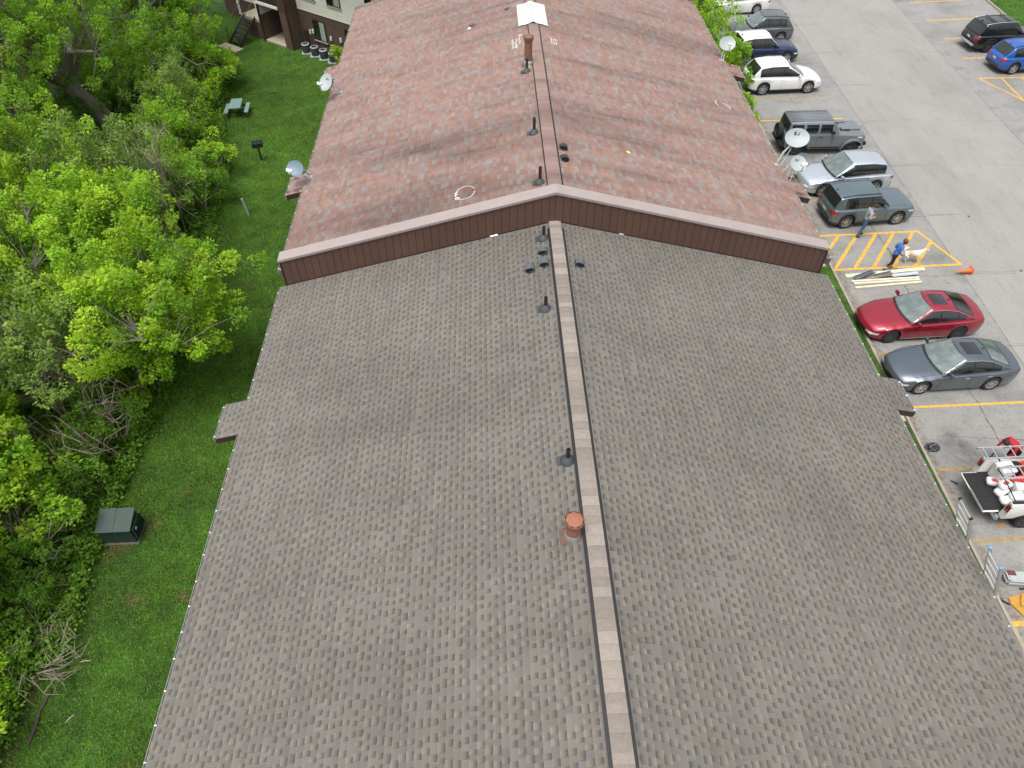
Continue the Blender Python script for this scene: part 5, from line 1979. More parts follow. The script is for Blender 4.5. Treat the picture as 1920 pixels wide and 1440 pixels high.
# tailgate lying open
tg = MB().box(LX - .56, LX - .02, -.76, .76, .66, .705, bev=.012).build('tailgate', white_p, t, smooth=40)
liner = MB().box(LX - .535, LX - .03, -.72, .72, .706, .735, bev=.008).build('tailgate_liner', BLACK, tg)
for k in range(7):
    MB().box(LX - .50, LX - .06, -.6 + k * .2 - .02, -.6 + k * .2 + .02, .7355, .742).build('liner_rib', BLACK, tg)
MB().box(LX - .562, LX - .54, -.74, .1, .70, .742).build('tailgate_edge', ALU, tg)
MB().box(LX - .14, LX - .02, -.92, .92, .42, .60, bev=.03).build('rear_bumper', CHROME, t, smooth=40)
# cab and nose (reuse the lofted body maker as parts of this truck)
cabspec = dict(L=3.5, W=2.0, wb=10, fo=.95, paint=white_p, top=P((-1.75, 1.30), (-1.6, 1.34), (.3, 1.30), (.6, 1.27), (1.5, 1.2), (1.75, .95)), cab=P((-1.74, 1.34), (-1.55, 1.86), (-1.0, 1.92), (.0, 1.90), (.72, 1.30)),
               wins=[(-.55, .45), (-1.4, -.65)], seams=[.55, -.6, -1.5], handles=[-.45, -1.3], taper=.06, tpow=8, bow=.08, cbow=.08, cl=.42, rw=.42, tw=.28, wroof=.78, boxy=.5, fplate=False)
_objs = set(bpy.data.objects)
tmp = car(cabspec, 'x', 0, 0, 0)
for o in [c for c in tmp.children]:
    if o.name.startswith(('wheel', 'taillight', 'number_plate', 'antenna')):
        for g2 in list(o.children):
            bpy.data.objects.remove(g2)
        bpy.data.objects.remove(o)
    else:
        M = o.matrix_basis.copy()
        o.parent = t
        o.matrix_basis = Matrix.Translation((.86, 0, 0)) @ M
bpy.data.objects.remove(tmp)
tm, rm = wheel_meshes(.42, .28, RIM_D, 6, 'truck')
for wx in (-2.0, 1.68):
    for sg in (1, -1):
        M = Matrix.Translation((wx, sg * (.86), .42))
        if sg < 0:
            M = M @ Matrix.Rotation(math.pi, 4, 'Z')
        wo = put('wheel', tm, t, M=M)
        put('rim', rm, wo)

# load in the bed: every piece its own thing
ox, oy, bz = 19.0, 12.42, .70


def load(name, label, cat, x, y, z, dx, dy, dz, m_, rz=0, bev=.03, lid=None):
    t = thing(name, label, cat, (x, y, z), rz)
    MB().box(-dx / 2, dx / 2, -dy / 2, dy / 2, 0, dz * (.8 if lid else 1), bev=bev).build('body', m_, t, smooth=40)
    if lid:
        MB().box(-dx / 2 - .01, dx / 2 + .01, -dy / 2 - .01, dy / 2 + .01, dz * .8 + .002, dz, bev=bev * .7).build('lid', lid, t, smooth=40)
        MB().tube([(-dx * .3, 0, dz), (-dx * .3, 0, dz + .03), (dx * .3, 0, dz + .03), (dx * .3, 0, dz)], .012, 6).build('handle', BLACK, t)
    return t


cooler_w = mat('cooler_white', (.70, .71, .72), .45)
redp = mat('red_plastic', (.55, .03, .03), .5)
orp = mat('orange_red_plastic', (.75, .07, .02), .5)
bluep = mat('pale_blue_plastic', (.28, .48, .62), .45)
sack = mat('white_sack', (.66, .66, .66), .75, noise=.15, scale=20, bump=.4, bscale=15)
redsack = mat('sack_red_print', (.50, .05, .06), .7)
load('cooler', 'white cooler box on pickup bed under the top ladder', 'cooler', 16.62, 12.95, .70, .55, .42, .62, cooler_w, .1, .04, cooler_w)
load('storage_bin', 'white bin with pale blue body at the near side of the pickup bed', 'bin', 17.35, 11.98, .70, .8, .38, .55, bluep, 0, .04, cooler_w)
load('fuel_can', 'bright orange-red fuel can standing in the pickup bed', 'fuel can', 17.45, 13.0, .70, .55, .3, .66, orp, 0, .05)
load('equipment_case', 'black equipment case in the pickup bed beneath the top ladder', 'case', 17.1, 13.05, .70, .35, .35, .5, BLACK, .2, .03)
for k, (x, y, z, l) in enumerate(((16.35, 12.72, .70, 'white sack with red print, at the tailgate end below the cooler'), (16.52, 12.50, .86, 'white sack with red print, topmost of the pile under the lower ladder'), (16.4, 12.35, .70, 'white sack at the tailgate end, middle of the pickup bed'),
                                  (16.42, 12.0, .70, 'white ribbed sack at the tailgate end beside the blue bin'), (16.7, 12.05, .84, 'white ribbed sack leaning against the blue bin'))):
    s = thing('sack', l, 'sack', (x, y, z), rnd.uniform(-.3, .5))
    m = MB()
    V = []
    n1, n2 = 14, 8
    for j in range(n2 + 1):
        ph = -math.pi / 2 + math.pi * j / n2
        for i in range(n1):
            th = 2 * math.pi * i / n1
            cxx = abs(math.cos(th)) ** .3 * math.copysign(1, math.cos(th))
            syy = abs(math.sin(th)) ** .3 * math.copysign(1, math.sin(th))
            cp = abs(math.cos(ph)) ** .25
            V.append((.24 * cxx * cp + .008 * math.sin(7 * j + i), .15 * syy * cp + .01 * math.sin(5 * i), .085 + .085 * abs(math.sin(ph)) ** .7 * math.copysign(1, math.sin(ph)) + .008 * math.sin(3 * i + j) * cp))
    m.raw(V, [(j * n1 + i, j * n1 + (i + 1) % n1, (j + 1) * n1 + (i + 1) % n1, (j + 1) * n1 + i) for j in range(n2) for i in range(n1)])
    m.build('bag', sack, s, smooth=60)
    if k in (0, 1):
        MB().box(-.10, .10, -.06, .06, .168, .182, bev=.005).build('printed_patch', redsack, s)

load('tool_box', 'small red tool box in the pickup bed beneath the lower ladder', 'tool box', 17.0, 12.62, .70, .5, .26, .36, redp, .15, .02)
load('paper_bundle', 'white bundle with sharp corners in the pickup bed behind the sacks', 'bundle', 16.95, 12.32, .70, .42, .30, .40, sack, -.2, .012)
load('battery_pack', 'black battery pack in the pickup bed behind the cooler', 'battery', 17.05, 13.28, .70, .3, .22, .55, BLACK, .3, .015)
t3 = thing('rope_coil', 'coil of dark rope at the near corner of the pickup bed', 'rope', (16.28, 11.78, .70))
MB().tube([(.11 * math.cos(a), .11 * math.sin(a), .02 + a * .004) for a in np.linspace(0, 25, 90)], .014, 6).build('rope', DARKMETAL, t3, smooth=50)


def flat_ladder(label, xa, xb, ya, yb, z, tilt=0.0):
    t = thing('ladder', label, 'ladder', (xa, (ya + yb) / 2, z))
    h = abs(yb - ya) / 2
    Ln = xb - xa
    for sg in (1, -1):
        MB().box(0, Ln, sg * h - .018, sg * h + .018, -.035, .035).build('rail', ALU, t)
    x = .18
    while x < Ln:
        MB().tube([(x, -h, 0), (x, h, 0)], .02, 8).build('rung', ALU, t, smooth=50)
        x += .30
    t.rotation_euler = (0, tilt, 0)
    return t


flat_ladder('aluminium ladder lying high along the far side of the pickup bed', 15.65, 19.6, 13.0, 13.42, 1.72, -.03)
flat_ladder('aluminium ladder lying lower over the middle of the pickup bed', 16.05, 19.4, 12.38, 12.80, 1.48, -.04)
# headache posts carrying the ladders
for xx in (16.2, 17.9):
    MB().tube([(xx - 19.0, .86, 1.35), (xx - 19.0, .86, 1.66), (xx - 19.0, .5, 1.66)], .022, 6).build('ladder_rack_post', DARKMETAL, pick)
    MB().tube([(xx - 19.0, -.80, 1.35), (xx - 19.0, -.1, 1.43), (xx - 19.0, .45, 1.43)], .02, 6).build('ladder_rack_bar', DARKMETAL, pick)
# trimmer pole with guard leaning over the near bed side
t2 = thing('string_trimmer', 'black string trimmer with hooped guard leaning over the near bed side', 'tool', (17.05, 11.72, 1.37))
MB().tube([(-.1, -.02, 0), (.35, .2, .22), (1.3, .45, .35)], .017, 6).build('shaft', BLACK, t2)
MB().tube([(.32 + .16 * math.cos(a), .2 + .12 * math.sin(a), .24 + .05 * math.sin(a)) for a in np.linspace(0, 6.28, 18)], .013, 6).build('hoop_guard', BLACK, t2)

# person in red bending over beyond the pickup
redc = mat('red_hoodie', (.42, .012, .028), .9, noise=.15, scale=8)
t = thing('person', 'person in red hoodie bending over behind the pickup', 'person', (17.75, 13.95, 0), math.pi)
J = dict(pelvis=((0, 0, .92), (.16, .12)), waist=((.12, 0, 1.08), (.16, .12)), chest=((.33, 0, 1.22), (.19, .14)), neckb=((.48, 0, 1.27), (.08, .07)), head=((.58, 0, 1.27), (.09, .09)), crown=((.66, 0, 1.24), (.08, .08)),
         lsh=((.36, .20, 1.22), .08), lel=((.38, .30, .98), .06), lwr=((.50, .26, .78), .042), rsh=((.36, -.20, 1.22), .08), rel=((.40, -.30, .98), .06), rwr=((.52, -.24, .80), .042),
         lhip=((0, .10, .86), .11), lkn=((.06, .12, .47), .07), lan=((0, .12, .09), .05), ltoe=((.15, .13, .045), .042), rhip=((0, -.10, .86), .11), rkn=((.02, -.12, .47), .07), ran=((-.06, -.12, .09), .05), rtoe=((.09, -.13, .045), .042))
E_ = [('pelvis', 'waist', 0), ('waist', 'chest', 0), ('chest', 'neckb', 0), ('neckb', 'head', 1), ('head', 'crown', 1), ('chest', 'lsh', 0), ('lsh', 'lel', 0), ('lel', 'lwr', 0), ('chest', 'rsh', 0), ('rsh', 'rel', 0), ('rel', 'rwr', 0)] + [('pelvis', 'lhip', 2), ('lhip', 'lkn', 2), ('lkn', 'lan', 2), ('lan', 'ltoe', 3), ('pelvis', 'rhip', 2), ('rhip', 'rkn', 2), ('rkn', 'ran', 2), ('ran', 'rtoe', 3)]
hand(J, E_, 'lwr', 'lh', (.5, 0, -.85), (0, 1, 0), (.8, 0, .5), 1, .6)
hand(J, E_, 'rwr', 'rh', (.5, 0, -.85), (0, -1, 0), (.8, 0, .5), 1, .6)
skin_body('body', J, E_, [redc, SKIN, blk, boots], None, t)
hh = MB()
hh.lathe([(.105, -.06), (.11, .0), (.09, .06), (.05, .085), (.001, .09)], 16, Matrix.Translation((.62, 0, 1.275)) @ Matrix.Rotation(R(60), 4, 'Y'))
hh.build('hair', mat('hair_dark', (.02, .016, .014), .7), t, smooth=60)

# tool case, flat bar, foam boards by the kerb
case_m = mat('grey_case', (.36, .39, .385), .5, noise=.08, scale=5)
t = thing('tool_case', 'grey rounded tool case with a maroon end on the lot by the ladders', 'case', (15.85, 9.62, 0), -.12)
MB().box(-.36, .36, -.2, .2, .0, .20, bev=.06).build('shell', case_m, t, smooth=40)
MB().box(-.34, .34, -.18, .18, .202, .27, bev=.05).build('lid', case_m, t, smooth=40)
MB().box(-.30, -.06, .02, .19, .262, .285, bev=.01).build('label_patch', mat('maroon', (.13, .03, .035), .6), t)
for k in (.0, .22):
    MB().lathe([(.05, .272), (.048, .28), (.001, .281)], 14, Matrix.Translation((k, -.05, 0))).build('lid_boss', case_m, t, smooth=30)
MB().tube([(-.37, -.08, .12), (-.43, -.06, .13), (-.43, .06, .13), (-.37, .08, .12)], .018, 6).build('handle', BLACK, t)
put('steel_bar', MB().box(0, .9, -.03, .03, 0, .04, bev=.008).mesh('steel_bar', DARKMETAL), None, loc=(15.85, 9.33, .004), rz=.03, label='dark steel bar lying beside the grey tool case', cat='bar')
foam = mat('tan_foam_board', srgb(176, 132, 58), .9, noise=.15, scale=7)
for k, (x, y, z, rz, l, w_, d) in enumerate(((15.75, 8.98, .004, .25, 'tan foam board slab at the far side of its pile', .8, .35), (15.98, 8.78, .06, -.5, 'tan foam board slab lying askew on top of the pile', .75, .4), (15.62, 8.66, .004, -1.1, 'tan foam board slab at the near side of its pile by the yellow line', .72, .36))):
    put('foam_board', MB().box(-w_ / 2, w_ / 2, -d / 2, d / 2, 0, .05 if k != 2 else .055, bev=.012).mesh('foam_board', foam), None, loc=(x, y, z), rz=rz, label=l, cat='foam board')
put('downspout_elbow', MB().box(-.03, .03, -.25, .25, 0, .05, bev=.01).mesh('downspout_elbow', DARKMETAL), None, loc=(15.1, 9.0, .0), rz=.9, label='dark downspout piece lying at the kerb near the foam boards', cat='downspout')
trash = mat('orange_leaf', (.42, .16, .07), .8)
put('paper_scrap', MB().box(-.12, .12, -.06, .06, 0, .015, bev=.004).mesh('paper_scrap', trash), None, loc=(16.4, 11.55, .003), rz=.3, label='small orange scrap on the lot behind the pickup', cat='debris')
put('rag', MB().box(-.12, .12, -.03, .03, 0, .02, bev=.006).mesh('rag', DARKMETAL), None, loc=(15.62, 13.25, .003), rz=-.7, label='small dark strip on the lot in front of the open tailgate', cat='debris')
for (x, y, r_, l) in ((23.15, 22.1, .13, 'dark flattened scrap in the driving lane beside the red sedan'), (23.8, 24.4, .08, 'tiny dark scrap in the driving lane past the cone'), (23.4, 28.6, .07, 'tiny dark scrap in the lane across from the slate crossover')):
    m = MB()
    m.prism([(r_ * (1 + .3 * math.sin(2.3 * k)) * math.cos(k * .7), .6 * r_ * math.sin(k * .7)) for k in range(9)], 0, .02)
    put('lane_scrap', m.mesh('lane_scrap', deb), None, loc=(x, y, .004), rz=rnd.uniform(0, 3), label=l, cat='debris')

# ================================================================ lawn furniture on the left
# transformer box on its pad
tg_m = mat('transformer_green', (0.020, 0.044, 0.036), 0.5, noise=.2, scale=4)
t = thing('transformer_box', 'dark green pad-mounted transformer box on the lawn', 'transformer', (-12.1, 12.2, -.03), .02)
MB().box(-.58, .60, -.45, .46, .0, .10, bev=.02).build('pad', mat('old_pad', srgb(96, 88, 76), .95, noise=.3, scale=4), t)
t.scale = (.93, .9, .95)
m = MB()
m.raw([Vector(p) for p in ((-.55, -.38, .10), (.55, -.38, .10), (.55, .40, .10), (-.55, .40, .10), (-.55, -.38, .80), (.55, -.38, .80), (.55, .40, .98), (-.55, .40, .98))], [(3, 2, 1, 0), (4, 5, 6, 7), (0, 1, 5, 4), (1, 2, 6, 5), (2, 3, 7, 6), (3, 0, 4, 7)])
m.build('tank', tg_m, t)
lidm = MB()
lidm.raw([Vector(p) for p in ((-.58, -.42, .80), (.58, -.42, .80), (.58, .43, 1.0), (-.58, .43, 1.0), (-.58, -.42, .845), (.58, -.42, .845), (.58, .43, 1.04), (-.58, .43, 1.04))], [(3, 2, 1, 0), (4, 5, 6, 7), (0, 1, 5, 4), (1, 2, 6, 5), (2, 3, 7, 6), (3, 0, 4, 7)])
lidm.build('lid', tg_m, t)
for k in range(9):
    MB().box(.55, .64, -.32 + k * .085, -.29 + k * .085, .22, .78).build('cooling_fin', tg_m, t)
MB().box(-.004, .004, -.43, .43, 0, .006, M=Matrix.Translation((0, 0, .952)) @ Matrix.Rotation(math.atan(.2 / .85), 4, 'X')).build('lid_seam', lead, t)
MB().box(.642, .65, -.2, -.12, .6, .68).build('label_plate', WHITE, t)

# picnic table
teal = mat('weathered_teal', (0.14, 0.225, 0.215), 0.75, noise=.25, scale=5)
t = thing('picnic_table', 'weathered pale teal picnic table with two benches on the lawn', 'picnic table', (-14.68, 40.25, -.03), .10)
t.scale = (.8, .8, .9)
for k in range(5):
    MB().box(-.40 + k * .162, -.40 + k * .162 + .152, -.75, .75, .72, .76).build('top_plank', teal, t)
for sg in (1, -1):
    for k in range(2):
        MB().box(sg * .72 - .14 + k * .145, sg * .72 - .005 + k * .145, -.75, .75, .42, .46).build('bench_plank', teal, t)
    MB().box(-.85, .85, sg * .5 - .03, sg * .5 + .03, .34, .42).build('cross_beam', DARKMETAL, t)
    for q in (1, -1):
        MB().tube([(q * .72, sg * .5, 0), (q * .25, sg * .5, .70)], .035, 6).build('leg', DARKMETAL, t)
# park grill on a post
t = thing('park_grill', 'black charcoal grill on a post standing in the lawn', 'grill', (-12.3, 35.05, -.03), .2)
MB().tube([(0, 0, 0), (0, 0, .85)], .045, 8).build('post', BLACK, t)
MB().box(-.27, .27, -.2, .2, .85, .90).build('fire_box_floor', BLACK, t)
for (a, b, c, d) in ((-.27, .27, .17, .2), (-.27, -.24, -.2, .2), (.24, .27, -.2, .2), (-.27, .27, -.2, -.17)):
    MB().box(a, b, c, d, .902, 1.08).build('fire_box_wall', BLACK, t)
m = MB()
for k in range(8):
    m.tube([(-.24, -.16 + k * .046, 1.05), (.24, -.16 + k * .046, 1.05)], .008, 5)
m.build('grate', DARKMETAL, t, kind='stuff')
# white marker pipe leaning in the lawn
t = thing('marker_pipe', 'pale grey utility marker pipe leaning in the lawn', 'marker', (-11.93, 30.0, -.03))
MB().tube([(0, 0, 0), (-.10, .06, .85)], .05, 10).build('pipe', dish_w, t, smooth=50)
MB().tube([(-.10, .06, .85), (-.105, .063, .89)], .055, 10).build('cap', dish_w, t, smooth=50)
# dark log
bark = mat('bark', (0.075, 0.058, 0.044), 0.95, noise=.35, scale=8, bump=.8, bscale=18, stretch=(1, 1, .25))
bark_g = mat('grey_bark', (0.155, 0.135, 0.110), 0.95, noise=.35, scale=9, bump=.7, bscale=20, stretch=(1, 1, .25))
put('fallen_log', MB().tube([(0, 0, .04), (.02, .45, .045), (-.03, .9, .04), (.06, 1.42, .05)], [.045, .05, .045, .035], 8).mesh('fallen_log', bark, smooth=50), None, loc=(-12.6, 5.88, -.03), label='dark fallen log lying at the edge of the brush', cat='log')
stk = mat('pale_stick', (.42, .34, .24), .9)
for (x, y, a, l) in ((-11.75, 6.55, .9, .28), (-11.9, 8.1, .1, .3)):
    put('stick', MB().tube([(-l / 2, 0, .01), (0, .02, .02), (l / 2, 0, .012)], [.014, .017, .01], 6).mesh('stick', stk), None, loc=(x, y, -.028), rz=a, label='short pale stick on the lawn ' + ('beside the fallen log' if y < 7 else 'at the brush edge past the fallen log'), cat='stick')
# bare earth patches
soil = mat('bare_soil', srgb(112, 88, 64), 0.95, noise=.3, scale=6, bump=.6, bscale=20)
wear(soil, .35, .62, 4, 0.9)
_n = soil.node_tree
_b = _n.nodes['Principled BSDF']
_a = _n.nodes.new('ShaderNodeAttribute')
_a.attribute_name = 'tint'
_x = _n.nodes.new('ShaderNodeMath')
_x.operation = 'MULTIPLY'
_n.links.new(_b.inputs['Alpha'].links[0].from_socket, _x.inputs[0])
_n.links.new(_a.outputs['Fac'], _x.inputs[1])
_n.links.new(_x.outputs[0], _b.inputs['Alpha'])
ground = bpy.data.objects['ground']
for (x, y, rx, ry) in ((-10.6, 24.7, .35, .3), (-9.65, 10.0, .3, .35), (-11.1, 9.9, .5, .4), (-9.3, 7.2, .26, .2), (-12.3, 11.7, .85, .6), (-11.3, 12.6, .35, .5), (-12.6, 39.2, .35, .3), (-15.0, 47.5, .3, .25), (-12.1, 29.0, .2, .2), (-10.6, 13.8, .3, .25), (-9.8, 5.3, .18, .15), (-12.2, 34.9, .3, .25)):
    blot((x, y), rx * .75, ry * .75, soil, 'soil_patch', ground, z=-.022)

# ---- far apartment building, turned against the near ones
O = Vector((-12.9, 48.9, -.03))
U = Vector((.80, -.60, 0))
NN = Vector((-.60, -.80, 0))
bb_ = thing('apartment_building', 'brick and cream sided apartment building with patio and balcony beyond the lawn', 'building', O)
BM = Matrix((U, -NN, Vector((0, 0, 1)))).transposed().to_4x4()
bb_.matrix_basis = Matrix.Translation(O) @ BM          # local x = along the wall, local y = into the building, z up


def brick_mat(name, c1, c2, mortar):
    m = bpy.data.materials.new(name)
    m.use_nodes = True
    n = m.node_tree
    b = n.nodes['Principled BSDF']
    b.inputs['Roughness'].default_value = .9
    bt = n.nodes.new('ShaderNodeTexBrick')
    bt.inputs['Color1'].default_value = c1
    bt.inputs['Color2'].default_value = c2
    bt.inputs['Mortar'].default_value = mortar
    bt.inputs['Scale'].default_value = 1
    bt.inputs['Brick Width'].default_value = .21
    bt.inputs['Row Height'].default_value = .075
    bt.inputs['Mortar Size'].default_value = .008
    tc = n.nodes.new('ShaderNodeTexCoord')
    sp_ = n.nodes.new('ShaderNodeSeparateXYZ')
    cb_ = n.nodes.new('ShaderNodeCombineXYZ')
    ad = n.nodes.new('ShaderNodeMath')
    n.links.new(tc.outputs['Object'], sp_.inputs[0])
    n.links.new(sp_.outputs[0], ad.inputs[0])
    n.links.new(sp_.outputs[1], ad.inputs[1])
    n.links.new(ad.outputs[0], cb_.inputs[0])
    n.links.new(sp_.outputs[2], cb_.inputs[1])
    n.links.new(cb_.outputs[0], bt.inputs['Vector'])
    n.links.new(bt.outputs['Color'], b.inputs['Base Color'])
    return m


brick = brick_mat('brown_brick', srgb(90, 66, 57), srgb(74, 55, 49), srgb(104, 92, 84))
cream_s = mat('cream_lap_siding', (0.66, 0.64, 0.56), 0.7, noise=.05, scale=2)
dbrown_s = mat('dark_brown_siding', srgb(74, 54, 46), 0.7, noise=.15, scale=3)


def lap(m, xa, xb, ya, yb, z0, z1, step=.2, th=.035):
    """lap siding courses on the front plane y=ya (facing -y) as real steps"""
    n = max(1, int(round((z1 - z0) / step)))
    for k in range(n):
        a, b = z0 + (z1 - z0) * k / n, z0 + (z1 - z0) * (k + 1) / n
        m.raw([(xa, ya - th, a), (xb, ya - th, a), (xb, ya, b), (xa, ya, b)], [(0, 1, 2, 3)])
        m.raw([(xa, ya, a), (xb, ya, a), (xb, ya - th, a), (xa, ya - th, a)], [(0, 1, 2, 3)])


BH = 2.42
# main wall behind the condensers (local y=1.0), from x=0 to 14
MB().box(0.0, 14, 1.0, 1.2, 0, BH).build('brick_wall', brick, bb_)
m = MB()
lap(m, 0.0, 14, .99, 1.2, BH + .005, 7.6)
m.build('siding', cream_s, bb_, kind='stuff')
MB().box(0.0, 14, 1.0, 1.2, BH + .002, 7.6).build('upper_wall', cream_s, bb_)
# projecting pier
MB().box(-.72, 0.0, 0.0, 2.6, 0, BH).build('brick_pier', brick, bb_)
m = MB()
for k in range(20):
    a = BH + .003 + k * .26
    m.box(-.735, .015, -.015, 2.6, a, a + .25)
m.build('pier_siding', dbrown_s, bb_, kind='stuff')
MB().box(-.06, .03, -.03, .06, 0, 7.6).build('corner_trim', brown_dk, bb_)
# patio bay: floor, back wall, balcony above with railing
MB().box(-2.75, -.73, 0.0, 2.5, 0, .12, bev=.01).build('patio_slab', walk_m, bb_)
MB().box(-2.75, -.73, 2.5, 2.65, .12, 1.7).build('patio_brick', brick, bb_)
MB().box(-2.75, -.73, 2.5, 2.65, 1.702, 7.6).build('patio_wall', cream_s, bb_)
dr = MB().box(-2.55, -.85, 2.46, 2.499, .13, 2.15).build('patio_door', BLACK, bb_)
MB().box(-2.50, -1.73, 2.44, 2.459, .2, 2.1).build('pane', GLASS, dr)
MB().box(-1.68, -.90, 2.44, 2.459, .2, 2.1).build('pane', GLASS, dr)
MB().box(-2.80, -.73, -.02, 2.49, 2.42, 2.62, bev=.01).build('balcony_slab', brown_dk, bb_)
MB().box(-2.82, -.735, -.06, -.021, 2.45, 2.63).build('balcony_fascia', WHITE, bb_)
MB().box(-2.86, -2.74, -.06, .06, .0, 2.418).build('post', brown_dk, bb_)
MB().box(-2.86, -2.74, -.06, .06, 2.632, 7.6).build('post', brown_dk, bb_)
MB().box(-2.74, -.735, -.03, .03, 3.55, 3.62).build('balcony_rail', BLACK, bb_)
for k in range(16):
    MB().box(-2.68 + k * .122, -2.655 + k * .122, -.012, .012, 2.64, 3.548).build('baluster', BLACK, bb_)
bd = MB().box(-1.95, -1.0, 2.46, 2.499, 2.64, 4.7).build('balcony_door', BLACK, bb_)
MB().box(-1.90, -1.05, 2.44, 2.459, 2.7, 4.6).build('pane', GLASS, bd)
# left wing with stair landing
MB().box(-9.0, -2.9, 1.9, 2.1, 0, 1.3).build('brick_base', brick, bb_)
m = MB()
lap(m, -9.0, -2.9, 1.89, 2.1, 1.305, 7.6)
m.build('siding', cream_s, bb_, kind='stuff')
MB().box(-9.0, -2.9, 1.9, 2.1, 1.302, 7.6).build('upper_wall', cream_s, bb_)
MB().box(-2.9, -2.78, .1, 2.6, 0, 1.7).build('side_wall', brick, bb_)
MB().box(-2.9, -2.78, .1, 2.6, 1.702, 7.6).build('side_wall', cream_s, bb_)
MB().box(-4.85, -2.91, .05, 1.89, 1.12, 1.32, bev=.01).build('landing', walk_m, bb_)
MB().box(-4.8, -2.92, .08, 1.88, 0.0, 1.118).build('landing_wall', brick, bb_)
for xx in (-4.85, -2.97):
    MB().box(xx - .05, xx + .05, 0, .1, 1.325, 5.0).build('porch_post', WHITE, bb_)
ld = MB().box(-4.2, -3.3, 1.86, 1.889, 1.33, 3.4).build('entry_door', dbrown_s, bb_)
MB().lathe([(.001, -.03), (.03, 0), (.001, .03)], 8, Matrix.Translation((-3.4, 1.84, 2.3))).build('knob', CHROME, ld)
# windows: frame, two sashes, sill


def window(xa, xb, za, zb, y):
    f = put('window', None, bb_, loc=(0, 0, 0))
    fm = MB()
    e = .06
    for (a, b, c, d) in ((xa, xb, za, za + e), (xa, xb, zb - e, zb), (xa, xa + e, za + e, zb - e), (xb - e, xb, za + e, zb - e), ((xa + xb) / 2 - .03, (xa + xb) / 2 + .03, za + e, zb - e)):
        fm.box(a, b, y - .05, y - .002, c, d)
    fm.build('frame', brown_dk, f)
    MB().box(xa + e, (xa + xb) / 2 - .03, y - .025, y - .003, za + e, zb - e).build('pane', GLASS, f)
    MB().box((xa + xb) / 2 + .03, xb - e, y - .032, y - .003, za + e, zb - e).build('pane', mat('blind_behind_glass', (.34, .40, .38), .15, coat=1.0), f)
    MB().box(xa - .05, xb + .05, y - .09, y - .003, za - .07, za - .002).build('sill', walk_m, f)


window(1.25, 2.35, .75, 2.05, .985)
window(4.1, 5.2, .75, 2.05, .985)
window(7.5, 8.6, .75, 2.05, .985)
window(.75, 1.85, 3.25, 4.65, .97)
window(2.95, 4.15, 3.25, 4.65, .97)
window(6.3, 7.4, 3.25, 4.65, .97)
MB().box(.2, .62, .93, .999, .15, 1.15).build('utility_panel', brown_dk, bb_)
for k, xx in enumerate((.85, 1.15, 2.75, 3.65)):
    MB().box(xx - .06, xx + .06, .90, .999, 1.0 + .1 * (k % 2), 1.28 + .1 * (k % 2), bev=.015).build('disconnect_box', WHITE, bb_)
    MB().tube([(xx, .94, 1.0), (xx, .94, .3)], .014, 6).build('conduit', DARKMETAL, bb_)
# roof over it
m = MB()
m.raw([Vector(p) for p in ((-9.5, -.6, 7.6), (14.5, -.6, 7.6), (14.5, 5.5, 9.2), (-9.5, 5.5, 9.2), (14.5, 11.5, 7.6), (-9.5, 11.5, 7.6))], [(0, 1, 2, 3), (3, 2, 4, 5), (0, 5, 4, 1)])
m.build('roof', deck_m, bb_)
MB().box(-9.0, 14, 10.8, 11.0, 0, 7.6).build('rear_wall', cream_s, bb_)
MB().box(13.8, 14.0, 1.2, 10.8, 0, 7.6).build('end_wall', cream_s, bb_)
MB().box(-9.0, -8.8, 2.1, 10.8, 0, 7.6).build('end_wall', cream_s, bb_)


def L2W(x, y, z=0):
    return O + U * x - NN * y + Vector((0, 0, z))


# outdoor staircase
st = thing('staircase', 'dark metal outdoor staircase with open treads up to the landing', 'staircase', L2W(-3.9, -.8))
st.matrix_basis = Matrix.Translation(L2W(-3.9, 0)) @ BM
nst = 6
for k in range(nst):
    MB().box(-.5, .5, -1.62 + k * .27, -1.62 + k * .27 + .25, .17 + k * .19, .21 + k * .19).build('tread', DARKMETAL, st)
for sg in (1, -1):
    m = MB()
    m.raw([Vector(p) for p in ((sg * .53 - .025, -1.75, 0), (sg * .53 + .025, -1.75, 0), (sg * .53 + .025, .03, 1.27), (sg * .53 - .025, .03, 1.27), (sg * .53 - .025, -1.75, .22), (sg * .53 + .025, -1.75, .22), (sg * .53 + .025, .03, 1.49), (sg * .53 - .025, .03, 1.49))],
          [(3, 2, 1, 0), (4, 5, 6, 7), (0, 1, 5, 4), (1, 2, 6, 5), (2, 3, 7, 6), (3, 0, 4, 7)])
    m.build('stringer', brown_dk, st)
    MB().tube([(sg * .53, -1.72, .15), (sg * .53, -1.72, 1.05), (sg * .53, .0, 2.3)], .022, 6).build('handrail', BLACK, st)
    for k in range(11):
        yy = -1.6 + k * .15
        z0 = .2 + (yy + 1.75) * .713
        MB().tube([(sg * .53, yy, z0), (sg * .53, yy, z0 + .82)], .010, 5).build('baluster', BLACK, st)
MB().box(-.9, .9, -2.5, -1.76, 0, .05, bev=.01).build('footing_slab', walk_m, st)
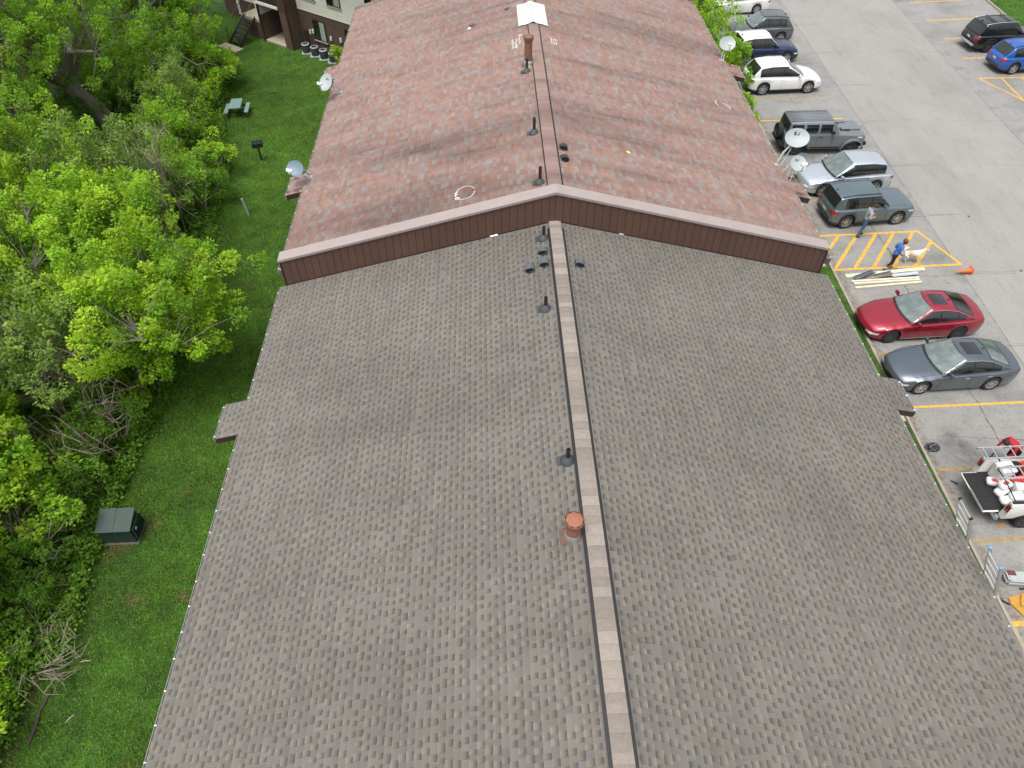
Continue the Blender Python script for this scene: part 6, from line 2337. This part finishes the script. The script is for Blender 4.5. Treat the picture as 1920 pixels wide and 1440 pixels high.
# air conditioner condensers in a row
acm = mat('condenser_grey', (.05, .058, .06), .6, noise=.15, scale=10)
for k, xx in enumerate((.9, 1.72, 2.54, 3.36)):
    c = thing('air_conditioner', ('grey round air conditioner unit with white top ring, next to the utility panel', 'grey round air conditioner unit, second from the utility panel', 'grey round air conditioner unit, third from the utility panel', 'grey round air conditioner unit closest to the red roof eave')[k], 'air conditioner', L2W(xx, .28), group='condensers along the far brick wall')
    MB().box(-.32, .32, -.32, .32, 0, .07, bev=.01).build('pad', dish_w, c)
    MB().lathe([(.24, .07), (.25, .10), (.25, .58), (.23, .60)], 20).build('shell', acm, c, smooth=35)
    MB().lathe([(.26, .56), (.265, .59), (.25, .62), (.19, .63), (.185, .61)], 20).build('top_ring', dish_w, c, smooth=35)
    MB().lathe([(.186, .60), (.001, .58)], 16).build('fan_grille', BLACK, c)

# ================================================================ vegetation
def leaf_mat(name, rough=.55, trans=.35):
    m = bpy.data.materials.new(name)
    m.use_nodes = True
    n = m.node_tree
    n.nodes.clear()
    out = n.nodes.new('ShaderNodeOutputMaterial')
    a = n.nodes.new('ShaderNodeAttribute')
    a.attribute_name = 'tint'
    d = n.nodes.new('ShaderNodeBsdfPrincipled')
    d.inputs['Roughness'].default_value = rough
    d.inputs['Specular IOR Level'].default_value = .25
    tr = n.nodes.new('ShaderNodeBsdfTranslucent')
    mx = n.nodes.new('ShaderNodeMixShader')
    mx.inputs[0].default_value = trans
    n.links.new(a.outputs['Color'], d.inputs['Base Color'])
    n.links.new(a.outputs['Color'], tr.inputs['Color'])
    n.links.new(d.outputs[0], mx.inputs[1])
    n.links.new(tr.outputs[0], mx.inputs[2])
    n.links.new(mx.outputs[0], out.inputs[0])
    return m


LEAF = leaf_mat('leaf', .55, .45)
PAL = {'bright': np.array([[.26, .42, .022], [.20, .36, .020], [.16, .31, .022], [.30, .44, .03]]),
       'mid': np.array([[.17, .32, .018], [.13, .27, .018], [.20, .35, .022], [.15, .28, .025]]),
       'deep': np.array([[.10, .21, .02], [.12, .25, .022], [.09, .18, .02], [.14, .27, .03]]),
       'grey': np.array([[.18, .28, .055], [.15, .25, .045], [.21, .31, .055], [.14, .22, .04]])}


def leaves(cent, axis, n_per, ln, rad, size, pal, rg):
    """cent (k,3), axis (k,3): sprigs along axis; returns V,F,C arrays of leaf quads (bent diamonds)"""
    k = len(cent)
    tot = k * n_per
    c = np.repeat(cent, n_per, 0)
    ax = np.repeat(axis, n_per, 0)
    u = rg.random((tot, 1)) ** .8
    off = rg.normal(size=(tot, 3))
    off -= ax * (off * ax).sum(1, keepdims=True)
    off /= np.linalg.norm(off, axis=1, keepdims=True) + 1e-9
    r = rad * np.sqrt(rg.random((tot, 1))) * (1.15 - .7 * u)
    p = c + ax * (u * ln) + off * r
    p[:, 2] -= (r[:, 0] ** 2) * .5
    d = off * .75 + ax * .5 + np.array([0, 0, -.25]) + rg.normal(size=(tot, 3)) * .35
    d /= np.linalg.norm(d, axis=1, keepdims=True)
    up = np.array([0, 0, 1.0]) + rg.normal(size=(tot, 3)) * .45
    s = np.cross(d, up)
    s /= np.linalg.norm(s, axis=1, keepdims=True) + 1e-9
    sz = size * (.65 + .7 * rg.random((tot, 1)))
    nrm = np.cross(s, d)
    V = np.empty((tot, 4, 3))
    V[:, 0] = p
    V[:, 1] = p + d * sz * .5 + s * sz * .30 - nrm * sz * .05
    V[:, 2] = p + d * sz
    V[:, 3] = p + d * sz * .5 - s * sz * .30 - nrm * sz * .05
    F = np.arange(tot * 4).reshape(tot, 4)
    pc = PAL[pal] if isinstance(pal, str) else pal
    col = 1.22 * pc[rg.integers(0, len(pc), k)] * (.8 + .4 * rg.random((k, 1)))
    C = np.repeat(col, n_per, 0) * (.78 + .44 * rg.random((tot, 1)))
    C = np.repeat(C, 4, 0)
    return V.reshape(-1, 3), F, C


def tree(label, x, y, h, r, pal='mid', seed=1, clumps=120, per=90, lean=(0, 0), size=.15, trunk_r=.16, zc=.64, flat=.8, bark_=None, name='tree', group=None, sprig=.75, zmin=.2, twigs=True, cat='tree', parts=('crown', 'trunk')):
    rg = np.random.default_rng(seed)
    rr = random.Random(seed)
    t = thing(name, label, cat, (x, y, -.03), group=group)
    cc = Vector((lean[0], lean[1], h * zc))
    rz_ = h * (1 - zc)
    # crown sprig centres
    P_ = []
    while len(P_) < clumps:
        v = rg.normal(size=3)
        v /= np.linalg.norm(v)
        q = rg.random() ** .45
        p = np.array([v[0] * r * q, v[1] * r * q, v[2] * rz_ * q])
        lump = 1 + .22 * math.sin(3.1 * v[0] * 2 + seed) + .18 * math.sin(4.3 * v[1] * 2 + seed * 1.7)
        p[:2] *= lump
        p += np.array(cc)
        if p[2] < h * zmin:
            continue
        P_.append(p)
    P_ = np.array(P_)
    A = P_ - np.array(cc) + np.array([0, 0, .35 * r])
    A /= np.linalg.norm(A, axis=1, keepdims=True)
    A += np.array([0, 0, .25])
    A /= np.linalg.norm(A, axis=1, keepdims=True)
    V, F, C = leaves(P_ - A * sprig * .4, A, per, sprig, .34, size, pal, rg)
    put(parts[0], np_mesh(parts[0], V, F, LEAF, pcol=C), t)
    # trunk, limbs and twigs
    m = MB()
    fork = h * .28
    top = Vector((lean[0] * .5, lean[1] * .5, fork))
    m.tube([(0, 0, -.1), (rr.uniform(-.1, .1) + lean[0] * .2, rr.uniform(-.1, .1) + lean[1] * .2, fork * .5), top], [trunk_r * 1.25, trunk_r, trunk_r * .85], 9)
    nodes = [top]
    nl = 6
    for k in range(nl):
        a = 2 * math.pi * (k + rr.random() * .6) / nl
        el = rr.uniform(.45, 1.1)
        p1 = top + Vector((math.cos(a) * r * .35, math.sin(a) * r * .35, h * .16 * el + h * .08))
        p2 = cc + Vector((math.cos(a + .2) * r * .62, math.sin(a + .2) * r * .62, rz_ * (rr.uniform(-.45, .1))))
        p3 = cc + Vector((math.cos(a + .3) * r * .85, math.sin(a + .3) * r * .85, rz_ * rr.uniform(-.3, .3)))
        m.tube([top - Vector((0, 0, .15)), p1, p2, p3], [trunk_r * .62, trunk_r * .45, trunk_r * .26, trunk_r * .1], 6)
        for s in (0, .15, .3, .45, .6, .75, .9):
            nodes.append(p1.lerp(p2, s))
            nodes.append(p2.lerp(p3, s))
    m.tube([top - Vector((0, 0, .1)), (top + cc) / 2 + Vector((rr.uniform(-.2, .2), rr.uniform(-.2, .2), 0)), cc + Vector((0, 0, rz_ * .3))], [trunk_r * .75, trunk_r * .5, trunk_r * .15], 7)
    nodes.append((top + cc) / 2)
    nodes.append(cc)
    if twigs:
        NA = np.array([tuple(q) for q in nodes])
        for p in P_:
            j = int(np.argmin(((NA - p) ** 2).sum(1)))
            a, b = Vector(NA[j]), Vector(p)
            mid = a.lerp(b, .5) + Vector((rr.uniform(-.15, .15), rr.uniform(-.15, .15), rr.uniform(0, .25)))
            m.tube([a, mid, b], [.022, .014, .006], 4, cap=False)
    m.build(parts[1], bark_ or bark_g, t, smooth=50)
    return t


gw = 'trees in the wood along the lawn'
tree('tall tree with a thick leaning bare trunk behind the lawn, largest of the wood', -20.9, 38.2, 11.5, 5.6, 'mid', 3, 330, 190, (-2.6, -1.2), .125, .46, .60, group=gw, zmin=.30)
tree('broad low-branched tree of the wood standing next to the far staircase', -20.6, 47.6, 8.6, 4.0, 'mid', 4, 210, 170, (.2, -.5), .125, .24, .5, group=gw, zmin=.06)
WT = ['tall green tree deep in the wood beyond the largest tree', 'green tree deep in the wood behind the broad low-branched tree', 'green tree at the back of the wood past the far staircase', 'green tree in the farthest back corner of the wood', 'small green tree between the largest tree and the far staircase', 'bright green tree deep in the wood in front of the largest tree', 'mid green tree of the wood in front of the thick leaning trunk', 'bright green tree beside the twig tangle among the treetops', 'grey-green tree growing through the twig tangle across from the grey dish', 'bright green tree behind the boughs that reach over the lawn', 'bright yellow-green tree at the lawn edge across from the brown step wall', 'mid green tree behind the forked grey-green tree', 'bright green tree across the lawn from the grey roof bump-out', 'bright green tree behind the transformer box', 'small bright green tree beside the fallen log']
for wi, (x, y, h, r, pal, cl, ln, zc) in enumerate(((-27.5, 40.0, 9.5, 5.0, 'mid', 220, (0, 0), .5), (-27.0, 48.0, 10.0, 5.2, 'mid', 220, (0, 0), .5), (-24.3, 55.0, 8.5, 4.6, 'mid', 190, (0, 0), .5), (-33.0, 54.0, 10.0, 5.5, 'mid', 220, (0, 0), .5), (-18.6, 42.6, 5.2, 2.6, 'mid', 110, (.2, 0), .5),
                                      (-24.8, 32.6, 8.6, 3.8, 'bright', 180, (0, 0), .55), (-21.8, 28.6, 7.0, 2.8, 'mid', 130, (0, 0), .55),
                                      (-19.3, 25.8, 8.6, 3.5, 'bright', 190, (0, 0), .6), (-16.1, 26.0, 7.0, 2.6, 'grey', 120, (.1, 0), .58), (-16.8, 20.8, 8.2, 3.0, 'bright', 170, (.1, 0), .6), (-14.1, 22.4, 7.2, 2.3, 'bright', 150, (.4, -.3), .6),
                                      (-18.6, 16.2, 7.8, 3.0, 'mid', 150, (0, 0), .6), (-16.1, 13.0, 6.8, 2.3, 'bright', 140, (-.1, 0), .58), (-15.6, 9.2, 6.4, 2.0, 'bright', 130, (.1, 0), .56), (-15.5, 5.0, 5.6, 1.7, 'bright', 110, (0, 0), .56))):
    tree(WT[wi], x, y, h, r, pal, int(abs(x * 31 + y * 17)), cl, 165, ln, .115, .15, zc, group=gw, zmin=.1)
tree('bright green tree reaching its boughs far over the lawn towards the grey roof', -13.6, 18.7, 7.2, 2.9, 'bright', 21, 210, 190, (1.7, -.2), .11, .16, .64, group=gw, zmin=.3)
tree('grey-green tree with visible forked trunk at the lawn edge below the boughs', -15.8, 17.2, 6.6, 2.7, 'grey', 23, 110, 120, (.2, 0), .11, .2, group=gw)
tree('small sparse young tree with a bare stem beside the picnic lawn', -17.0, 36.8, 5.0, 1.8, 'grey', 25, 60, 100, (.1, 0), .11, .06, group=gw)
tree('thin low tree at the lawn edge between the picnic table and the grill', -16.4, 34.2, 4.2, 1.7, 'mid', 27, 70, 110, (.3, 0), .11, .06, group=gw)
tree('thin low tree at the lawn edge past the marker pipe', -14.9, 29.4, 4.2, 1.6, 'mid', 29, 80, 110, (.2, 0), .11, .07, group=gw)

# understorey shrubs: a few shapes, each placed as its own shrub
gs = 'undergrowth shrubs below the wood'
SH = 'dense green undergrowth shrub below the wood edge'
sm = []
for k, pal in enumerate(('deep', 'mid', 'deep', 'bright', 'deep')):
    s0 = tree(SH, 0, 0, 1.9 + .3 * k, 1.25 + .12 * k, pal, 60 + k, 46, 130, (0, 0), .105, .03, .48, name='shrub', group=gs, sprig=.5, zmin=.02, cat='shrub', parts=('foliage', 'stems'))
    sm.append(s0)
spots = []
for y in np.arange(4.0, 47, 1.55):
    ex = -14.0 - (0.8 if y > 26 else 0) - (1.4 if y > 32 else 0) - (0.8 if y > 38 else 0) - (0.5 if 9 < y < 15 else 0) - (0.9 if y < 8.2 else 0)
    for row in range(4):
        if row and rnd.random() < .25:
            continue
        spots.append((ex - row * 1.75 + rnd.uniform(-.6, .5), y + rnd.uniform(-.6, .6)))
spots = [q for q in spots if not (33.2 < q[1] < 39.5 and -21.6 < q[0] < -17.2)]
for i, (x, y) in enumerate(spots):
    src = sm[i % 5]
    if i < 5:
        c = src
    else:
        c = src.copy()
        COL.objects.link(c)
        for ch_ in src.children:
            q = ch_.copy()
            COL.objects.link(q)
            q.parent = c
    c.location = (x, y, -.03)
    s = rnd.uniform(.6, 1.1) if x > -14.2 else rnd.uniform(.8, 1.3)
    c.scale = (s, s, s * rnd.uniform(.7, 1.05))
    c.rotation_euler = (0, 0, rnd.uniform(0, 6.28))
# dead brush tangles (bare grey twigs)
twig = mat('dead_twig', (.24, .20, .155), .9)


def brush(label, x, y, r, h, n, seed):
    rr = random.Random(seed)
    t = thing('dead_brush', label, 'brush', (x, y, -.03))
    m = MB()
    for k in range(n):
        a = rr.uniform(0, 6.28)
        q = rr.uniform(.1, .5) * r
        p = Vector((q * math.cos(a), q * math.sin(a), 0))
        b = a + rr.uniform(-1.2, 1.2)
        l = rr.uniform(.5, 1) * r
        p2 = p + Vector((math.cos(b) * l * .4, math.sin(b) * l * .4, h * rr.uniform(.4, 1)))
        p3 = p + Vector((math.cos(b + .4) * l * .9, math.sin(b + .4) * l * .9, h * rr.uniform(.3, 1.05)))
        p4 = p + Vector((math.cos(b + .7) * l * 1.25, math.sin(b + .7) * l * 1.25, h * rr.uniform(.02, .8)))
        m.tube([p, p2, p3, p4], [.022, .016, .011, .005], 4, cap=False)
        for _ in range(3):
            s = rr.random()
            o = p2.lerp(p3, s)
            e = o + Vector((rr.uniform(-.6, .6), rr.uniform(-.6, .6), rr.uniform(-.2, .5)))
            m.tube([o, o.lerp(e, .5) + Vector((0, 0, .08)), e], [.013, .009, .004], 3, cap=False)
    m.build('twigs', twig, t)


brush('tangle of bare grey twigs hanging at the lawn edge across from the grey roof bump-out', -14.3, 15.6, 1.9, 2.8, 46, 1)
brush('tangle of bare grey twigs among the treetops across from the grey dish', -14.8, 26.9, 1.9, 6.2, 40, 2)
brush('tangle of bare grey twigs at the brush edge across from the transformer box', -14.9, 11.2, 1.4, 1.8, 34, 3)
brush('low dead twigs lying at the brush edge near the fallen log', -13.3, 8.2, 1.1, .5, 28, 4)
brush('tangle of bare grey twigs beneath the forked grey-green tree', -15.6, 18.9, 2.2, 5.4, 40, 5)

# leafy shrubs between the red roof's right eave and the lot
gr_ = 'leafy shrubs along the kerb'
for i, (x, y, h, r) in enumerate(((14.3, 38.9, 1.3, .55), (13.8, 41.2, 3.4, 1.2), (13.6, 45.0, 4.4, 1.7), (13.5, 48.6, 4.2, 1.6), (13.8, 52.5, 3.6, 1.4), (14.4, 37.2, .9, .4))):
    tree(('low leafy shrub by the kerb of the empty stall beside the boxy car', 'leafy shrub by the kerb behind the white crossover', 'tall leafy shrub by the kerb behind the navy car', 'tall leafy shrub by the kerb before the graphite crossover', 'leafy shrub by the kerb before the last white sedan', 'smallest leafy shrub by the kerb, near the boxy car')[i], x, y, h, r, 'bright', 90 + i, 60, 130, (.2, 0), .115, .04, .58, name='kerb_shrub', group=gr_, sprig=.5, zmin=.06, cat='shrub', parts=('foliage', 'stems'))
tree('small green shrub at the far brick wall behind the last air conditioner', -9.55, 46.9, 1.1, .5, 'bright', 99, 18, 60, (0, 0), .11, .02, .5, name='shrub', sprig=.3, zmin=.05, cat='shrub', parts=('foliage', 'stems'))

# woodland floor and undergrowth
floor_m = mat('woodland_floor', srgb(58, 46, 32), .95, noise=.4, scale=2.5, bump=.8, bscale=12, col2=srgb(48, 62, 24))
wf = MB()
edge = [(-12.9, -5), (-12.8, 4), (-12.9, 8), (-13.3, 11), (-13.2, 15), (-12.9, 19), (-12.9, 23), (-13.2, 26), (-14.0, 30), (-14.4, 34), (-15.6, 38), (-16.6, 42), (-17.5, 46), (-18.5, 50), (-24, 54), (-60, 58), (-60, -5)]
wf.poly([(a + rnd.uniform(-.25, .25), b, -.024) for a, b in edge])
wf.build('woodland_floor', floor_m, kind='structure')
rg = np.random.default_rng(5)
n = 15000
yy = rg.uniform(2, 48, n)
ex = np.interp(yy, [4, 8, 11, 15, 19, 23, 26, 30, 34, 38, 42, 46], [-12.8, -12.9, -13.3, -13.2, -12.9, -12.9, -13.2, -14.0, -14.4, -15.6, -16.6, -17.5])
xx = np.where(yy < 8, ex - .1, ex + .6) - np.abs(rg.normal(0, 1, n)) * 3.2
keep = ~((xx > -13.1) & (yy < 7.8))
xx, yy = xx[keep], yy[keep]
n = len(xx)
cent = np.stack([xx, yy, rg.uniform(-.02, .22, n)], 1)
ax = np.tile(np.array([[0, 0, 1.0]]), (n, 1))
V, F, C = leaves(cent, ax, 7, .22, .22, .12, 'deep', rg)
put('undergrowth', np_mesh('undergrowth', V, F, LEAF, pcol=C), None, label='low leafy ground cover at the foot of the wood', cat='ground cover', kind='stuff')

# grass blades
GRASS = leaf_mat('grass_blade', .7, .25)


def grass(name, n, fx, y0, y1, z, hmin, hmax, label):
    rg = np.random.default_rng(len(name) + n)
    y = rg.uniform(y0, y1, n)
    xa, xb = fx(y)
    x = xa + (xb - xa) * rg.random(n)
    # clumpy height and tone (patches of thicker turf)
    f = .5 + .5 * np.sin(x * 1.7 + 1.3 * np.sin(y * .9)) * np.sin(y * 1.3 + 1.1 * np.sin(x * 1.1))
    f2 = .5 + .5 * np.sin(x * .53 + 2 + .8 * np.sin(y * .31)) * np.sin(y * .41)
    h = (hmin + (hmax - hmin) * (.35 * f + .65 * rg.random(n)))
    a = rg.uniform(0, 6.283, n)
    w_ = .010 + .012 * rg.random(n)
    lx, ly = rg.normal(0, .5, n) * h, rg.normal(0, .5, n) * h
    V = np.empty((n, 3, 3))
    V[:, 0] = np.stack([x - np.cos(a) * w_, y - np.sin(a) * w_, np.full(n, z)], 1)
    V[:, 1] = np.stack([x + np.cos(a) * w_, y + np.sin(a) * w_, np.full(n, z)], 1)
    V[:, 2] = np.stack([x + lx, y + ly, z + h], 1)
    f3 = .5 + .5 * np.sin(x * 2.9 + 1.7 * np.sin(y * 2.1)) * np.sin(y * 2.3 + 1.9 * np.sin(x * 1.9))
    tone = (.7 + .5 * rg.random(n)) * (.55 + .5 * f2 + .35 * f3)
    base = np.array([.115, .26, .022])
    yel_ = np.array([.20, .30, .04])
    k = (rg.random(n) * .5 + .25 * f)[:, None]
    C = (base * (1 - k) + yel_ * k) * tone[:, None]
    C = np.repeat(C, 3, 0)
    put(name, np_mesh(name, V.reshape(-1, 3), np.arange(n * 3).reshape(n, 3), GRASS, pcol=C), None, label=label, cat='grass', kind='stuff')


grass('lawn_grass', 420000, lambda y: (np.interp(y, [4, 15, 26, 34, 42, 50], [-13.4, -13.6, -14.0, -15.4, -17.6, -24]), np.full_like(y, -6.2)), 2.5, 56, -.03, .03, .085, 'mown green lawn grass between the wood and the building')
grass('strip_grass', 70000, lambda y: (np.full_like(y, 12.6), np.array([cx(q) - .18 for q in y])), 3, 56, .055, .03, .08, 'green grass of the strip between building and kerb')
grass('far_grass', 30000, lambda y: (np.array([lot_r(q) + .2 for q in y]), np.array([lot_r(q) + 5 for q in y])), 42, 60, .06, .03, .08, 'green grass beyond the far kerb of the lot')
